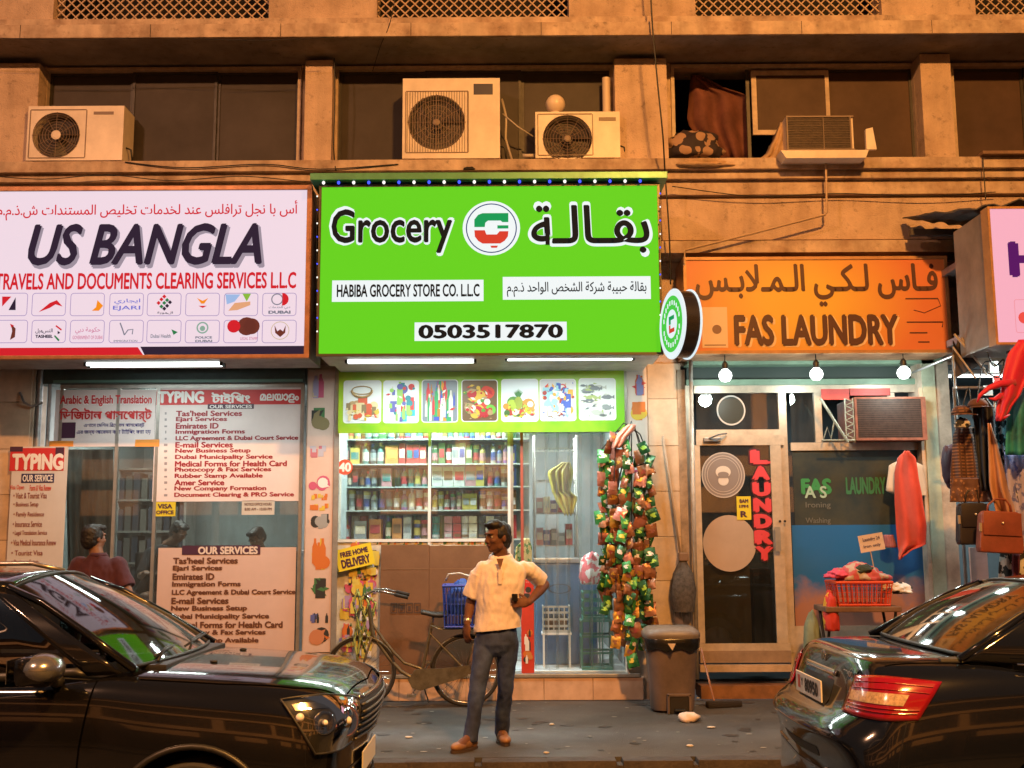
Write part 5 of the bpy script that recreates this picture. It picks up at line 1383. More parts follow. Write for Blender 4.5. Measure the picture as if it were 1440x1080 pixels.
# ------------------------------------------------------------ strings of snack packets
FOIL = [mat('foil_green',(.04,.24,.06),.36,.3,coat=.25), mat('foil_dark_green',(.02,.10,.03),.36,.3,coat=.25), mat('foil_orange',(.30,.12,.05),.36,.3,coat=.25), mat('foil_red',(.30,.06,.04),.38,.3,coat=.25), mat('foil_brown',(.25,.10,.04),.38,.3,coat=.25), mat('foil_gold',(.60,.32,.05),.36,.4,coat=.25), mat('foil_pink',(.42,.17,.13),.38,.3,coat=.25)]
SPOT = [mat('packet_yellow',(.7,.55,.08),.3), mat('packet_white',(.75,.7,.65),.3), mat('packet_lime',(.35,.6,.08),.3)]
def packet_mesh(w_, h, seed):
    rr = random.Random(seed); P = []
    for i in range(9):
        v = i/8; row = []
        for j in range(8):
            u = j/7
            bulge = (math.sin(math.pi*min(1,max(0,(v-.07)/.86)))**.6)*(math.sin(math.pi*u)**.7)
            wr = noise.noise(Vector((u*5,v*6,seed)))*.008*(.4+bulge)
            ww = w_*(1-.10*bulge*abs(v-.5))
            row.append(Vector(((u-.5)*ww, -.017*bulge-wr*1.4, -v*h)))
        P.append(row)
    back = [[Vector((p.x,-p.y*.7,p.z)) for p in row] for row in P]
    mb = MB(); mb.grid(P); mb.grid(back); bmesh.ops.remove_doubles(mb.bm, verts=mb.bm.verts[:], dist=.0006)
    o = mb.build('tmp', PWT, None, smooth=True); me = o.data; bpy.data.objects.remove(o); me.materials.clear(); me.materials.append(PWT)
    mb = MB(); cy = -.5*h
    P = [[Vector(((u-.5)*w_*.62, -.0205-.001, cy+(v-.5)*h*.34*(1-.4*abs(u-.5)))) for u in (0,.25,.5,.75,1)] for v in (0,.5,1)]
    for row in P:
        for i, p in enumerate(row): p.y += .006*abs(i-2)
    mb.grid(P); o = mb.build('tmp', PWT, None, smooth=True); lb = o.data; bpy.data.objects.remove(o); lb.materials.clear(); lb.materials.append(PWT)
    return me, lb
PM = [packet_mesh(.125,.145,k) for k in range(5)]
STR = [ # px column, y top, y bottom, depth, palette, describing words
 ([(846,632),(846,760)], 10.62, [0,4,0,6], 'leftmost upper string of green and pink snack packets'),
 ([(851,770),(851,860)], 10.66, [1,1,4], 'short dark green string below the leftmost snack packets'),
 ([(866,608),(863,700)], 10.55, [6,4], 'short pink and red string at the front of the snack packets'),
 ([(864,715),(868,905)], 10.58, [4,5,4,2], 'brown and gold string of packets at the lower left'),
 ([(880,620),(880,800)], 10.54, [0,4,1,6,0,4], 'long green and orange string second from the centre'),
 ([(888,800),(890,930)], 10.53, [5,0,4,1,0], 'lowest hanging string of green and gold snack packets'),
 ([(898,622),(897,850)], 10.57, [1,4,1,4,6,1], 'dark green and brown string right of the centre'),
 ([(912,640),(914,880)], 10.60, [1,4,1,1,2], 'rightmost string of dark green and orange packets'),
 ([(858,640),(860,830)], 10.66, [1,0,4], 'green string behind the pink and red packets'),
 ([(873,700),(876,900)], 10.66, [4,1,5], 'brown string behind the centre of the snack packets'),
 ([(905,640),(906,910)], 10.67, [1,4,1,0], 'dark string at the back right of the snack packets')]
hook = U(888,600,10.6)
for si,(cl,Y,pal,lb) in enumerate(STR):
    (xa_,ya_),(xb_,yb_) = cl; top = U(xa_,ya_,Y); bot = U(xb_,yb_,Y)
    t = thing('packet_string', lb, 'snack packets', top, 'strings of snack packets hanging at the grocery door')
    L = (top-bot).length; n = max(3,int(L/.07)); rr = random.Random(si)
    for k in range(n):
        f_ = k/n; p = top.lerp(bot, f_)
        me, lbm = PM[rr.randrange(5)]
        o = bpy.data.objects.new('packet', me); COL.objects.link(o); o.parent = t
        o.location = p-top+Vector((rr.uniform(-.03,.03), rr.uniform(-.03,.03), 0)); o.rotation_euler = (rr.uniform(-.4,.4), rr.uniform(-.4,.4), rr.uniform(-.9,.9)); q_ = rr.uniform(.66,1.0); o.scale = (q_,q_,q_)
        o.material_slots[0].link = 'OBJECT'; o.material_slots[0].material = FOIL[pal[k%len(pal)]]
        l = bpy.data.objects.new('print', lbm); COL.objects.link(l); l.parent = o; l.material_slots[0].link='OBJECT'; l.material_slots[0].material = SPOT[rr.randrange(3)] if pal[k%len(pal)] in (0,1,3) else FOIL[rr.choice([2,5,3,6])]
    mb = MB(); mb.tube([hook, hook.lerp(top,.5)+Vector((0,-.02,.06)), top], .006, 5); mb.cyl(top, bot, .004, seg=5)
    mb.build('cord', M_BLK, t)
tag(MB().tube([hook+Vector((0,.26,.02)), hook+Vector((0,.05,.03)), hook+Vector((0,0,.05)), hook+Vector((0,-.03,.01))], .008, 6).build('wall_hook', M_STEEL, None, smooth=True), 'steel hook holding the strings of snack packets', 'hook')
drape('wrapped_strap', 'pink twisted plastic strap knotted over the hook of the snack packets', 'strap', [(597,884,894),(604,874,892),(616,864,880),(630,860,872)], 10.5, mat('strap_pink',(.55,.25,.2),.4), folds=2, amp=.02, seed=4, nx=8, ny=8, th=.012)

# ------------------------------------------------------------ laundry front
YD = 11.0
lf = thing('shop_window', 'beige aluminium and glass front of the laundry with a poster behind the right pane', 'shop window', (U(1130,900,YD).x,YD,.15))
G_L = glass('laundry_glass', (.88,.90,.90), .10, .02, dirt_haze=.10, dirt_haze_col=(.3,.32,.32))
def bar(px, Y0, Y1, m, parent, name='rail'): return pbox(name, m, parent, px, Y0, Y1)
bar((976,541,1304,552), YD-.03, YD+.03, M_ALUB, lf)
bar((968,541,979,918), YD-.03, YD+.03, M_ALUB, lf, 'mullion'); bar((1101,552,1112,918), YD-.028, YD+.03, M_ALUB, lf, 'mullion')
bar((1300,552,1308,880), YD-.028, YD+.03, mat('green_grey_paint',(.30,.36,.30),.5,var=.3), lf, 'mullion')
bar((979,604,1101,612), YD-.026, YD+.03, M_ALUB, lf); bar((1112,622,1300,633), YD-.026, YD+.03, M_ALUB, lf)
bar((1146,552,1156,622), YD-.026, YD+.03, M_ALUB, lf, 'mullion'); bar((1250,552,1258,560), YD-.026, YD+.03, M_ALUB, lf, 'mullion')
for px_ in ((979,552,1101,604),(1112,552,1146,622),(1112,633,1300,880)): pbox('pane', G_L, lf, px_, YD, YD+.006)
bar((1112,880,1306,960), YD-.02, YD+.03, M_ALUB, lf, 'kick_panel')
bar((965,497,1304,541), YD+.05, YD+.12, mat('shutter_dark',(.035,.05,.045),.6), lf, 'shutter_box')
bar((965,499,1325,512), YD-.16, YD+.02, mat('pale_green_board',(.20,.30,.22),.5,var=.25), lf, 'header_board')
bar((965,533,1304,541), YD-.06, YD+.03, mat('pale_green_board',(0,0,0)), lf, 'header_board')
bar((1306,500,1324,880), 10.84, 10.90, mat('pale_green_wall',(.42,.46,.34),.6,var=.3,vs=4), lf, 'jamb')
# left side post and conduit
pbox('door_jamb', mat('jamb_dirty',(.40,.30,.22),.5,.2,var=.5,vs=7), lf, (957,520,968,918), 10.86, 10.95)
tag(MB().cyl((U(975,700,10.72).x,10.78,.2),(U(973,520,10.72).x,10.78,ZT+.05),.02,seg=10).build('conduit', mat('conduit_white',(.5,.46,.42),.4,.2,var=.4), None, smooth=True), 'long pale conduit running down the left side of the laundry door', 'pipe')
# the door
dr = thing('laundry_door', 'beige framed glass laundry door with LAUNDRY in red letters', 'door', (U(1045,915,YD-.05).x,YD-.05,.3))
Yd = YD-.05
fr = [((979,612,1103,626),'top_rail'),((979,626,988,905),'stile'),((1088,626,1103,905),'stile'),((979,905,1112,915),'bottom_rail')]
for px_, nm in fr: pbox(nm, M_ALUB, dr, px_, Yd-.02, Yd+.02)
pbox('pane', glass('door_glass',(.55,.62,.62),.14,.02,dirt_haze=.10,dirt_haze_col=(.25,.26,.26)), dr, (988,626,1088,905), Yd, Yd+.006)
pbox('bottom_rail', mat('sill_brown',(.30,.21,.15),.6,var=.3), dr, (985,915,1113,932), Yd-.03, Yd+.02)
pbox('bottom_rail', mat('sill_pale',(.52,.38,.27),.6,var=.3), dr, (985,935,1113,945), Yd-.06, Yd+.02)
h = pbox('handle', M_ALU, dr, (1090,741,1098,775), Yd-.08, Yd-.065); 
pbox('handle_bracket', M_ALU, h, (1092,744,1096,748), Yd-.065, Yd-.02); pbox('handle_bracket', M_ALU, h, (1092,768,1096,772), Yd-.065, Yd-.02)
for px_ in (1097,1104): p = U(px_,733,Yd-.03); MB().lathe(p, [(.012,0),(.012,.01)], 10, (0,1,0)).build('lock', M_BLK, dr)
mb = MB(); p = U(999,617,Yd-.03)
mb.box(p.x-.07,p.x+.10,Yd-.06,Yd-.02,p.z-.03,p.z+.01,bev=.005); mb.tube([(p.x-.02,Yd-.06,p.z),(p.x+.06,Yd-.14,p.z+.03),(p.x+.16,Yd-.05,p.z+.05)], .008, 6); mb.build('door_closer', M_STEEL, dr)
for i, ch in enumerate('LAUNDRY'):
    letters([(ch, (1058+i*1.0,633+i*22.6,1080+i*1.0,652+i*22.6), dict(bold=.07, bold2=.11))], Yd-.006, mat('sign_dark_edge',(.05,.01,.02),.5), dr, 'letter_edge')
    letters([(ch, (1059+i*1.0,634+i*22.6,1079+i*1.0,651+i*22.6), dict(bold=.09))], Yd-.016, mat('laundry_red',(.60,.05,.07),.5), dr, 'letter')
# round stickers on the door and transom
def round_sticker(label, px, py, r, Y, fill, rings, extra=None):
    p = U(px,py,Y); t = thing('round_sticker', label, 'sticker', p)
    mb = MB(); disc(mb, (p.x,p.z), r, Y, 36, r*1.05); mb.build('disc', fill, t)
    for k,(ro,ri,m_) in enumerate(rings):
        mb = MB(); disc(mb, (p.x,p.z), ro, Y-.0015-.0005*k, 36, ro*1.05, r_in=ri); mb.build('ring', m_, t)
    if extra: extra(t, p, Y)
    return t
SGY = mat('sticker_grey',(.22,.18,.17),.5); SPL = mat('sticker_pale',(.48,.42,.38),.5)
def face_(t, p, Y):
    mb = MB(); disc(mb, (p.x,p.z+.03), .075, Y-.004, 20, .06); disc(mb, (p.x,p.z-.055), .052, Y-.004, 20, .05); mb.build('emblem', mat('emblem_cream',(.60,.52,.46),.5), t)
    mb = MB(); disc(mb, (p.x,p.z+.005), .055, Y-.006, 20, .028); mb.box(p.x-.05,p.x+.05,Y-.0065,Y-.006,p.z-.03,p.z+.0); mb.build('emblem', SGY, t)
round_sticker('round grey sticker with a pale moustached emblem on the laundry door', 1017,668,.215, Yd-.006, SGY, [(.215,.205,SPL),(.185,.178,SPL),(.16,.155,SPL)], face_)
round_sticker('plain round beige disc stuck in the middle of the laundry door', 1026,764,.262, Yd-.008, mat('disc_beige',(.42,.31,.24),.6,var=.12,vs=3), [])
round_sticker('round ring sticker on the glass above the laundry door', 1028,577,.145, YD-.008, mat('disc_dark_green',(.025,.03,.025),.4), [(.145,.13,SPL)])
t = sheet('sticker', 'yellow notice with dark marks on the laundry door', 'sticker', (1036,698,1056,731), Yd-.010, (.55,.48,.04))
letters([('8AM', (1040,702,1052,707), dict(bold=.05)), ('1PM', (1040,710,1052,714), dict(bold=.05)), ('R', (1042,719,1050,727), dict(bold=.05))], Yd-.015, PIN, t)
t = thing('cardboard_box', 'brown cardboard panel standing behind the lower laundry door glass', 'cardboard', (U(1022,905,11.2).x,11.2,.2))
pbox('board', mat('cardboard_bright',(.50,.26,.11),.8,var=.2,vs=4), t, (990,795,1056,912), 11.0, 11.02)
pbox('dark_bundle', M_DARK, t, (1060,800,1086,905), 11.3, 11.5)
t.children[1].name = 'backing'
# window print: dark upper, blue sky lower
Yw = YD-.0065
t = thing('window_poster', 'poster behind the laundry window, dark above and blue sky with pink clouds below', 'poster', (U(1210,800,Yw).x,Yw,U(1210,870,Yw).z))
a,b,c_,d = R(1116,738,1302,880,Yw)
m = mat('sky_print',(.04,.22,.55),.3); n_ = m.node_tree.nodes; l_ = m.node_tree.links
tc = n_.new('ShaderNodeTexCoord'); sp = n_.new('ShaderNodeSeparateXYZ'); nz = n_.new('ShaderNodeTexNoise'); nz.inputs['Scale'].default_value = 4; nz.inputs['Detail'].default_value = 6
ad = n_.new('ShaderNodeMath'); ad.operation = 'MULTIPLY_ADD'; ad.inputs[1].default_value = .55; cr = n_.new('ShaderNodeValToRGB')
l_.new(tc.outputs['Object'], sp.inputs[0]); l_.new(tc.outputs['Object'], nz.inputs['Vector']); l_.new(nz.outputs['Fac'], ad.inputs[0]); l_.new(sp.outputs['Z'], ad.inputs[2]); l_.new(ad.outputs[0], cr.inputs[0])
cr.color_ramp.elements[0].position = .46; cr.color_ramp.elements[0].color = (.34,.17,.13,1); cr.color_ramp.elements[1].position = .64; cr.color_ramp.elements[1].color = (.02,.13,.36,1)
l_.new(cr.outputs[0], n_['Principled BSDF'].inputs['Base Color'])
box('sky_print', m, t, a, b, Yw, Yw+.004, c_, d)
pbox('dark_print', mat('dark_print',(.03,.045,.05),.25,var=.6,vs=3,col2=(.06,.065,.05)), t, (1116,633,1302,738), Yw, Yw+.004)
letters([('FAS', (1128,674,1168,694), dict(bold=.06))], Yw-.003, mat('print_green',(.03,.25,.08),.5), t)
letters([('A S', (1132,684,1162,700), dict(bold=.03))], Yw-.006, mat('painted_glint',(.35,.5,.4),.5), t, 'lettering_glint')  # pale letters paint a glint over the green lettering
letters([('LAUNDRY', (1190,672,1245,694), dict(bold=.05))], Yw-.003, mat('print_green2',(.03,.18,.08),.5), t)
letters([('Ironing', (1133,706,1168,716)), ('Washing', (1133,728,1168,738))], Yw-.003, mat('print_dim',(.12,.13,.12),.5), t)
# transom: air conditioner, truss bracket, red boards
Ya = 10.72
x0,x1,z0,z1 = R(1203,558,1303,619,Ya)
t = thing('window_air_conditioner', 'brown rusty window air conditioner set into the laundry transom', 'air conditioner', ((x0+x1)/2,Ya+.2,z0))
MB().box(x0,x1,Ya+.02,Ya+.6,z0,z1,bev=.008).build('casing', mat('rust_casing',(.30,.10,.06),.6,.1,var=.5,vs=10), t)
mb = MB().box(x0,x1,Ya,Ya+.02,z1-.02,z1).box(x0,x1,Ya,Ya+.02,z0,z0+.025).box(x0,x0+.02,Ya,Ya+.02,z0+.025,z1-.02).box(x1-.045,x1,Ya,Ya+.02,z0+.025,z1-.02)
mb.build('front_frame', mat('rust_casing',(0,0,0)), t)
MB().box(x0+.02,x1-.045,Ya+.008,Ya+.02,z0+.025,z1-.02).build('coil', mat('coil',(0,0,0)), t)
mb = MB()
for k in range(1,18): mb.box(x0+.02,x1-.045,Ya+.003,Ya+.009,z0+.02+k*(z1-z0-.04)/18-.0015,z0+.02+k*(z1-z0-.04)/18+.0015)
mb.build('louvre', mat('louvre_dark',(.09,.04,.035),.6), t)
mb = MB(); a,b,c_,d = R(1155,560,1203,622,Ya)
mb.tube([(a,Ya,d),(a+(b-a)*.75,Ya,c_)], .014, 6); mb.tube([(a,Ya+.02,c_+.02),(b,Ya+.02,c_+.02)], .012, 6)
for k in range(6):
    z_ = c_+(d-c_)*k/6; mb.tube([(b-.09,Ya+.02,z_),(b-.01,Ya+.02,z_+(d-c_)/12)], .006, 5); mb.tube([(b-.01,Ya+.02,z_+(d-c_)/12),(b-.09,Ya+.02,z_+(d-c_)/6)], .006, 5)
mb.cyl((b-.09,Ya+.02,c_),(b-.09,Ya+.02,d),.007,seg=6).cyl((b-.01,Ya+.02,c_),(b-.01,Ya+.02,d),.007,seg=6)
mb.tube([(a+.05,Ya+.15,c_+.03),(a+.09,Ya+.12,c_+.16),(a+.13,Ya+.15,c_+.05),(a+.17,Ya+.15,c_+.22)], .008, 5)
tag(mb.build('steel_bracket', mat('bracket_grey',(.32,.33,.27),.5,.3,var=.4), None), 'lattice steel bracket left of the rusty transom air conditioner', 'bracket')
for px_, lb in (((1155,547,1194,562),'left red board above the transom bracket'),((1195,546,1252,556),'right red board above the transom air conditioner')):
    tag(pbox('red_board', mat('board_red',(.60,.08,.07),.5,var=.2,vs=5), None, px_, YD-.045, YD-.034), lb, 'board', 'red boards in the laundry transom')
# red cloth and pale shirt hanging in the window
drape('red_cloth', 'long red cloth hanging in front of the laundry window', 'cloth', [(634,1272,1278),(645,1262,1288),(665,1258,1291),(700,1258,1297),(740,1260,1303),(765,1262,1302),(775,1264,1280),(785,1263,1268)], 10.7, mat('scarlet_cloth',(.58,.06,.03),.85,sheen=.2,var=.2,vs=4), folds=1.4, amp=.05, seed=7, nx=24, ny=28, jag=2.5)
drape('pale_shirt', 'pale shirt hanging behind the long red cloth', 'shirt', [(648,1262,1285),(655,1250,1298),(690,1246,1303),(697,1262,1302)], 10.8, mat('cream_cloth',(.60,.48,.38),.9), folds=2, amp=.02, seed=9)
# card stuck in the basket
t = sheet('price_card', 'pale card with two handwritten lines standing in the red basket', 'card', (1208,751,1243,775), 10.55, (.62,.48,.38), rot=-9)
letters([('Laundry 24', (1214,755,1238,761)), ('Iron only', (1214,765,1238,770))], 10.54, PIN, t)
mb = MB().cyl(U(1222,772,10.56),U(1224,812,10.56),.005,seg=6).build('stick', mat('wood_pale',(.45,.32,.18),.7), t)
drape('checked_rag', 'small checked purple cloth hanging right of the price card', 'cloth', [(752,1242,1256),(770,1243,1262)], 10.8, two_tone('check_purple',(.16,.07,.14),(.35,.12,.12),22,'CHECK'), folds=1, amp=.01, seed=3, nx=6, ny=6)
# ------------------------------------------------------------ goods and clutter at the laundry and the clothes shop
def basket(name, label, c, wx, wy, h, m, tilt=0, cols=9, rowsn=4):
    t = thing(name, label, 'basket', c, rot=(0,0,rad(tilt)))
    x0,x1,y0,y1,z0,z1 = c.x-wx/2,c.x+wx/2,c.y-wy/2,c.y+wy/2,c.z,c.z+h
    mb = MB(); fl = .05*wx
    def P(u, v, z_):   # outline flares towards the rim
        k = 1+ .12*(z_-z0)/h
        return (c.x+(u)*wx/2*k, c.y+(v)*wy/2*k, z_)
    for zz, th in ((z0+.012,.02),(z0+h*.3,.006),(z0+h*.55,.006),(z0+h*.78,.006),(z1-.015,.03)):
        C_ = [P(-1,-1,zz),P(1,-1,zz),P(1,1,zz),P(-1,1,zz)]
        mb.tube(C_, th/2, 6, closed=True)
    for k in range(cols+1):
        u = -1+2*k/cols
        for v in (-1,1): mb.cyl(P(u,v,z0),P(u,v,z1-.01),.006,seg=5)
    for k in range(1,6):
        v = -1+2*k/6
        for u in (-1,1): mb.cyl(P(u,v,z0),P(u,v,z1-.01),.006,seg=5)
    mb.build('basket_wall', m, t, smooth=40)
    MB().box(x0,x1,y0,y1,z0,z0+.01).build('base', m, t)
    return t
YK = 10.35
# ironing table that carries the baskets
zt_ = U(1210,852,YK).z
t = thing('folding_table', 'dark folding table with a brown cloth carrying the red laundry basket', 'table', (U(1205,850,YK).x,YK+.15,0))
a, b = U(1156,850,YK).x, U(1262,850,YK).x
box('table_top', mat('table_brown',(.20,.11,.07),.7,var=.4,vs=6), t, a, b, YK-.12, YK+.30, zt_-.05, zt_, bev=.01)
for x in (a+.05,b-.05):
    for sgn in (-1,1): MB().cyl((x,YK+.09-sgn*.18,0),(x,YK+.09+sgn*.18,zt_-.05),.014,seg=8).build('leg', M_BLK, t)
basket('laundry_basket', 'red plastic basket of clothes on the table in front of the laundry', Vector((U(1212,845,YK).x,YK+.08,zt_+.001)), .46,.32,.23, mat('basket_red',(.62,.06,.02),.4), cols=11)
lump('clothes_heap', 'grey and pink clothes heaped in the red basket', 'clothes', (U(1212,800,YK).x,YK+.08,zt_+.26), .22,.14,.10, two_tone('heap_cloth',(.45,.36,.30),(.50,.10,.12),9,'NOISE'), 11, .4)
lump('pink_bundle', 'bright pink cloth bundle at the left of the red basket', 'cloth', (U(1186,792,YK).x,YK+.05,zt_+.28), .13,.10,.05, mat('pink_cloth',(.60,.07,.14),.8), 5, .4)
lump('dark_cap', 'dark green cloth lying on top of the clothes in the red basket', 'cloth', (U(1215,802,YK).x,YK+.02,zt_+.33), .09,.08,.045, mat('dark_green_cloth',(.03,.045,.03),.85), 6, .3)
lump('yellow_bag', 'yellow and red bag standing at the left end of the folding table', 'bag', (U(1166,830,YK).x,YK-.02,zt_-.10), .07,.09,.22, two_tone('bag_yellow',(.60,.32,.03),(.50,.04,.03),7,'NOISE'), 12, .2)
lump('rolled_cloth', 'tall grey green rolled cloth beside the laundry window frame', 'cloth', (U(1141,860,YK+.2).x,YK+.2,.40), .09,.09,.42, mat('sage_cloth',(.20,.24,.16),.9,var=.3,vs=4), 14, .12)
lump('shoe_heap', 'black and white shoes heaped right of the red basket', 'shoes', (U(1263,822,YK).x,YK+.05,zt_+.14), .12,.10,.06, two_tone('shoe_bw',(.02,.02,.02),(.6,.55,.5),8,'VORONOI',pos=.35), 21, .4)

# clothes on the rail at the right edge (x from 1325 on)
YC = 9.7
rl = thing('clothes_rail', 'steel clothes rail under the pink sign at the right edge', 'rail', (U(1400,540,YC).x,YC,0))
za = U(1390,545,YC).z
xa = U(1345,545,YC).x
MB().cyl((xa,YC,za),(xa+3,YC,za),.014,seg=8).build('bar', M_STEEL, rl, smooth=True)
for x in (xa+.02,xa+2.9): MB().cyl((x,YC+.1,0),(x,YC+.1,za+.02),.016,seg=8).build('post', M_STEEL, rl, smooth=True)
MB().cyl((xa+.02,YC+.08,za+.3),(xa+.02,YC+1.1,za+.3),.012,seg=8).cyl((xa+.02,YC+.08,za),(xa+.02,YC+.08,za+.3),.012,seg=8).build('bracket', M_STEEL, rl)
CK = two_tone('check_brown',(.26,.13,.08),(.08,.04,.035),9,'CHECK')
ZB = two_tone('zebra_print',(.02,.02,.02),(.55,.55,.52),15,'NOISE',contrast=.03,pos=.5)
drape('checked_bag', 'brown checked shirt hanging at the right edge above the dark handbag', 'shirt', [(600,1345,1372),(615,1340,1382),(660,1337,1388),(705,1336,1392)], 9.45, CK, folds=2.5, amp=.03, seed=21)
drape('patterned_skirt', 'brown patterned cloth below the checked shirt', 'cloth', [(672,1340,1402),(690,1337,1408),(706,1336,1412)], 9.40, two_tone('scale_brown',(.30,.16,.10),(.12,.06,.05),30,'VORONOI',pos=.3), folds=4, amp=.02, seed=22)
drape('navy_jacket', 'dark navy jacket with long sleeves hanging at the right edge', 'jacket', [(560,1374,1388),(575,1368,1398),(620,1372,1400),(660,1376,1397),(690,1380,1394)], 9.35, mat('navy_cloth',(.02,.024,.04),.7,var=.3), folds=2, amp=.04, seed=23)
drape('tan_coat', 'long tan coat hanging sideways at the right edge', 'coat', [(595,1389,1393),(630,1390,1404),(680,1391,1416),(720,1400,1428),(760,1424,1433),(778,1431,1434)], 9.2, mat('tan_cloth',(.50,.26,.16),.8,var=.2,vs=4), folds=1.6, amp=.05, seed=24)
drape('spotted_dress', 'black and white spotted dress behind the tan coat', 'dress', [(560,1398,1412),(590,1394,1424),(660,1398,1430),(730,1412,1442)], 9.55, ZB, folds=3, amp=.03, seed=25)
drape('turquoise_dress', 'turquoise dress fading to dark blue at the right edge', 'dress', [(545,1424,1470),(580,1416,1472),(640,1414,1476)], 9.3, mat('turquoise_cloth',(.03,.34,.42),.75,var=.85,vs=3,col2=(.02,.05,.10)), folds=3, amp=.04, seed=26)
drape('lavender_dress', 'lavender printed dress hanging lowest at the right edge', 'dress', [(635,1412,1480),(700,1416,1482),(775,1424,1486)], 9.5, two_tone('lavender_print',(.40,.38,.62),(.12,.14,.42),16,'NOISE',contrast=.08,pos=.52), folds=3, amp=.035, seed=27)
drape('striped_top', 'black and white striped top hanging near the bottom right', 'shirt', [(765,1408,1446),(800,1404,1452),(835,1404,1452)], 9.5, ZB, folds=2, amp=.02, seed=28)
drape('maroon_sleeve', 'narrow maroon sleeve hanging below the brown handbag', 'sleeve', [(775,1424,1434),(800,1423,1434),(812,1425,1432)], 9.3, mat('wine_cloth',(.14,.02,.03),.8), folds=1, amp=.01, seed=29, nx=6, ny=6)
# red garment with two trailing straps
RC = mat('bright_red_cloth',(.55,.008,.06),.6,sheen=.2)
t = thing('red_garment', 'bright red garment with trailing straps hanging under the pink sign', 'clothes', U(1425,480,9.0))
drape('cloth', '', '', [(478,1432,1462),(500,1416,1460),(530,1410,1446),(552,1408,1436),(575,1402,1420),(592,1402,1410)], 9.0, RC, folds=1.5, amp=.03, seed=31, parent=t, th=.02)
mb = MB(); mb.tube([U(1426,538,9.0),U(1405,540,8.98),U(1390,546,8.97),U(1378,556,8.96),U(1374,566,8.96)], [.035,.03,.022,.016,.006], 8); mb.build('strap', RC, t, smooth=True)
mb = MB(); mb.tube([U(1408,556,8.99),U(1398,562,8.98),U(1391,560,8.97)], [.025,.018,.006], 8); mb.tube([U(1402,585,9.0),U(1412,588,9.0),U(1420,583,9.0)], [.03,.016,.005], 8); mb.build('strap', RC, t, smooth=True)
# caps and hats
def cap(label, c, r, m, sg=1):
    t = thing('cap', label, 'cap', c)
    b = MB(); b.lathe(c, [(r,0),(r*.98,r*.25),(r*.8,r*.55),(r*.45,r*.78),(.004,r*.84)], 18); b.build('crown', m, t, smooth=True)
    P = []
    for i in range(7):
        a_ = rad(-60+20*i); P.append([c+Vector((math.sin(a_)*r*k, -math.cos(a_)*r*k*(1.0), -.01*k*(k>1))) for k in (.95,1.25,1.55)])
    MB().grid(P).build('brim', m, t, smooth=True, solid=.006)
    return t
cap('brown checked cap on the hanging clothes at the right edge', U(1352,582,9.35), .085, CK)
cap('dark brown cap beside the checked cap at the right edge', U(1375,572,9.3), .085, mat('brown_felt',(.10,.045,.03),.9))
lump('white_toy', 'small black and white cloth tied under the checked cap', 'cloth', U(1353,597,9.32), .06,.04,.05, ZB, 33, .3)
lump('purple_backpack', 'dark purple backpack hanging beside the laundry jamb', 'backpack', U(1338,655,9.9), .085,.09,.20, mat('purple_nylon',(.055,.03,.06),.6), 34, .12, flat=False)
# handbags
def handbag(label, px, Y, m, tilt=0):
    a,b,c_,d = R(*px, Y); cx = (a+b)/2
    t = thing('handbag', label, 'handbag', (cx,Y,c_), rot=(0,rad(tilt),0))
    bb = MB(); bb.prism([(a+.01,c_),(b-.01,c_),(b,c_+.04),(b-.02,d-.03),(b-.05,d),(a+.05,d),(a+.02,d-.03),(a,c_+.04)], Y-.05, Y+.05)
    bmesh.ops.bevel(bb.bm, geom=bb.bm.edges[:], offset=.015, segments=3, affect='EDGES', profile=.6)
    bb.build('body', m, t, smooth=60)
    f = MB(); f.box(a+.025,b-.025,Y-.062,Y-.05,c_+(d-c_)*.42,d-.01,bev=.004); f.build('flap', m, t, smooth=40)
    k = MB(); k.sphere((cx,Y-.066,c_+(d-c_)*.72), .011, 8, 6).box(a-.004,a+.015,Y-.055,Y-.04,c_+(d-c_)*.5,c_+(d-c_)*.7); k.build('buckle', mat('pale_metal',(.6,.55,.5),.3,.6), t)
    h = MB(); h.tube([(a+.08,Y,d-.01),(a+.09,Y,d+.05),(cx-.03,Y,d+.10),(cx+.05,Y,d+.10),(b-.09,Y,d+.05),(b-.08,Y,d-.01)], .009, 8); h.build('handle', m, t, smooth=True)
handbag('large tan brown leather handbag at the right edge', (1373,719,1435,778), 9.15, mat('brown_leather',(.26,.07,.045),.45,var=.3,vs=6,bump=.2,bs=90), 3)
handbag('black handbag half hidden behind the brown leather one', (1345,707,1392,766), 9.4, mat('black_leather',(.02,.016,.022),.45))
tag(pbox('display_board', mat('pink_board',(.55,.36,.32),.6,var=.2), None, (1366,770,1390,840), 9.9, 9.93), 'pale pink board standing below the handbags', 'board')
# folded umbrella / awning cloth with sticks
t = thing('folded_awning', 'dark folded awning with pale sticks beside the pink sign', 'awning', U(1362,500,9.9))
mb = MB(); mb.grid([[U(1340+q*4,478+q*1.5+8*math.sin(q*2),9.9), U(1338+q*5.5,535-q*3,9.85)] for q in range(8)]); mb.build('cloth', mat('dark_canvas',(.05,.035,.03),.9,var=.4), t, solid=.01)
mb = MB(); mb.cyl(U(1342,470,9.8),U(1385,520,9.7),.012,seg=6).cyl(U(1352,475,9.78),U(1388,528,9.7),.009,seg=6).cyl(U(1340,488,9.8),U(1372,532,9.7),.009,seg=6); mb.build('stick', mat('stick_grey',(.35,.28,.22),.6), t)
cable('tangled cables left of the red garment at the right edge', [U(1345,540,9.8),U(1352,575,9.6),U(1362,545,9.6),U(1370,590,9.55),U(1380,520,9.6),U(1390,508,9.6),U(1402,514,9.6)], .006)
cable('cables looping above the clothes rail at the right edge', [U(1388,495,9.3),U(1398,515,9.3),U(1412,505,9.3),U(1405,530,9.3),U(1390,525,9.3)], .007)
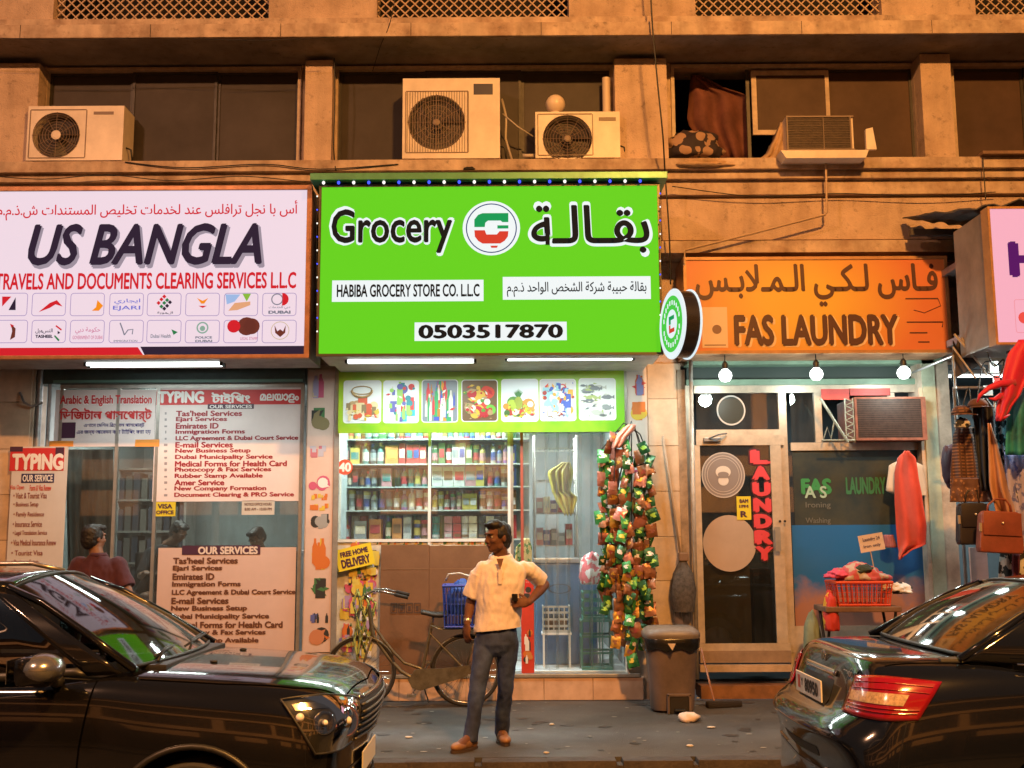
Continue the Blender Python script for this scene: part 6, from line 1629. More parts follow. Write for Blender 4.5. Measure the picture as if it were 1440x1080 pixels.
for k,(px_,c_) in enumerate([((1392,508,1404,524),(.55,.57,.55)),((1398,528,1406,538),(.5,.05,.04)),((1385,542,1396,556),(.6,.58,.55)),((1408,560,1414,580),(.55,.52,.50))]):
    tag(pbox('plastic_packet', mat('pk_%d'%k,c_,.3), None, px_, 9.6, 9.63), ['pale packet hung highest under the pink sign','tiny red packet under the pink sign','white packet left of the red garment','pale packet behind the red garment'][k], 'packet')
# bottom of the clothes shop: dark counter
t = thing('goods_counter', 'low dark counter with folded goods below the hanging clothes', 'counter', (U(1400,840,9.9).x,9.9,0))
a = U(1345,860,9.9).x
box('body', mat('counter_dark',(.08,.05,.04),.7,var=.4), t, a, a+3, 9.9, 10.5, 0, .70)
box('top', mat('counter_top',(.20,.12,.09),.6,var=.4), t, a-.02, a+3, 9.86, 10.52, .70, .73)
lump('shoe_heap', 'dark shoes on the low counter at the bottom right', 'shoes', (U(1380,812,9.95).x,10.0,.80), .20,.12,.07, two_tone('shoe_dark',(.02,.015,.015),(.18,.10,.08),7,'VORONOI',pos=.4), 36, .4)

# ------------------------------------------------------------ litter bin
YBn = 10.18
t = thing('litter_bin', 'grey brown pedal bin with black bag showing under its lid', 'bin', (U(950,1000,YBn).x,YBn+.05,0))
cx = U(949,940,YBn-.2).x; cy = YBn+.03
zt_ = U(949,884,YBn-.22).z
def sring(mb, z, hx, hy, r=.35):
    n = 24; vs = []
    for i in range(n):
        a = 2*math.pi*i/n; ca, sa = math.cos(a), math.sin(a); e = 4.0
        k = (abs(ca)**e+abs(sa)**e)**(-1/e); vs.append(mb.bm.verts.new((cx+ca*k*hx, cy+sa*k*hy, z)))
    return vs
M_BIN = mat('bin_plastic',(.15,.11,.10),.55,var=.35,vs=4)
H = zt_
mb = MB(); mb.skin([sring(mb,z,hx,hy) for z,hx,hy in ((.02,.185,.17),(.05,.19,.175),(.19,.198,.185),(H*.82,.232,.215),(H*.86,.238,.22))]); body = mb.build('body', M_BIN, t, smooth=40)
mb = MB(); mb.skin([sring(mb,z,hx,hy) for z,hx,hy in ((H*.80,.236,.22),(H*.74,.246,.232),(H*.78,.25,.236),(H*.86,.252,.238),(H*.88,.246,.23))])
for v in mb.bm.verts: v.co.z += .018*math.sin(v.co.x*31)*(1 if v.co.z < H*.8 else .2)
mb.build('bin_bag', mat('bin_bag',(.008,.008,.008),.25), t, smooth=60)
mb = MB(); mb.skin([sring(mb,z,hx,hy) for z,hx,hy in ((H*.875,.25,.235),(H*.90,.256,.24),(H*.93,.256,.24),(H*.97,.235,.22),(H,.20,.19))]); mb.build('lid', mat('lid_plastic',(.19,.155,.13),.5,var=.3,vs=5), t, smooth=40)
mb = MB().box(cx-.05,cx+.12,cy-.215,cy-.16,.0,.15,bev=.008); mb.build('pedal_recess', M_DARK, t)
mb = MB().box(cx-.01,cx+.08,cy-.28,cy-.17,.03,.045,bev=.004); mb.build('pedal', M_BLK, t)
mb = MB().box(cx-.07,cx-.05,cy-.222,cy-.15,.0,.17,bev=.004).box(cx+.12,cx+.14,cy-.222,cy-.15,.0,.17,bev=.004).box(cx-.07,cx+.14,cy-.222,cy-.19,.15,.172,bev=.004); mb.build('recess_frame', M_BIN, t)
for x in (cx-.17,cx+.17): MB().cyl((x,cy+.17,.05),(x+.02,cy+.17,.05),.05,seg=12).build('wheel', M_BLK, t)
for p_, lb in ((U(945,908,9.93),'pale scrap of paper caught on the black bin bag'),):
    mb = MB(); mb.face([p_+Vector((-.04,-.02,.02)),p_+Vector((.03,-.025,.02)),p_+Vector((.0,-.022,-.04))]); tag(mb.build('paper_scrap', mat('paper',(.6,.5,.42),.8), None, solid=.002), lb, 'paper')
# ladder-back broom, brush and mop
st = mat('stick_pale',(.42,.30,.20),.6)
t = thing('broom', 'broom with a grey bristle bundle leaning on the tiled pilaster behind the bin', 'broom', U(958,860,10.8))
MB().tube([U(932,613,10.83),U(945,700,10.81),U(958,787,10.78)], .011, 8).build('handle', mat('stick_grey',(0,0,0)), t, smooth=True)
mb = MB(); p0 = U(960,786,10.77); p1 = U(962,862,10.74); mb.lathe(p0, [(.03,0),(.05,-.05),(.10,-.14),(.125,-.30),(.10,-.50)], 16, cap=True); b_ = mb.build('bristles', mat('bristle_grey',(.10,.085,.075),.9,bump=1,bs=140,var=.5,vs=30), t, smooth=40)
mb = MB()
for k in range(34):
    a = random.uniform(0,6.28); r_ = random.uniform(.03,.12); mb.cyl(p0+Vector((math.cos(a)*r_*.6,math.sin(a)*r_*.4,-.2)), p0+Vector((math.cos(a)*r_,math.sin(a)*r_*.6,-.50-random.random()*.06)), .004, .001, seg=4)
mb.build('bristle_ends', mat('bristle_grey',(0,0,0)), t)
MB().box(p0.x-.04,p0.x+.05,p0.y-.05,p0.y+.05,p0.z-.02,p0.z+.06,bev=.01).build('head', mat('brush_head',(.18,.11,.07),.6), t)
t = thing('floor_brush', 'short handled floor brush lying against the laundry step', 'brush', UZ(1018,990,0))
g = UZ(1003,992,.02); MB().cyl(g+Vector((.02,.05,.02)), U(986,912,10.75), .010, seg=8).build('handle', mat('stick_red',(.28,.12,.06),.5), t)
q = UZ(1018,990,.03); M_ = Matrix.Translation(q)@Matrix.Rotation(rad(14),4,'Z')@Matrix.Translation(-q)
MB().box(q.x-.17,q.x+.17,q.y-.04,q.y+.04,.0,.06,bev=.02,M=M_).build('bristles', mat('brush_black',(.025,.02,.02),.9,bump=1,bs=120), t, smooth=40)
# litter on the pavement
p_ = UZ(969,1015,0); lump('crumpled_paper', 'crumpled white paper lying in front of the litter bin', 'litter', p_+Vector((0,0,.028)), .085,.06,.045, mat('paper_white',(.62,.50,.43),.8), 41, .45, seg=16)
for (px_,py_,r_,lb) in ((1000,1024,.03,'small grey scrap to the right of the crumpled paper'),(970,1050,.025,'tiny pale scrap near the kerb below the bin'),(776,1020,.022,'tiny pale scrap on the pavement right of the standing man'),(768,1060,.02,'tiny white scrap near the kerb right of the standing man'),(575,1038,.028,'flattened pale scrap left of the standing man'),(982,983,.018,'small pale scrap between the bin and the floor brush')):
    p_ = UZ(px_,py_,0); lump('paper_scrap', lb, 'litter', p_+Vector((0,0,.008)), r_,r_*.7,.008, mat('scrap_pale',(.45,.40,.34),.8), int(px_), .4, seg=10)

# ------------------------------------------------------------ bicycle
def bicycle(label, loc, rotz, with_leftovers=True):
    t = thing('bicycle', label, 'bicycle', loc, rot=(0,0,rotz))
    L = Vector(loc)
    def V(x, y, z): return L+Vector((x,y,z))
    MF = mat('bike_frame',(.22,.19,.13),.35,.6,var=.4,vs=14); MC = mat('bike_chrome',(.5,.48,.45),.25,.9,var=.3,vs=20); MR = mat('rubber',(.02,.018,.017),.8)
    for x in (0,-1.02):
        w_ = MB(); w_.tube([V(x+math.cos(2*math.pi*i/40)*.325,0,.342+math.sin(2*math.pi*i/40)*.325) for i in range(40)], .019, 8, closed=True)
        wh = w_.build('wheel', MR, t, smooth=True)
        MB().tube([V(x+math.cos(2*math.pi*i/40)*.305,0,.342+math.sin(2*math.pi*i/40)*.305) for i in range(40)], .009, 6, closed=True).build('rim', MC, wh, smooth=True)
        s_ = MB()
        for k in range(28):
            a = 2*math.pi*k/28; sd = .028 if k%2 else -.028; a2 = a+(.35 if k%4<2 else -.35)
            s_.cyl(V(x+math.cos(a2)*.022,sd,.342+math.sin(a2)*.022), V(x+math.cos(a)*.30,0,.342+math.sin(a)*.30), .0014, seg=4)
        s_.cyl(V(x,-.04,.342),V(x,.04,.342),.02,seg=10); s_.build('spokes', MC, wh)
        f_ = MB(); A = [(rad(-10+i*8)) for i in range(24)] if x == 0 else [(rad(25+i*8)) for i in range(19)]
        P = [[V(x+math.cos(a)*(.352+abs(j)*-.008),j*.016,.342+math.sin(a)*(.352-abs(j)*.008)) for j in (-1.4,-.7,0,.7,1.4)] for a in A]
        f_.grid(P); f_.build('mudguard', MF, t, smooth=True, solid=.002)
    mb = MB()
    hb, ht = V(-.915,0,.70), V(-.95,0,.98); bb = V(-.44,0,.27)
    mb.tube([hb, V(-.83,0,.58), V(-.74,0,.46), V(-.63,0,.34), V(-.53,0,.285), bb], .019, 10)
    mb.tube([hb+Vector((0.0,0,.10)), V(-.80,0,.64), V(-.70,0,.52), V(-.60,0,.42), V(-.42,0,.36)], .014, 8)
    mb.tube([bb, V(-.33,0,.80)], .017, 10); mb.tube([hb+Vector((.01,0,-.02)), ht], .022, 10)
    for sd in (-.05,.05):
        mb.tube([bb+Vector((0,sd*.6,0)), V(0,sd,.342)], .010, 6); mb.tube([V(-.355,sd*.3,.70), V(0,sd,.342)], .008, 6)
        mb.tube([hb+Vector((.0,sd*.5,-.02)), hb+Vector((-.03,sd,-.12)), V(-1.0,sd,.40), V(-1.02,sd,.342)], .011, 6)
    mb.build('frame', MF, t, smooth=60)
    MB().tube([V(-.33,0,.79), V(-.318,0,.87)], .012, 8).build('seat_post', MC, t)
    P = []
    for i in range(9):
        v = i/8; hw = .022+.068*max(0,(v-.25)/.75)**.8; row = []
        for j in range(7):
            u = -1+2*j/6; row.append(V(-.44+.27*v, u*hw, .905-.03*abs(u)**2+.025*math.sin(v*3.14-.6)*(-1)+.02*v-.0))
        P.append(row)
    MB().grid(P).build('saddle', mat('saddle_black',(.025,.022,.02),.5), t, smooth=True, solid=.03)
    mb = MB(); stem = V(-.955,0,1.05)
    mb.tube([ht, stem, V(-.98,0,1.07)], .012, 8)
    for sd in (-1,1): mb.tube([V(-.98,0,1.07), V(-.97,sd*.10,1.08), V(-.90,sd*.20,1.12), V(-.80,sd*.27,1.12), V(-.68,sd*.28,1.09)], .011, 8)
    mb.build('handlebar', MC, t, smooth=True)
    for sd in (-1,1): MB().tube([V(-.69,sd*.28,1.092), V(-.56,sd*.28,1.06)], .017, 8).build('grip', MR, t, smooth=True)
    mb = MB(); ring = [V(-.44+math.cos(2*math.pi*i/30)*.09, -.06, .27+math.sin(2*math.pi*i/30)*.09) for i in range(30)]; mb.tube(ring, .006, 5, closed=True)
    mb.tube([V(-.44,-.06,.27), V(-.52,-.07,.13)], .009, 6).tube([V(-.44,.06,.27), V(-.36,.07,.41)], .009, 6)
    mb.box(*[q for pr in zip(V(-.57,-.16,.115), V(-.48,-.07,.14)) for q in pr]).box(*[q for pr in zip(V(-.40,.07,.40), V(-.31,.16,.425)) for q in pr])
    mb.build('crank', MC, t, smooth=40)
    mb = MB()
    P = []
    for (x,z,h) in ((-.56,.27,.03),(-.50,.36,.02),(-.44,.37,.0),(-.2,.375,0),(.03,.40,0),(.05,.34,0),(.0,.29,0),(-.2,.235,0),(-.44,.165,0),(-.52,.19,0)): P.append((x,z))
    mb.prism([(L.x+p[0],L.z+p[1]) for p in P], L.y-.085, L.y-.068); mb.build('chain_guard', MF, t)
    mb = MB()
    for sd in (-.06,.06): mb.tube([V(-.34,sd,.78), V(-.26,sd,.745), V(.22,sd,.745)], .007, 6); mb.tube([V(.12,sd,.745), V(0,sd*1.1,.36)], .006, 6)
    for k in range(6): mb.tube([V(-.24+k*.09,-.06,.747), V(-.24+k*.09,.06,.747)], .005, 5)
    mb.build('rack', MF, t, smooth=True)
    mb = MB().tube([V(-.42,.06,.22), V(-.36,.16,.02)], .008, 6); mb.build('kickstand', MC, t)
    return t
bk = bicycle('old brown step-through bicycle parked beside the cardboard sheet', (U(655,937,10.5).x,10.5,0), rad(4))
bk.scale = (.95,.95,.95)
b2 = clone(bk, (U(1268,930,10.1).x,9.95,0), rad(176), 'dark bicycle mostly hidden behind the parked sedan, saddle showing by the red basket')
# blue basket on the carrier
bx = U(650,845,10.5).x
t = basket('blue_basket', 'blue plastic basket on the rear rack of the bicycle by the cardboard', Vector((bx,10.5,.718)), .31,.26,.40, mat('basket_blue',(.02,.06,.42),.4), cols=10)
lump('blue_sack', 'blue bag stuffed inside the blue bicycle basket', 'bag', (bx,10.5,.945), .14,.115,.20, mat('sack_blue',(.02,.07,.35),.6,var=.4,vs=9), 44, .15)
tag(MB().tube([(bx-.15,10.38,1.15),(bx-.12,10.37,1.21),(bx-.02,10.36,1.22),(bx+.08,10.37,1.19),(bx+.12,10.38,1.13)], .009, 6).build('pale_hose', mat('hose_white',(.5,.5,.48),.5), None, smooth=True), 'pale cord arching over the blue bicycle basket', 'cord')
# shredded yellow green tape tied to the front of the bicycle
for k,(xx,lb) in enumerate(((500,'short yellow ribbon over the bicycle front wheel'),(505,'yellow green ribbon tied lowest on the bicycle fork'),(510,'narrow lime ribbon left of the bicycle head tube'),(515,'lime and black ribbon beside the bicycle head tube'),(520,'narrow lime ribbon right of the bicycle head tube'),(525,'frayed lime ribbon hanging from the bicycle handlebar stem'))):
    w_ = 1.6+.5*(k%2); s_ = [3,-2,4,-4,2,-3][k]
    drape('caution_ribbon', lb, 'ribbon', [(828+k*3,xx-w_+s_,xx+w_+s_),(848,xx-w_-s_,xx+w_-s_),(872,xx-w_+s_,xx+w_+s_),(898,xx-w_-s_*.6,xx+w_-s_*.6),(930-k*6,xx-w_+s_,xx+w_+s_)], 10.34+.025*k, two_tone('ribbon_lime',(.34,.38,.10),(.06,.07,.05),26,'NOISE',pos=.53), folds=1, amp=.02, seed=50+k, nx=4, ny=16, group='ribbons tied to the front of the bicycle', th=.002)
# ------------------------------------------------------------ people
def organic(mb, voxel, sm=6, disp=None):
    me = bpy.data.meshes.new('o'); bmesh.ops.recalc_face_normals(mb.bm, faces=mb.bm.faces[:]); mb.bm.to_mesh(me); mb.bm.free()
    me = bake(me, [('REMESH', dict(mode='VOXEL', voxel_size=voxel)), ('SMOOTH', dict(factor=.5, iterations=sm))])
    b = bmesh.new(); b.from_mesh(me); bpy.data.meshes.remove(me)
    if disp:
        b.normal_update()
        for v in b.verts: v.co += v.normal*disp(v.co)
    m2 = MB(); m2.bm.free(); m2.bm = b
    return m2
def cap_(mb, p0, p1, r0, r1=None, seg=16):
    r1 = r0 if r1 is None else r1; p0, p1 = Vector(p0), Vector(p1)
    mb.cyl(p0, p1, r0, r1, seg); mb.sphere(p0, r0, seg, 10); mb.sphere(p1, r1, seg, 10); return mb
def eloft(mb, rings, yaw=0, seg=28):
    """rings: (centre, half width, half depth)"""
    out = []
    c_, s_ = math.cos(yaw), math.sin(yaw)
    for c, rx, ry in rings:
        vs = []
        for i in range(seg):
            a = 2*math.pi*i/seg; x = math.copysign(abs(math.cos(a))**.85, math.cos(a))*rx; y = math.copysign(abs(math.sin(a))**.9, math.sin(a))*ry
            vs.append(mb.bm.verts.new((c[0]+x*c_-y*s_, c[1]+x*s_+y*c_, c[2])))
        out.append(vs)
    return mb.skin(out)
def hand(mb, wrist, d, pn, thumb_side, curl=.4, sc=1.0):
    """wrist point, d direction of the fingers, pn palm normal, thumb_side +-1; fingers curl towards pn"""
    d = d.normalized(); pn = (pn-d*pn.dot(d)).normalized(); sd = d.cross(pn).normalized()*thumb_side
    pc = wrist+d*.045*sc
    M = Matrix((sd, d, pn)).transposed()
    mb.sphere(pc, 1, 14, 10, (.040*sc,.055*sc,.017*sc), M)
    mb.sphere(wrist+d*.012, 1, 12, 8, (.027*sc,.03*sc,.020*sc), M)
    for k, (off, ln) in enumerate(((.030,.070),(.011,.078),(-.009,.073),(-.027,.058))):
        p = wrist+d*.085*sc+sd*off*sc; a = 0; r_ = (.0088,.0090,.0086,.0078)[k]*sc
        q = wrist+d*.055*sc+sd*off*.9*sc
        mb.cyl(q, p, r_, r_, 8)
        for s_ in range(3):
            a += curl*(.6+.35*s_)+.05*k
            nd = (d*math.cos(a)+pn*math.sin(a)+sd*off*.8).normalized()
            p2 = p+nd*ln*sc*(.42,.32,.26)[s_]
            cap_(mb, p, p2, r_*(1-.06*s_), r_*(1-.06*(s_+1)), 8); p = p2
    p = wrist+d*.02*sc+sd*.026*sc; a = 0
    for s_ in range(3):
        nd = (d*(.62+.15*s_)+sd*(.75-.28*s_)+pn*(.35+.1*s_)).normalized(); p2 = p+nd*(.038,.032,.026)[s_]*sc
        cap_(mb, p, p2, (.0125,.0105,.0095)[s_]*sc, (.0105,.0095,.008)[s_]*sc, 8); p = p2
def head_parts(mb, c, yaw, nod=0, s_=1.0):
    """adds skull, face and neck shapes; returns frame function. yaw 0 faces -Y (the camera), + turns to -X"""
    Mr = Matrix.Rotation(-yaw, 3, 'Z') @ Matrix.Rotation(nod, 3, 'X')
    def F(x, y, z): return Vector(c)+Mr@(Vector((x,-y,z))*s_)      # y forward
    def E(x,y,z,rx,ry,rz): mb.sphere(F(x,y,z), 1, 20, 14, (rx*s_,ry*s_,rz*s_), Mr)
    E(0,-.018,.032,.076,.094,.082); E(0,.018,-.02,.064,.076,.082); E(0,.035,-.062,.046,.050,.045); E(0,.062,-.088,.022,.022,.018)
    E(0,.078,.036,.048,.020,.012)                       # brow
    for sg in (-1,1):
        E(sg*.036,.062,-.020,.024,.026,.022); E(sg*.075,-.012,-.006,.010,.019,.031); E(sg*.011,.092,-.030,.008,.010,.007)
        E(sg*.048,.01,-.06,.016,.035,.03)
    E(0,.094,.004,.0075,.014,.022); E(0,.104,-.020,.0105,.015,.012)
    E(0,.082,-.048,.024,.012,.0062); E(0,.080,-.058,.020,.012,.0068)
    return F, Mr
def add_face(t, body, F, Mr, s_=1.0):
    for sg in (-1,1):
        MB().sphere(F(sg*.031,.072,.008), .0105*s_, 12, 8).build('eye', mat('eye_white',(.30,.27,.25),.5,spec=.2), body, smooth=True)
        MB().sphere(F(sg*.031,.0812,.008), .0048*s_, 10, 6).build('iris', mat('iris_dark',(.01,.006,.004),.1), body, smooth=True)
        mb = MB(); mb.tube([F(sg*.012,.098,.026), F(sg*.030,.097,.033), F(sg*.050,.083,.028)], [.004,.0045,.002], 6); mb.build('eyebrow', mat('hair_black',(.012,.010,.010),.6), body)
    mb = MB(); mb.sphere(F(0,.0905,-.0525), 1, 12, 8, (.021*s_,.006*s_,.008*s_), Mr); mb.build('lips', mat('lip',(.16,.06,.05),.5), body, smooth=True)
def hairm(t, F, Mr, s_=1.0, top=.0, full=False):
    mb = MB()
    def E(x,y,z,rx,ry,rz): mb.sphere(F(x,y,z), 1, 20, 14, (rx*s_,ry*s_,rz*s_), Mr)
    E(0,-.032,.040,.083,.093,.084); E(0,.020,.088+top,.070,.066,.036+top); E(-.03,.055,.092+top,.036,.030,.022); E(.02,.06,.096+top,.034,.028,.022)
    E(0,-.048,-.012,.078,.076,.078); E(0,-.070,-.045,.055,.045,.050)
    for sg in (-1,1): E(sg*.067,.018,.028,.014,.022,.034); E(sg*.066,-.03,.02,.018,.045,.045)
    def dp(co): return .0045*noise.noise(co*38)+.003*noise.noise(co*90)
    m2 = organic(mb, .006, 3, dp)
    m2.build('hair', mat('hair_black',(.006,.0055,.0055),1.0,bump=1.0,bs=150,spec=.03), t, smooth=True)
SKIN = mat('skin_brown',(.155,.07,.043),.62,var=.25,vs=18,spec=.22,bump=.15,bs=180)
SKIN2 = mat('skin_mid',(.24,.12,.075),.5,var=.15,vs=14,spec=.4)

# the man on the pavement
Y0 = 8.50
t = thing('person', 'man in a pale polo shirt and blue jeans standing on the pavement, hand on hip', 'person', UZ(684,1048,0))
hc = U(699,756,Y0-.02)
shL, shR = U(676,800,Y0+.0), U(740,799,Y0+.02)
elL, elR = U(662,845,Y0+.05), U(766,822,Y0+.15)
wrL, wrR = U(657,877,Y0-.02), U(744,847,Y0-.11)
neck = U(705,788,Y0+.02)
pel = U(698,892,Y0+.0)
hipL, hipR = pel+Vector((-.085,0,-.04)), pel+Vector((.085,.0,-.04))
anL, anR = UZ(661,1036,.09), UZ(705,1026,.09)
knL = hipL.lerp(anL,.52)+Vector((0,-.05,0)); knR = hipR.lerp(anR,.52)+Vector((.01,-.04,0))
mb = MB()
F, Mr = head_parts(mb, hc, rad(52), rad(4), 1.0)
cap_(mb, hc+Vector((.015,.02,-.055)), neck+Vector((0,.01,-.02)), .055, .062)
eloft(mb, [(U(704,800,Y0+.01),.16,.085),(U(703,825,Y0+.01),.145,.09),(U(700,860,Y0+.01),.135,.085),(pel,.15,.09)])
cap_(mb, neck+Vector((-.03,.0,-.05)), shL+Vector((.03,0,-.03)), .045,.04); cap_(mb, neck+Vector((.03,.0,-.05)), shR+Vector((-.03,0,-.03)), .045,.04)
for a, b_, c_ in ((shL,elL,wrL),(shR,elR,wrR)):
    a = a+Vector((.015 if a.x < neck.x else -.015,0,-.02)); cap_(mb, a, b_, .040,.037); cap_(mb, b_, b_.lerp(c_,.35), .038,.039); cap_(mb, b_.lerp(c_,.35), c_, .039,.0245)
hand(mb, wrL, Vector((-.02,-.12,-1)), Vector((.5,.5,0)), -1, .38)
hand(mb, wrR, Vector((-1,-.15,-.05)), Vector((.0,.95,-.2)), -1, .35)
for h_, k_, a_ in ((hipL,knL,anL),(hipR,knR,anR)): cap_(mb, h_, k_, .07,.05); cap_(mb, k_, a_, .048,.035)
cap_(mb, anL, anL+Vector((-.08,-.12,-.05)), .035,.03); cap_(mb, anR, anR+Vector((.02,-.13,-.05)), .035,.03)
body = organic(mb, .0055, 4).build('body', SKIN, t, smooth=True)
add_face(t, body, F, Mr)
hairm(t, F, Mr, 1.0, .008)
# shirt: open tube with real sleeves
def foldy(amp, fx=16, fz=5):
    return lambda co: amp*(noise.noise(Vector((co.x*fx,co.y*fx,co.z*fz)))+.5*noise.noise(Vector((co.x*fx*2.2+3,co.y*fx*2,co.z*fz*2.6))))
mb = MB()
eloft(mb, [(U(701,890,Y0+.0),.185,.125),(U(699,884,Y0+.0),.180,.128),(U(701,868,Y0+.0),.172,.128),(U(703,845,Y0+.0),.172,.13),(U(705,820,Y0+.0),.182,.132),(U(707,804,Y0+.01),.190,.122),(U(707,795,Y0+.01),.170,.10),(U(706,788,Y0+.015),.110,.085),(U(705,782,Y0+.02),.074,.072)])
slL = shL.lerp(elL,.86); slR = shR.lerp(elR,.80)
cap_(mb, shL+Vector((.025,0,-.005)), shL.lerp(elL,.25), .066,.068); mb.cyl(shL.lerp(elL,.15), slL, .070,.076, 18)
cap_(mb, shR+Vector((-.025,0,-.005)), shR.lerp(elR,.2), .066,.064); mb.cyl(shR.lerp(elR,.1), slR, .064,.067, 18)
m2 = organic(mb, .007, 4, lambda co: foldy(.012,11,5)(co)+.004*noise.noise(Vector((co.x*40,co.y*40,co.z*22))))
# flat hem
hz = U(700,886,Y0-.1).z
r_ = bmesh.ops.bisect_plane(m2.bm, geom=m2.bm.verts[:]+m2.bm.edges[:]+m2.bm.faces[:], plane_co=(U(700,886,Y0).x,0,hz), plane_no=(-.10,0,1), clear_inner=True)
SHIRT = mat('polo_shirt',(.80,.70,.66),.85,var=.10,vs=5,bump=.25,bs=160,sheen=.2)
m2.build('polo_shirt', SHIRT, t, smooth=True)
# collar and placket
mb = MB(); cc_ = U(704.5,783,Y0+.015)
for sg in (-1,1):
    P = []
    for i in range(9):
        a = rad(-90+sg*(8+i*19)); ra = .070; rb = .092
        dz = .012-.045*(1-i/8)**2
        top = cc_+Vector((math.cos(a)*ra, math.sin(a)*ra*1.02, dz+.022)); low = cc_+Vector((math.cos(a)*rb*1.05, math.sin(a)*rb*1.08, dz-.022-.02*(1-i/8)**3))
        P.append([top, top.lerp(low,.5)+Vector((math.cos(a)*.006,math.sin(a)*.006,.006)), low])
    mb.grid(P)
mb.build('collar', SHIRT, t, smooth=True, solid=.005)
p_ = U(703,795,Y0-.125); MB().face([p_+Vector((-.026,-.0,.05)), p_+Vector((.028,0,.05)), p_+Vector((.002,-.022,-.035))]).build('neck_opening', SKIN, t)
MB().box(p_.x-.014,p_.x+.014,p_.y-.020,p_.y-.012,p_.z-.14,p_.z-.03,bev=.003).build('placket', SHIRT, t)
mb = MB().lathe(wrL-(wrL-elL).normalized()*.015, [(.029,0),(.030,.006),(.030,.014),(.029,.02)], 16, (elL-wrL)); mb.build('wrist_watch', mat('watch_metal',(.45,.42,.38),.3,.8), t, smooth=30)
# jeans
mb = MB()
eloft(mb, [(pel+Vector((0,0,.06)),.150,.105),(pel,.155,.11),(pel+Vector((0,0,-.07)),.158,.11),(pel+Vector((0,0,-.12)),.13,.09),(pel+Vector((0,0,-.16)),.06,.06)])
for h_, k_, a_ in ((hipL,knL,anL),(hipR,knR,anR)):
    cap_(mb, h_+Vector((0,0,-.02)), k_, .084,.062); cap_(mb, k_, k_.lerp(a_,.5), .062,.056); mb.cyl(k_.lerp(a_,.45), a_+Vector((0,.005,-.03)), .056,.056, 18)
JEAN = mat('blue_jeans',(.045,.075,.20),.85,var=.5,vs=5,bump=.3,bs=220,col2=(.018,.025,.06))
m2 = organic(mb, .007, 4, lambda co: foldy(.008,13,7)(co)+.003*noise.noise(Vector((co.x*30,co.y*30,co.z*20)))); m2.build('jeans', JEAN, t, smooth=True)
M_SHOE = mat('tan_shoe',(.26,.13,.055),.5,var=.3,vs=10); M_SOLE = mat('shoe_sole',(.05,.03,.02),.7)
def shoe(t, an, yaw, m, L=.27):
    f = Vector((-math.sin(yaw), -math.cos(yaw), 0)); s_ = Vector((f.y,-f.x,0))
    c = Vector((an.x,an.y,0)); M = Matrix((s_, f, Vector((0,0,1)))).transposed()
    mb = MB()
    mb.sphere(c+f*.13*1+Vector((0,0,.038)), 1, 16, 10, (.047,.075,.036), M); mb.sphere(c+f*.05+Vector((0,0,.05)), 1, 16, 10, (.042,.085,.048), M)
    mb.sphere(c-f*.03+Vector((0,0,.05)), 1, 16, 10, (.038,.045,.052), M); mb.cyl(c-f*.005+Vector((0,0,.05)), c-f*.005+Vector((0,0,.11)), .043,.045,14)
    m2 = organic(mb, .006, 4)
    bmesh.ops.bisect_plane(m2.bm, geom=m2.bm.verts[:]+m2.bm.edges[:]+m2.bm.faces[:], plane_co=(0,0,.012), plane_no=(0,0,1), clear_inner=True)
    m2.build('shoe', m, t, smooth=True)
    P = []; n = 28; mb = MB()
    prof = lambda a: (math.sin(a)*(.050-.010*(math.cos(a)<0)*abs(math.cos(a))), .06+math.cos(a)*.148)
    r1 = [mb.bm.verts.new(c+s_*prof(2*math.pi*i/n)[0]+f*prof(2*math.pi*i/n)[1]+Vector((0,0,.001))) for i in range(n)]
    r2 = [mb.bm.verts.new(c+s_*prof(2*math.pi*i/n)[0]+f*prof(2*math.pi*i/n)[1]+Vector((0,0,.02))) for i in range(n)]
    mb.skin([r1,r2]); mb.build('sole', M_SOLE, t)
shoe(t, anL, rad(38), M_SHOE); shoe(t, anR, rad(-12), M_SHOE)
# the dark thing in his left hand
p_ = wrR+Vector((-.085,-.012,.03))
tag(MB().box(p_.x-.045,p_.x+.0,p_.y-.03,p_.y-.02,p_.z-.02,p_.z+.035,bev=.005).build('phone', mat('phone_black',(.01,.01,.012),.2), None), 'dark phone held at the waist by the man in the polo shirt', 'phone')

# the man in maroon seen from behind
Ym = 9.75
t = thing('person', 'man in a maroon polo shirt seen from behind at the agency window', 'person', (U(138,900,Ym).x,Ym,0))
hc = U(133,757,Ym)
shL, shR = U(112,795,Ym), U(166,795,Ym)
elL, elR = U(92,838,Ym-.02), U(180,832,Ym-.05)
wrL, wrR = U(112,868,Ym+.2), U(160,858,Ym+.22)
neck = U(138,784,Ym); pel = U(139,900,Ym)
hipL, hipR = pel+Vector((-.085,0,-.04)), pel+Vector((.085,0,-.04)); anL, anR = Vector((pel.x-.10,Ym,.09)), Vector((pel.x+.10,Ym,.09))
mb = MB(); F, Mr = head_parts(mb, hc, rad(215), 0, 1.0)
cap_(mb, hc+Vector((0,0,-.05)), neck+Vector((0,0,-.03)), .056,.064)
eloft(mb, [(U(139,802,Ym),.17,.09),(U(139,850,Ym),.15,.09),(pel,.15,.09)])
for a, b_, c_ in ((shL,elL,wrL),(shR,elR,wrR)):
    cap_(mb, a, b_, .05,.04); cap_(mb, b_, c_, .041,.026)
hand(mb, wrL, wrL-elL, Vector((0,.3,-1)), 1, .4); hand(mb, wrR, wrR-elR, Vector((0,.3,-1)), -1, .4)
for h_, a_ in ((hipL,anL),(hipR,anR)): cap_(mb, h_, h_.lerp(a_,.5), .07,.05); cap_(mb, h_.lerp(a_,.5), a_, .05,.035)
body = organic(mb, .007, 4).build('body', SKIN2, t, smooth=True); add_face(t, body, F, Mr); hairm(t, F, Mr, 1.0)
mb = MB()
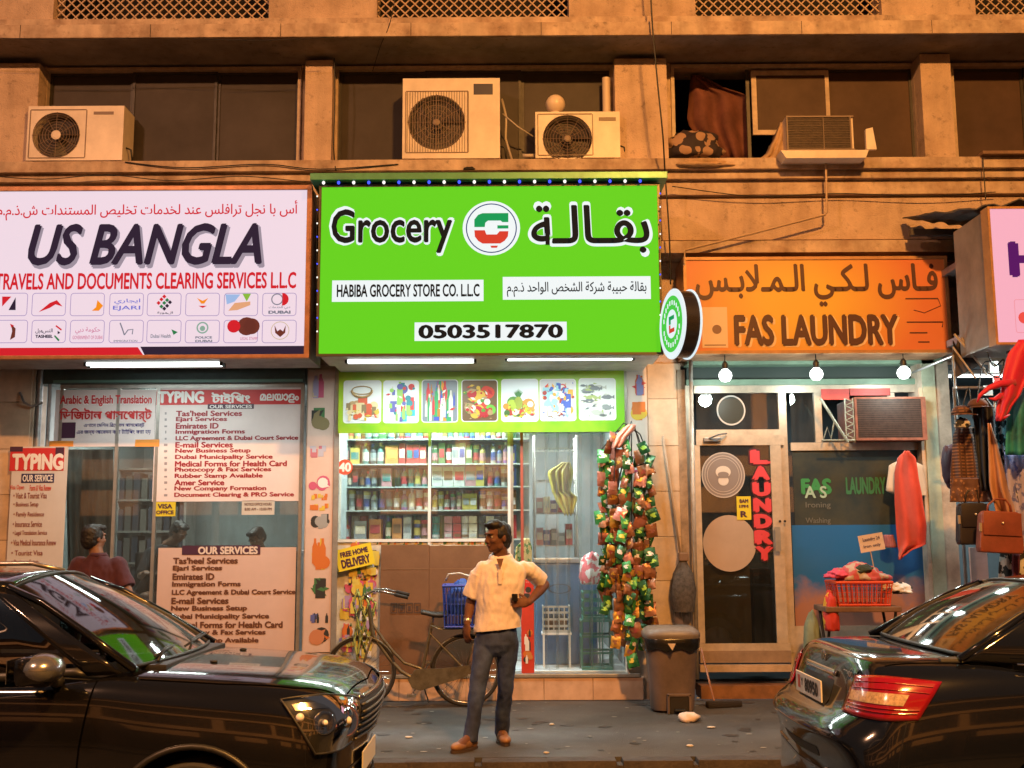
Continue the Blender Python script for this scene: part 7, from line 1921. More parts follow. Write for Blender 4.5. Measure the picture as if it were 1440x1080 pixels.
eloft(mb, [(pel+Vector((0,0,-.04)),.20,.14),(U(139,880,Ym),.20,.14),(U(139,850,Ym),.195,.14),(U(139,820,Ym),.215,.135),(U(139,804,Ym),.215,.12),(U(139,794,Ym),.185,.10),(U(138,786,Ym),.11,.08),(U(138,780,Ym),.075,.07)])
for a, b_ in ((shL,elL),(shR,elR)): cap_(mb, a, a.lerp(b_,.3), .08,.08); mb.cyl(a.lerp(b_,.2), a.lerp(b_,.85), .08,.082, 16)
organic(mb, .009, 5, foldy(.009)).build('polo_shirt', mat('maroon_shirt',(.06,.011,.024),.85,var=.2,vs=5,sheen=.1), t, smooth=True)
mb = MB(); mb.lathe(U(138,783,Ym), [(.073,0),(.078,.012),(.070,.036),(.066,.03)], 20); mb.build('collar', mat('maroon_shirt',(0,0,0)), t, smooth=True)
mb = MB(); eloft(mb, [(pel+Vector((0,0,.02)),.17,.12),(pel+Vector((0,0,-.1)),.17,.12)])
for h_, a_ in ((hipL,anL),(hipR,anR)): cap_(mb, h_, h_.lerp(a_,.5), .09,.068); mb.cyl(h_.lerp(a_,.45), a_, .068,.06, 16)
organic(mb, .010, 4, foldy(.006)).build('trousers', mat('dark_trousers',(.02,.02,.025),.85), t, smooth=True)
shoe(t, anL, rad(170), M_SOLE); shoe(t, anR, rad(190), M_SOLE)

# two clerks at the desk behind the glass
def clerk(label, hx, hy, Y, yaw, nod, lean_, shirt, s_=.95):
    hc = U(hx,hy,Y)
    t = thing('person', label, 'person', (hc.x-lean_.x,Y,FL)); mb = MB()
    F, Mr = head_parts(mb, hc, yaw, nod, s_); ch = hc+Vector((-lean_.x*.4,.02,-.25))-Vector((0,lean_.y*.3,0)); pv = ch+Vector((-lean_.x*.6,.05,-.42))
    cap_(mb, hc+Vector((0,.01,-.05)), ch+Vector((0,0,.10)), .054,.06)
    eloft(mb, [(ch+Vector((0,0,.03)),.16,.09),(ch+Vector((0,0,-.15)),.15,.1),(pv,.15,.1)])
    kn = pv+Vector((0,-.4,0))
    for sg in (-1,1):
        sh = ch+Vector((sg*.17,0,.02)); el = sh+Vector((sg*.06,-.12,-.24)); wr = el+Vector((-sg*.12,-.22,.04))
        cap_(mb, sh, el, .05,.04); cap_(mb, el, wr, .04,.026); hand(mb, wr, wr-el, Vector((0,0,-1)), sg, .35)
        cap_(mb, pv+Vector((sg*.09,0,-.03)), kn+Vector((sg*.10,0,-.02)), .075,.055); cap_(mb, kn+Vector((sg*.10,0,-.02)), Vector((kn.x+sg*.10,kn.y,FL+.09)), .055,.035)
    body = organic(mb, .009, 4).build('body', SKIN2, t, smooth=True); add_face(t, body, F, Mr, s_); hairm(t, F, Mr, s_)
    mb = MB(); eloft(mb, [(pv+Vector((0,0,-.02)),.18,.13),(ch+Vector((0,0,-.15)),.18,.13),(ch+Vector((0,0,0)),.19,.12),(ch+Vector((0,0,.06)),.15,.095),(ch+Vector((0,0,.11)),.075,.07)])
    for sg in (-1,1):
        sh = ch+Vector((sg*.17,0,.02)); el = sh+Vector((sg*.06,-.12,-.24)); cap_(mb, sh, sh.lerp(el,.8), .07,.068)
    organic(mb, .011, 5, foldy(.008)).build('shirt', shirt, t, smooth=True)
    ch_ = thing('office_chair', 'dark office chair of the clerk '+('with the pale shirt' if 'pale' in label else 'in dark clothes')+' behind the agency glass', 'chair', (pv.x,pv.y+.05,FL))
    box('seat', M_BLK, ch_, pv.x-.24,pv.x+.24,pv.y-.25,pv.y+.2,pv.z-.20,pv.z-.13,bev=.02)
    box('backrest', M_BLK, ch_, pv.x-.22,pv.x+.22,pv.y+.2,pv.y+.25,pv.z-.05,pv.z+.45,bev=.02)
    MB().cyl((pv.x,pv.y,FL),(pv.x,pv.y,pv.z-.20),.03).box(pv.x-.25,pv.x+.25,pv.y-.02,pv.y+.02,FL-.03,FL+.03).box(pv.x-.02,pv.x+.02,pv.y-.25,pv.y+.25,FL-.03,FL+.029).build('base', M_BLK, ch_)
clerk('clerk with bowed dark head and pale shirt behind the agency glass, right of the other', 361,757,12.0, rad(30), rad(35), Vector((-.15,0,0)), mat('cream_shirt',(.55,.50,.40),.85))
clerk('clerk in dark clothes leaning over the desk behind the agency glass', 252,748,12.2, rad(-60), rad(35), Vector((.35,0,0)), mat('black_shirt',(.02,.02,.025),.85))

# ------------------------------------------------------------ cars
PAINT_L = mat('car_paint_black',(.004,.004,.005),.16,.0,coat=.75,spec=.25)
PAINT_R = mat('car_paint_blueblack',(.0035,.0045,.009),.14,.0,coat=.75,spec=.25)
CHROME = mat('car_chrome',(.62,.60,.58),.12,1)
PLASB = mat('car_black_trim',(.012,.012,.012),.45)
TYRE = mat('tyre',(.018,.017,.016),.85,bump=.3,bs=60)
RIM = mat('alloy_rim',(.32,.32,.33),.3,.9)
CG = glass('car_glass',(.16,.18,.17),.06,.05,dirt_haze=.10,dirt_haze_col=(.16,.15,.14))
CGS = glass('car_glass_dark',(.05,.055,.055),.16,.01)
GROUND = -.14
def sub(me, n=2): return bake(me, [('SUBSURF', dict(levels=n, render_levels=n))])
def car_shell(name, stations, capf, paint, T, root, arches, ar=.385, halfw=.92):
    """stations: (x, [7 (dx,y,z) from roofline centre to sill]); T maps car coords to the world"""
    mb = MB(); rings = []
    for x, pts in stations:
        near = [(x+p[0], p[1], p[2]) for p in pts]; far = [(x+p[0], -p[1], p[2]) for p in pts[1:]]
        ring = near + [(x+pts[-1][0], 0, pts[-1][2]-.0)] + far[::-1]
        rings.append([mb.bm.verts.new(q) for q in ring])
    n = len(rings[0])
    for a, b in zip(rings, rings[1:]):
        for i in range(n): mb.bm.faces.new((a[i], a[(i+1)%n], b[(i+1)%n], b[i]))
    for R_, xo in ((rings[0], capf[0]), (rings[-1], capf[1])):
        cen = Vector((sum(v.co.x for v in R_)/n+xo, 0, sum(v.co.z for v in R_)/n)); prev = R_
        for q in (.8,.45):
            nr = [mb.bm.verts.new(Vector((v.co.x*(q)+(cen.x)*(1-q) if False else v.co.x+(cen.x-v.co.x)*(1-q), v.co.y*q, cen.z+(v.co.z-cen.z)*q))) for v in R_]
            for i in range(n): mb.bm.faces.new((prev[i], prev[(i+1)%n], nr[(i+1)%n], nr[i]))
            prev = nr
        mb.bm.faces.new(prev)
    bmesh.ops.recalc_face_normals(mb.bm, faces=mb.bm.faces[:])
    me = bpy.data.meshes.new('s'); mb.bm.to_mesh(me); mb.bm.free()
    me = sub(me, 3)
    # wheel arches
    cb = MB()
    for ax in arches: cb.cyl((ax,-1.2,.32),(ax,1.2,.32),ar,seg=48)
    bmesh.ops.recalc_face_normals(cb.bm, faces=cb.bm.faces[:])
    cme = bpy.data.meshes.new('c'); cb.bm.to_mesh(cme); cb.bm.free(); co = bpy.data.objects.new('cut', cme); COL.objects.link(co)
    # cut only the sides: keep the floor pan between the wheels as dark underbody
    me = bake(me, [('BOOLEAN', dict(operation='DIFFERENCE', object=co, solver='EXACT'))])
    bpy.data.objects.remove(co); bpy.data.meshes.remove(cme)
    b = bmesh.new(); b.from_mesh(me)
    bvh = BVHTree.FromBMesh(b); b.free()
    me.materials.clear(); me.materials.append(paint)
    me.polygons.foreach_set('use_smooth', [True]*len(me.polygons)); me.set_sharp_from_angle(angle=rad(38))
    me.transform(T_local(T))
    o = bpy.data.objects.new('body', me); COL.objects.link(o); o.parent = root
    return o, bvh
def T_local(T): return T
class Car:
    def __init__(self, root, flip):
        self.root = root; self.fl = flip      # flip: local +x -> world sign
    def M(self): return Matrix.Diagonal((1,1,1,1))
    def put(self, mb, name, m, parent=None, smooth=0, solid=0):
        par = parent or self.root
        me_b = mb
        # local coordinates already relative to the root: shift to world so build() can bring them back
        off = rootloc(par)-(rootloc(par)-rootloc(self.root))
        bmesh.ops.translate(me_b.bm, vec=rootloc(self.root), verts=me_b.bm.verts[:])
        return me_b.build(name, m, par, smooth=smooth, solid=solid)
def conform(bvh, corners, nx, ny, centre, off=.004, bulge=0, dirv=None):
    """grid stretched over the body: corners a(0,0) b(1,0) c(1,1) d(0,1), seen from centre outwards"""
    a, b, c, d = [Vector(q) for q in corners]; P = []
    for i in range(nx+1):
        row = []
        for j in range(ny+1):
            u, v = i/nx, j/ny
            p = (a*(1-u)+b*u)*(1-v)+(d*(1-u)+c*u)*v
            dr = (Vector(dirv) if dirv else (p-Vector(centre))).normalized()
            loc, nr, ix, ds = bvh.ray_cast(p+dr*1.2, -dr)
            if loc is None: loc, nr = p, dr
            if nr.dot(dr) < 0: nr = -nr
            row.append(loc+nr*(off+bulge*math.sin(math.pi*u)*math.sin(math.pi*v)))
        P.append(row)
    return P
def seam(bvh, pts, centre, r=.0035, dirv=None):
    out = []
    for k in range(len(pts)-1):
        a, b = Vector(pts[k]), Vector(pts[k+1])
        for i in range(8 if k < len(pts)-2 else 9):
            p = a.lerp(b, i/8); dr = (Vector(dirv) if dirv else (p-Vector(centre))).normalized()
            loc, nr, ix, ds = bvh.ray_cast(p+dr*1.2, -dr)
            if loc is None: continue
            out.append(loc+dr*.0005)
    return out
def wheel(car, x, y, sgn):
    mb = MB(); mb.lathe((x,y,.315), [(.205,-.10),(.30,-.10),(.318,-.07),(.320,0),(.318,.07),(.30,.10),(.205,.10),(.200,.06)], 40, (0,sgn,0), cap=False)
    w_ = car.put(mb, 'wheel', TYRE, smooth=40)
    mb = MB(); mb.lathe((x,y,.315), [(.205,.095),(.20,.07),(.19,.03),(.06,.045),(.05,.07),(.001,.075)], 40, (0,sgn,0), cap=False)
    for k in range(5):
        a = 2*math.pi*k/5
        c_, s_ = math.cos(a), math.sin(a)
        P0 = Vector((x+c_*.05,y+sgn*.075,.315+s_*.05)); P1 = Vector((x+c_*.20,y+sgn*.085,.315+s_*.20)); u = Vector((-s_,0,c_))*.022
        mb.face([P0-u,P1-u*1.3,P1+u*1.3,P0+u])
    car.put(mb, 'rim', RIM, w_, smooth=30)
def ruled(A, B, n=6, bulge=Vector((0,0,0)), lo=0.0, hi=1.0):
    """surface between two equally long point lists"""
    P = []
    for a, b in zip(A, B):
        a, b = Vector(a), Vector(b); P.append([a.lerp(b, lo+(hi-lo)*j/n)+bulge*math.sin(math.pi*(lo+(hi-lo)*j/n)) for j in range(n+1)])
    return P
def resample(L, n):
    L = [Vector(p) for p in L]; seg = [(b-a).length for a, b in zip(L, L[1:])]; tot = sum(seg); out = []
    for k in range(n+1):
        d = tot*k/n; i = 0
        while i < len(seg)-1 and d > seg[i]: d -= seg[i]; i += 1
        out.append(L[i].lerp(L[i+1], min(1, d/max(seg[i],1e-9))))
    return out
def greenhouse(car, paint, fb, ft, rt, rb, belt, rail, cuts, roofz, gl_f, gl_s):
    """fb/ft: windshield base and top corner (near side, +y), rt/rb: rear window top and base corner; belt and rail: polylines from rear to front;
    cuts: fractions along rail where pillars stand (start,end,is_glass)"""
    for sy in (1,-1):
        f_ = lambda p: Vector((p[0], p[1]*sy, p[2]))
        Bl = [f_(p) for p in resample(belt, 60)]; Rl = [f_(p) for p in resample(rail, 60)]
        bul = Vector((0,.035*sy,.01))
        for a, b, isg in cuts:
            i0, i1 = round(a*60), round(b*60)
            if isg:
                P = ruled(Bl[i0:i1+1], Rl[i0:i1+1], 6, bul, .06, .92); mb = MB(); mb.grid(P); car.put(mb, 'side_window', gl_s, smooth=True)
                for lo, hi in ((-.02,.06),(.92,1.0)):
                    mb = MB(); mb.grid(ruled(Bl[i0:i1+1], Rl[i0:i1+1], 2, bul, lo, hi)); car.put(mb, 'window_frame', PLASB if lo < 0 else paint, smooth=True, solid=.012)
            else:
                mb = MB(); mb.grid(ruled(Bl[i0:i1+1], Rl[i0:i1+1], 6, bul, -.03, 1.0)); car.put(mb, 'pillar', paint if isg is False else PLASB, smooth=True, solid=.014)
    # roof
    rl = resample(rail, 24); P = []
    x0, x1 = rail[0][0], rail[-1][0]
    for p in rl:
        row = []
        for j in range(13):
            u = -1+2*j/12; zc = roofz(p.x if hasattr(p,'x') else p[0]); row.append(Vector((p[0], p[1]*u, p[2]+(zc-p[2])*(1-abs(u)**2.2))))
        P.append(row)
    mb = MB(); mb.grid(P); car.put(mb, 'roof', paint, smooth=True, solid=.02)
    # screens
    def screen(base, top, cx_b, cx_t, zt_c, name, gl, sgn):
        P = []
        for i in range(13):
            u = -1+2*i/12; b_ = Vector((base[0]+sgn*cx_b*(1-u*u), base[1]*u, base[2]+.01*(1-u*u))); t_ = Vector((top[0]+sgn*cx_t*(1-u*u), top[1]*u, top[2]+zt_c*(1-abs(u)**2.2)))
            P.append([b_.lerp(t_, j/8)+Vector((sgn*.03*math.sin(math.pi*j/8),0,.018*math.sin(math.pi*j/8))) for j in range(9)])
        mb = MB(); mb.grid(P); g = car.put(mb, name, gl, smooth=True)
        # black ceramic edge around the pane
        mb = MB()
        edge = [r[0] for r in P]+[r for r in P[-1][1:]]+[r[-1] for r in P[::-1]][1:]+P[0][::-1][1:-1]
        mb.tube([p+Vector((sgn*.002,0,.002)) for p in edge], .011, 5, closed=True); car.put(mb, 'screen_seal', PLASB, g, smooth=True)
        return P
    Pf = screen(fb, ft, .10, .05, roofz(ft[0])-ft[2], 'windscreen', gl_f, 1)
    Pr = screen(rb, rt, .07, .05, roofz(rt[0])-rt[2], 'rear_window', gl_f, -1)
    return Pf, Pr
def interior(car, x0, x1, seats, wheel_at=None, front=1):
    M_SEAT = mat('car_seat',(.05,.045,.042),.8)
    mb = MB().box(x0,x1,-.70,.70,.38,.42); car.put(mb, 'cabin_floor', PLASB)
    for sx in seats:
        for sy in (-.36,.36):
            mb = MB().box(sx-.24,sx+.26,sy-.25,sy+.25,.46,.62,bev=.05); mb.box(sx-.34,sx-.20,sy-.25,sy+.25,.58,1.12,bev=.05); mb.box(sx-.34,sx-.24,sy-.13,sy+.13,1.15,1.30,bev=.04)
            mb.cyl((sx-.29,sy-.06,1.08),(sx-.29,sy-.06,1.18),.008).cyl((sx-.29,sy+.06,1.08),(sx-.29,sy+.06,1.18),.008)
            car.put(mb, 'seat', M_SEAT, smooth=40)
    if wheel_at:
        x, y, z = wheel_at; mb = MB()
        mb.tube([(x+math.sin(a)*-.06, y+math.cos(a)*.18, z+math.sin(a)*.17) for a in [2*math.pi*i/24 for i in range(24)]], .014, 8, closed=True)
        mb.tube([(x,y-.17,z),(x+.02,y,z),(x,y+.17,z)], .014, 6).tube([(x+.02,y,z),(x+.25,y,z-.10)], .025, 8); car.put(mb, 'steering_wheel', PLASB, smooth=True)

# ---- hatchback on the left, nose to the right
CY = 6.32
hb = thing('parked_car', 'black hatchback with open grille and roof rails parked nose right at the left', 'car', (-.74, CY, GROUND))
ca = Car(hb, 1)
S7 = lambda c,m,e,s_,b,l,u: [c,m,e,s_,b,l,u]
st = [
 (0.00, S7((0,0,.84),(-.01,.34,.835),(-.06,.60,.82),(-.12,.72,.74),(-.14,.77,.52),(-.13,.75,.32),(-.08,.62,.20))),
 (-.09, S7((0,0,.945),(-.01,.38,.94),(-.05,.65,.92),(-.10,.78,.84),(-.12,.835,.58),(-.12,.82,.30),(-.06,.70,.18))),
 (-.28, S7((0,0,1.0),(0,.42,.995),(-.02,.68,.975),(-.03,.81,.90),(-.03,.865,.64),(-.03,.86,.30),(0,.74,.18))),
 (-.60, S7((0,0,1.03),(0,.45,1.025),(0,.70,1.0),(0,.825,.925),(0,.877,.67),(0,.87,.30),(0,.76,.18))),
 (-.90, S7((0,0,1.045),(0,.47,1.04),(0,.715,1.018),(0,.832,.94),(0,.878,.68),(0,.87,.30),(0,.77,.18))),
 (-1.12, S7((.10,0,1.055),(.05,.47,1.05),(0,.72,1.03),(0,.835,.955),(0,.875,.68),(0,.865,.30),(0,.78,.18))),
 (-1.26, S7((.10,0,1.03),(.06,.50,1.035),(0,.735,1.04),(0,.84,.965),(0,.873,.68),(0,.86,.30),(0,.78,.18))),
 (-1.45, S7((0,0,.80),(0,.50,.82),(0,.745,1.02),(0,.84,.97),(0,.872,.68),(0,.86,.30),(0,.78,.18))),
 (-1.75, S7((0,0,.45),(0,.55,.45),(0,.755,1.01),(0,.84,.975),(0,.872,.68),(0,.86,.30),(0,.78,.18))),
 (-2.40, S7((0,0,.40),(0,.58,.40),(0,.755,1.02),(0,.838,.985),(0,.872,.68),(0,.86,.30),(0,.78,.18))),
 (-3.10, S7((0,0,.40),(0,.58,.40),(0,.75,1.03),(0,.835,.99),(0,.872,.68),(0,.86,.30),(0,.78,.18))),
 (-3.60, S7((0,0,.62),(0,.5,.64),(0,.72,1.03),(0,.81,.98),(0,.86,.68),(0,.85,.34),(0,.76,.24))),
 (-3.88, S7((0,0,1.0),(0,.45,1.0),(0,.66,.99),(.03,.76,.92),(.03,.82,.66),(.03,.80,.36),(.05,.70,.28))),
 (-3.98, S7((0,0,.86),(0,.40,.86),(.03,.60,.84),(.08,.68,.78),(.10,.74,.60),(.10,.72,.40),(.10,.62,.34)))]
body, bv = car_shell('body', st, (.02,-.02), PAINT_L, Matrix(), hb, (-.80,-3.25), .38)
Pf, Pr = greenhouse(ca, PAINT_L, (-1.16,.70,1.055), (-1.86,.545,1.44), (-3.55,.54,1.44), (-3.80,.66,1.03),
  [(-3.80,.70,1.03),(-3.2,.755,1.03),(-2.4,.765,1.02),(-1.75,.765,1.01),(-1.20,.735,1.045)], [(-3.55,.56,1.44),(-3.0,.575,1.475),(-2.4,.58,1.48),(-2.05,.57,1.468),(-1.86,.555,1.44)],
  [(0,.12,False),(.12,.32,True),(.32,.36,None),(.36,.60,True),(.60,.64,None),(.64,.93,True),(.93,1.0,False)], lambda x: 1.53-.05*abs((x+2.6)/1.0)**2.0, CG, CGS)
# A pillar strip on both sides of the windscreen
for sy in (1,-1):
    L = [Vector((-1.13,.725*sy,1.045)), Vector((-1.42,.66*sy,1.23)), Vector((-1.66,.60*sy,1.37)), Vector((-1.86,.552*sy,1.447))]
    mb = MB(); mb.tube(L, [.024,.022,.020,.018], 8); ca.put(mb, 'windscreen_pillar', PAINT_L, smooth=True)
    mb = MB(); mb.tube([(-3.40,.50*sy,1.49),(-3.3,.50*sy,1.535),(-2.2,.505*sy,1.545),(-2.0,.51*sy,1.50)], .014, 8); ca.put(mb, 'roof_rail', mat('rail_metal',(.30,.28,.26),.3,.8), smooth=True)
interior(ca, -3.4, -1.4, (-2.2,-3.0), (-1.75,.36,.98))
mb = MB().box(-1.62,-1.22,-.70,.70,.72,.99,bev=.06); ca.put(mb, 'dashboard', mat('dash',(.03,.03,.032),.7), smooth=40)
for x in (-.80,-3.25):
    for sy in (-1,1): wheel(ca, x, sy*.76, sy)
# wheel arch lips and liners
for x in (-.80,-3.25):
    for sy in (-1,1):
        mb = MB(); pts = []
        for i in range(25):
            a = rad(-8+196*i/24); p = Vector((x+math.cos(a)*.384, sy*.5, .32+math.sin(a)*.384))
            loc, nr, _, _ = bv.ray_cast(Vector((x+math.cos(a)*.392, sy*1.4, .32+math.sin(a)*.392)), Vector((0,-sy,0)))
            pts.append(Vector((p.x, loc.y if loc else sy*.86, p.z)))
        mb.tube(pts, .016, 6); ca.put(mb, 'arch_lip', PLASB, smooth=True)
        mb = MB(); mb.grid([[Vector((x+math.cos(rad(a))*.383, sy*y, .32+math.sin(rad(a))*.383)) for y in (.55,.84)] for a in range(-5,186,10)]); mb.box(x-.38,x+.38,sy*.54-.005,sy*.54+.005,.2,.70); ca.put(mb, 'arch_liner', PLASB, smooth=True)
# headlights: bezel, reflectors and a clear cover stretched over the front corner
G_H = glass('headlight_cover',(.80,.82,.82),.16,.01)
for sy in (1,-1):
    ce = (-.55,.25*sy,.70)
    cr_ = [(-.38,.84*sy,.93),(-.05,.50*sy,.885),(-.05,.52*sy,.66),(-.22,.82*sy,.66)]
    P = conform(bv, cr_, 12, 8, ce, .004); mb = MB(); mb.grid(P); hl = ca.put(mb, 'headlight', mat('lamp_bezel',(.05,.05,.052),.22,.6), smooth=True)
    P2 = conform(bv, cr_, 12, 8, ce, .014, .016); mb = MB(); mb.grid(P2); ca.put(mb, 'lamp_cover', G_H, hl, smooth=True)
    def at_(u, v): return P[round(u*12)][round(v*8)]
    mb = MB(); mb.tube([q+(q-Vector(ce)).normalized()*.010 for q in [P[i][0] for i in range(13)]+[P[12][j] for j in range(1,9)]+[P[i][8] for i in range(11,-1,-1)]+[P[0][j] for j in range(7,0,-1)]], .006, 6, closed=True); ca.put(mb, 'lamp_seal', PLASB, hl, smooth=True)
    mb = MB(); mb.grid([[q+(q-Vector(ce)).normalized()*.005 for q in P[i][1:3]] for i in range(1,12)]); ca.put(mb, 'lamp_trim', CHROME, hl, smooth=True)
    for u, v, r_ in ((.66,.55,.082),(.36,.52,.058)):
        p = at_(u,v); q = P[min(12,round(u*12)+1)][round(v*8)]; n_ = (p-Vector(ce)).normalized()
        mb = MB(); mb.lathe(p+n_*.002, [(r_,0),(r_,.005),(r_*.9,.006),(r_*.5,.0),(.002,-.002)], 20, n_, cap=False); ca.put(mb, 'reflector', CHROME, hl, smooth=True)
        mb = MB(); mb.sphere(p+n_*.012, r_*.28, 10, 8); ca.put(mb, 'lamp_bulb', mat('lamp_bulb_glass',(.7,.7,.72),.1), hl, smooth=True)
    p = at_(.12,.35); n_ = (p-Vector(ce)).normalized(); mb = MB(); mb.sphere(p+n_*.006, .022, 10, 6); ca.put(mb, 'indicator', mat('lamp_bulb_glass',(.7,.7,.72),.1), hl, smooth=True)
# grille with slats, badge bar, lower intake, plate
P = conform(bv, [(-.02,.46,.87),(-.02,-.46,.87),(-.02,-.42,.66),(-.02,.42,.66)], 12, 6, None, .003, dirv=(1,0,0)); mb = MB(); mb.grid(P); gr_ = ca.put(mb, 'grille', PLASB, smooth=True)
for j in range(7):
    mb = MB(); mb.tube([P[i][round(j*6/6)]+Vector((.008,0,0)) for i in range(13)], .008 if j else .012, 6); ca.put(mb, 'grille_slat', CHROME if j in (0,) else mat('slat_grey',(.10,.10,.10),.35,.5), gr_, smooth=True)
P = conform(bv, [(-.02,.50,.40),(-.02,-.50,.40),(-.02,-.46,.26),(-.02,.46,.26)], 10, 3, None, .003, dirv=(1,0,0)); mb = MB(); mb.grid(P); ca.put(mb, 'lower_intake', PLASB, smooth=True)
loc, nr, _, _ = bv.ray_cast(Vector((1,0,.5)), Vector((-1,0,0)))
mb = MB().box(loc.x+.006,loc.x+.014,-.26,.26,.455,.565,bev=.002); pl_ = ca.put(mb, 'number_plate', mat('plate_white',(.62,.60,.56),.4))
P = conform(bv, [(-.02,.66,.53),(-.02,-.66,.53),(-.02,-.66,.515),(-.02,.66,.515)], 24, 1, (-.7,0,.5), .003); mb = MB(); mb.grid(P); ca.put(mb, 'bumper_seam', PLASB, smooth=True)
# bonnet gap, door gap, washer jets, badge line
for sy in (1,-1):
    pts = seam(bv, [(-1.10,.745*sy,1.2),(-.7,.735*sy,1.2),(-.35,.70*sy,1.2),(-.14,.60*sy,1.2)], None, dirv=(0,0,1)); mb = MB(); mb.tube(pts, .0045, 5); ca.put(mb, 'bonnet_gap', M_GAP)
    pts = seam(bv, [(-1.30,.9*sy,1.0),(-1.34,.9*sy,.7),(-1.36,.9*sy,.35)], None, dirv=(0,sy,0)); mb = MB(); mb.tube(pts, .005, 5); ca.put(mb, 'door_gap', M_GAP)
    pts = seam(bv, [(-2.38,.9*sy,1.0),(-2.38,.9*sy,.35)], None, dirv=(0,sy,0)); mb = MB(); mb.tube(pts, .005, 5); ca.put(mb, 'door_gap', M_GAP)
    mb = MB(); mb.sphere((-.85,.32*sy,1.043), .014, 10, 6, (1.6,1,.6)); ca.put(mb, 'washer_jet', PLASB, smooth=True)
    loc, nr, _, _ = bv.ray_cast(Vector((-2.2,1.5*sy,.88)), Vector((0,-sy,0)))
    mb = MB().box(-2.28,-2.08,loc.y-.002 if sy>0 else loc.y-.035,loc.y+.035 if sy>0 else loc.y+.002,.865,.895,bev=.01); ca.put(mb, 'door_handle', PAINT_L, smooth=40)
pts = seam(bv, [(-.115,-.58,1.2),(-.075,0,1.2),(-.115,.58,1.2)], None, dirv=(0,0,1)); mb = MB(); mb.tube(pts, .0045, 5); ca.put(mb, 'bonnet_gap', M_GAP)
# wipers
for y0_, y1_ in ((-.55,.02),(-.02,.52)):
    mb = MB(); p0 = Vector((-1.075,y0_ if y0_<-.3 else .0,1.075)); mb.tube([p0, Vector((-1.13,(y0_+y1_)/2,1.105)), Vector((-1.16,y1_,1.115))], .008, 6)
    mb.tube([Vector((-1.10,y0_+.02,1.095)), Vector((-1.145,y1_+.06,1.115))], .007, 5); ca.put(mb, 'wiper', PLASB, smooth=True)
mb = MB().box(-1.15,-1.02,-.58,.58,1.02,1.058,bev=.01); ca.put(mb, 'cowl', PLASB, smooth=40)
# door mirrors
for sy in (1,-1):
    mb = MB(); mb.sphere((-1.50,sy*.96,1.075), 1, 20, 14, (.10,.12,.080)); mb.box(-1.60,-1.50,sy*.96-.105,sy*.96+.105,1.005,1.145,bev=.045)
    m2 = organic(mb, .009, 5); mr = ca.put(m2, 'door_mirror', PAINT_L, smooth=True)
    mb = MB(); mb.sphere((-1.487,sy*.967,1.082), 1, 24, 14, (.098,.119,.073)); ca.put(mb, 'mirror_cap', mat('mirror_silver',(.30,.31,.33),.22,.85), mr, smooth=True)
    mb = MB().tube([(-1.47,sy*.84,1.01),(-1.50,sy*.76,1.0)], [.03,.035], 8); ca.put(mb, 'mirror_arm', PLASB, mr, smooth=True)
    mb = MB().box(-1.626,-1.622,sy*.96-.09,sy*.96+.09,1.02,1.13,bev=.001); ca.put(mb, 'mirror_glass', CHROME, mr)

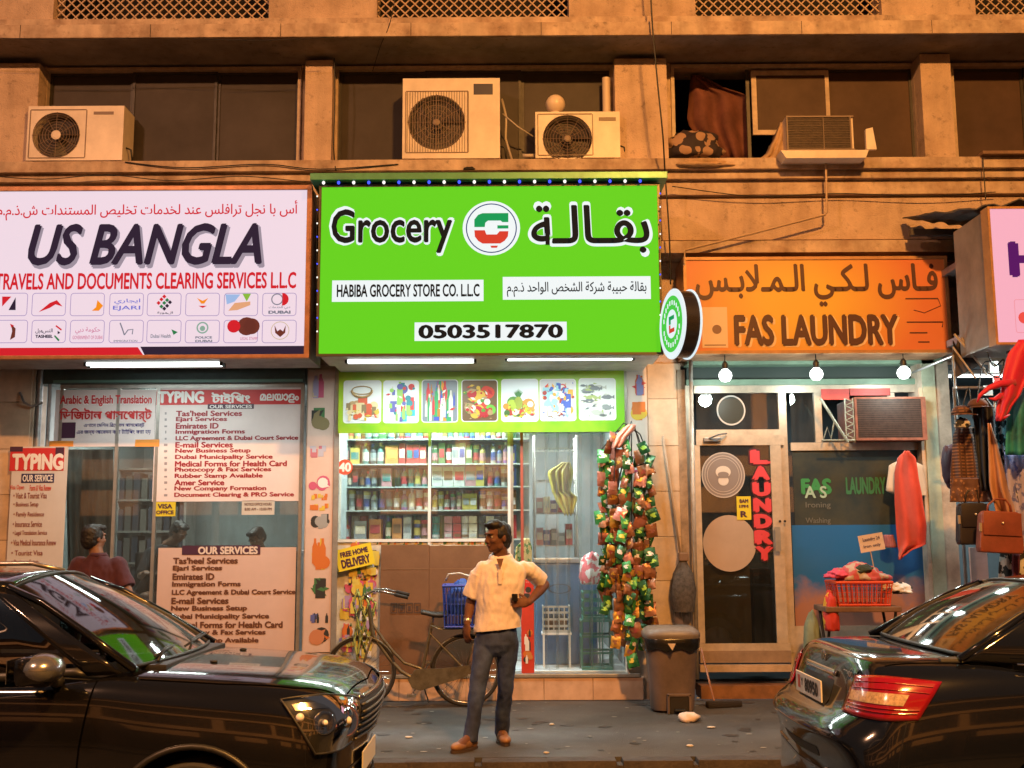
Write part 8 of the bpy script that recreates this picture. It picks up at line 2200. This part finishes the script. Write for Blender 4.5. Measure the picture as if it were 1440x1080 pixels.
# ---- sedan on the right, tail to the left
sd = thing('parked_car', 'dark blue black saloon parked tail left at the right, red tail lamp showing', 'car', (1.52, CY, GROUND))
cb_ = Car(sd, 1)
st = [
 (0.00, S7((0,0,.70),(.01,.40,.70),(.05,.64,.69),(.11,.76,.63),(.14,.80,.50),(.14,.78,.34),(.08,.68,.24))),
 (.06, S7((0,0,.765),(.01,.42,.765),(.04,.67,.755),(.10,.80,.70),(.12,.845,.54),(.12,.83,.32),(.07,.72,.20))),
 (.15, S7((0,0,.80),(0,.43,.80),(.03,.68,.80),(.10,.82,.76),(.11,.87,.58),(.10,.865,.30),(.05,.76,.18))),
 (.17, S7((0,0,.86),(0,.44,.86),(.04,.68,.86),(.11,.82,.83),(.12,.878,.62),(.11,.87,.30),(.05,.77,.18))),
 (.22, S7((0,0,1.03),(0,.45,1.03),(.05,.68,1.01),(.12,.815,.90),(.12,.882,.64),(.11,.875,.30),(.05,.77,.18))),
 (.27, S7((0,0,1.082),(0,.46,1.08),(.05,.67,1.055),(.12,.81,.935),(.12,.885,.66),(.11,.875,.30),(.05,.78,.18))),
 (.42, S7((0,0,1.092),(0,.47,1.09),(.02,.68,1.068),(.05,.815,.95),(.05,.887,.67),(.04,.878,.30),(.02,.78,.18))),
 (.66, S7((0,0,1.095),(0,.48,1.092),(0,.70,1.07),(0,.825,.965),(0,.89,.68),(0,.88,.30),(0,.78,.18))),
 (.92, S7((0,0,1.05),(0,.50,1.06),(0,.72,1.07),(0,.83,.97),(0,.89,.68),(0,.88,.30),(0,.78,.18))),
 (1.15, S7((0,0,.60),(0,.55,.62),(0,.74,1.05),(0,.835,.97),(0,.888,.68),(0,.88,.30),(0,.78,.18))),
 (1.80, S7((0,0,.40),(0,.58,.40),(0,.75,1.03),(0,.835,.965),(0,.885,.66),(0,.875,.30),(0,.78,.18))),
 (2.80, S7((0,0,.40),(0,.58,.40),(0,.75,1.0),(0,.835,.95),(0,.885,.66),(0,.875,.30),(0,.78,.18))),
 (3.15, S7((0,0,.85),(0,.55,.86),(0,.74,.995),(0,.835,.94),(0,.885,.66),(0,.875,.30),(0,.78,.18))),
 (3.30, S7((-.08,0,.99),(-.04,.50,.99),(0,.73,.98),(0,.835,.92),(0,.885,.66),(0,.875,.30),(0,.78,.18))),
 (3.75, S7((0,0,.95),(0,.48,.945),(0,.70,.925),(0,.825,.86),(0,.88,.62),(0,.87,.30),(0,.77,.18))),
 (4.25, S7((0,0,.86),(0,.44,.855),(0,.66,.83),(-.03,.79,.76),(-.04,.85,.55),(-.04,.84,.30),(-.02,.74,.18))),
 (4.48, S7((0,0,.72),(0,.38,.715),(-.04,.60,.70),(-.10,.72,.64),(-.13,.78,.48),(-.12,.76,.32),(-.06,.64,.22)))]
body, bv = car_shell('body', st, (-.03,.02), PAINT_R, Matrix(), sd, (1.14,3.86), .375)
Pf, Pr = greenhouse(cb_, PAINT_R, (3.27,.69,1.0), (2.52,.535,1.40), (1.36,.525,1.405), (.76,.655,1.085),
  [(.72,.70,1.075),(1.2,.75,1.055),(1.9,.765,1.03),(2.7,.765,1.0),(3.24,.73,.99)], [(1.33,.54,1.40),(1.6,.56,1.43),(1.95,.57,1.438),(2.3,.56,1.425),(2.52,.545,1.40)],
  [(0,.17,False),(.17,.47,True),(.47,.51,None),(.51,.90,True),(.90,1.0,False)], lambda x: 1.475-.055*abs((x-1.9)/.62)**2.0, CG, CGS)
for sy in (1,-1):
    mb = MB(); mb.tube([Vector((.70,.70*sy,1.075)), Vector((.95,.645*sy,1.21)), Vector((1.15,.59*sy,1.32)), Vector((1.34,.54*sy,1.405))], [.022,.022,.02,.018], 8); cb_.put(mb, 'rear_pillar', PAINT_R, smooth=True)
    mb = MB(); mb.tube([Vector((3.27,.71*sy,.995)), Vector((3.0,.65*sy,1.16)), Vector((2.75,.59*sy,1.30)), Vector((2.52,.54*sy,1.405))], .020, 8); cb_.put(mb, 'windscreen_pillar', PAINT_R, smooth=True)
interior(cb_, .9, 3.0, (1.55,2.45), (2.85,.36,.95))
mb = MB().box(.62,.98,-.66,.66,1.02,1.075,bev=.01); cb_.put(mb, 'parcel_shelf', mat('dash',(0,0,0)), smooth=40)
for x in (1.14,3.86):
    for sy in (-1,1):
        wheel(cb_, x, sy*.775, sy)
        mb = MB(); mb.grid([[Vector((x+math.cos(rad(a))*.378, sy*y, .32+math.sin(rad(a))*.378)) for y in (.55,.85)] for a in range(-5,186,10)]); mb.box(x-.375,x+.375,sy*.54-.005,sy*.54+.005,.2,.69); cb_.put(mb, 'arch_liner', PLASB, smooth=True)
TRED = mat('tail_lamp_red',(.19,.003,.010),.14,coat=1); TCL = mat('tail_lamp_clear',(.42,.30,.20),.18,coat=1,var=.5,vs=60)
for sy in (1,-1):
    ce = (.75,.15*sy,.86)
    cr_ = [(.10,.60*sy,1.0),(.52,.92*sy,.985),(.42,.92*sy,.80),(.02,.52*sy,.79)]
    cr_ = [(.14,.60*sy,1.0),(.54,.90*sy,.995),(.40,.90*sy,.80),(.12,.54*sy,.80)]
    P = conform(bv, cr_, 16, 12, ce, .006, .012); mb = MB(); mb.grid(P); tl = cb_.put(mb, 'tail_lamp', TRED, smooth=True, solid=.006)
    A_ = [row[5:9] for row in P[1:13]]; mb = MB(); mb.grid([[p+(p-Vector(ce)).normalized()*.007 for p in row] for row in A_]); cb_.put(mb, 'clear_lens', TCL, tl, smooth=True)
    for j in (2,4,9,10): mb = MB(); mb.tube([row[j]+(row[j]-Vector(ce)).normalized()*.006 for row in P[1:-1]], .003, 5); cb_.put(mb, 'lens_rib', mat('tail_lamp_dark',(.20,.005,.01),.2), tl)
# boot lid: gap, chrome bar, plate, lettering, lower recess
for sy in (1,-1):
    pts = seam(bv, [(.1,.50*sy,.82),(.1,.545*sy,1.0)], None, dirv=(-1,0,0)); mb = MB(); mb.tube(pts, .004, 5); cb_.put(mb, 'boot_gap', M_GAP)
    pts = seam(bv, [(.34,.655*sy,1.3),(.75,.69*sy,1.3)], None, dirv=(0,0,1)); mb = MB(); mb.tube(pts, .004, 5); cb_.put(mb, 'boot_gap', M_GAP)
    pts = seam(bv, [(1.62,.9*sy,1.0),(1.60,.9*sy,.72)], None, dirv=(0,sy,0)); mb = MB(); mb.tube(pts, .004, 5); cb_.put(mb, 'door_gap', M_GAP)
    pts = seam(bv, [(2.2,.9*sy,1.0),(2.2,.9*sy,.3)], None, dirv=(0,sy,0)); mb = MB(); mb.tube(pts, .004, 5); cb_.put(mb, 'door_gap', M_GAP)
    loc, nr, _, _ = bv.ray_cast(Vector((1.95,1.5*sy,.86)), Vector((0,-sy,0)))
    if loc: mb = MB().box(1.86,2.08,min(loc.y,loc.y+.035*sy),max(loc.y,loc.y+.035*sy),.85,.88,bev=.01); cb_.put(mb, 'door_handle', PAINT_R, smooth=40)
    mb = MB(); mb.tube([(.95,.775*sy,1.058),(1.3,.80*sy,1.045),(2.2,.812*sy,1.02),(3.1,.80*sy,.985)], .006, 6); cb_.put(mb, 'belt_trim', CHROME, smooth=True)
    mb = MB(); mb.sphere((3.0,sy*.99,1.02), 1, 18, 12, (.075,.11,.075)); m2 = organic(mb, .01, 3); mr = cb_.put(m2, 'door_mirror', PAINT_R, smooth=True); mb = MB().tube([(3.0,sy*.89,.99),(3.0,sy*.78,.98)], .03, 8); cb_.put(mb, 'mirror_arm', PLASB, mr)
P = conform(bv, [(0,.30,.975),(0,-.30,.975),(0,-.30,.945),(0,.30,.945)], 14, 2, None, .008, dirv=(-1,0,0)); mb = MB(); mb.grid(P); cb_.put(mb, 'boot_bar', CHROME, smooth=True, solid=.014)
xr = P[7][1].x
P = conform(bv, [(0,.28,.925),(0,-.28,.925),(0,-.28,.80),(0,.28,.80)], 6, 4, None, .001, dirv=(-1,0,0)); mb = MB(); mb.grid(P); cb_.put(mb, 'plate_recess', PLASB)
def tail_text(body_, y0_, y1_, z0_, z1_, x_, m, name='lettering', parent=None, bold=.03):
    me = text_mesh(body_); xs = [v.co.x for v in me.vertices]; ys = [v.co.y for v in me.vertices]; mb = MB()
    for k,(dx,dy) in enumerate([(0,0),(-bold,0),(bold,0),(0,bold),(0,-bold)]):
        b = bmesh.new(); b.from_mesh(me)
        for v in b.verts:
            u = (v.co.x-min(xs)+dx)/(max(xs)-min(xs)); w_ = (v.co.y-min(ys)+dy)/(max(ys)-min(ys))
            zz = z0_+(z1_-z0_)*w_; v.co = Vector((x_(zz)-.0003*k, y1_+(y0_-y1_)*u, zz))
        mb.add(b)
    bpy.data.meshes.remove(me)
    return cb_.put(mb, name, m, parent)
pA, pB = P[3][0], P[3][4]
sl = (pB.x-pA.x)/(pB.z-pA.z)
px_ = lambda z, o=0: min(pA.x,pB.x)-.008-o
mb = MB().box(px_(0,.004),px_(0,-.004),-.26,.26,.805,.918,bev=.002); plt = cb_.put(mb, 'number_plate', mat('plate_white',(.62,.60,.56),.4))
tail_text('80950', -.20,.06,.828,.895, lambda z: px_(z,.006), mat('plate_ink',(.02,.02,.02),.5), 'lettering', plt, .05)
tail_text('Y', .10,.14,.85,.89, lambda z: px_(z,.006), mat('plate_ink',(0,0,0)), 'lettering', plt, .03)
mb = MB().box(px_(0,.0065),px_(0,.0045),.165,.21,.83,.90); cb_.put(mb, 'plate_emblem', mat('plate_red',(.45,.08,.06),.5), plt)
loc, nr, _, _ = bv.ray_cast(Vector((-.5,-.42,.99)), Vector((1,0,0))); tail_text('C200', -.52,-.36,.965,.995, lambda z: (loc.x if loc else .18)-.004, CHROME, 'model_lettering', None, .02)
loc, nr, _, _ = bv.ray_cast(Vector((-.5,.35,.80)), Vector((1,0,0)))
loc, nr, _, _ = bv.ray_cast(Vector((-.5,0,1.02)), Vector((1,0,0)))
ex = (loc.x if loc else .2)
mb = MB(); mb.tube([(ex-.008, math.cos(a)*.042, 1.018+math.sin(a)*.038) for a in [2*math.pi*i/24 for i in range(24)]], .004, 6, closed=True)
for k in range(3): a = rad(90+120*k); mb.tube([(ex-.008,0,1.018),(ex-.008,math.cos(a)*.040,1.018+math.sin(a)*.036)], .0035, 5)
cb_.put(mb, 'round_emblem', CHROME, smooth=True)
P = conform(bv, [(0,.36,.60),(0,-.36,.60),(0,-.33,.545),(0,.33,.545)], 10, 2, None, .002, dirv=(-1,0,0)); mb = MB(); mb.grid(P); cb_.put(mb, 'bumper_recess', PLASB, smooth=True)
for sy in (1,-1):
    mb = MB(); mb.tube([conform(bv, [(0,y*sy,.5),(0,y*sy,.5),(0,y*sy,.5),(0,y*sy,.5)],1,1,None,.003,dirv=(-1,0,0))[0][0] for y in (.40,.5,.6,.68)], .006, 6); cb_.put(mb, 'bumper_strip', CHROME)
P = conform(bv, [(0,.80,.485),(0,-.80,.485),(0,-.80,.47),(0,.80,.47)], 24, 1, (.9,0,.47), .003); mb = MB(); mb.grid(P); cb_.put(mb, 'bumper_strip', mat('strip_grey',(.12,.12,.13),.25,.5), smooth=True)
mb = MB(); mb.tube([(.98,-.05,1.385),(1.02,-.05,1.43),(1.22,-.05,1.452)], .012, 6) if False else mb.sphere((1.50,0,1.472), 1, 12, 8, (.09,.02,.03)); cb_.put(mb, 'roof_antenna', PAINT_R, smooth=True)
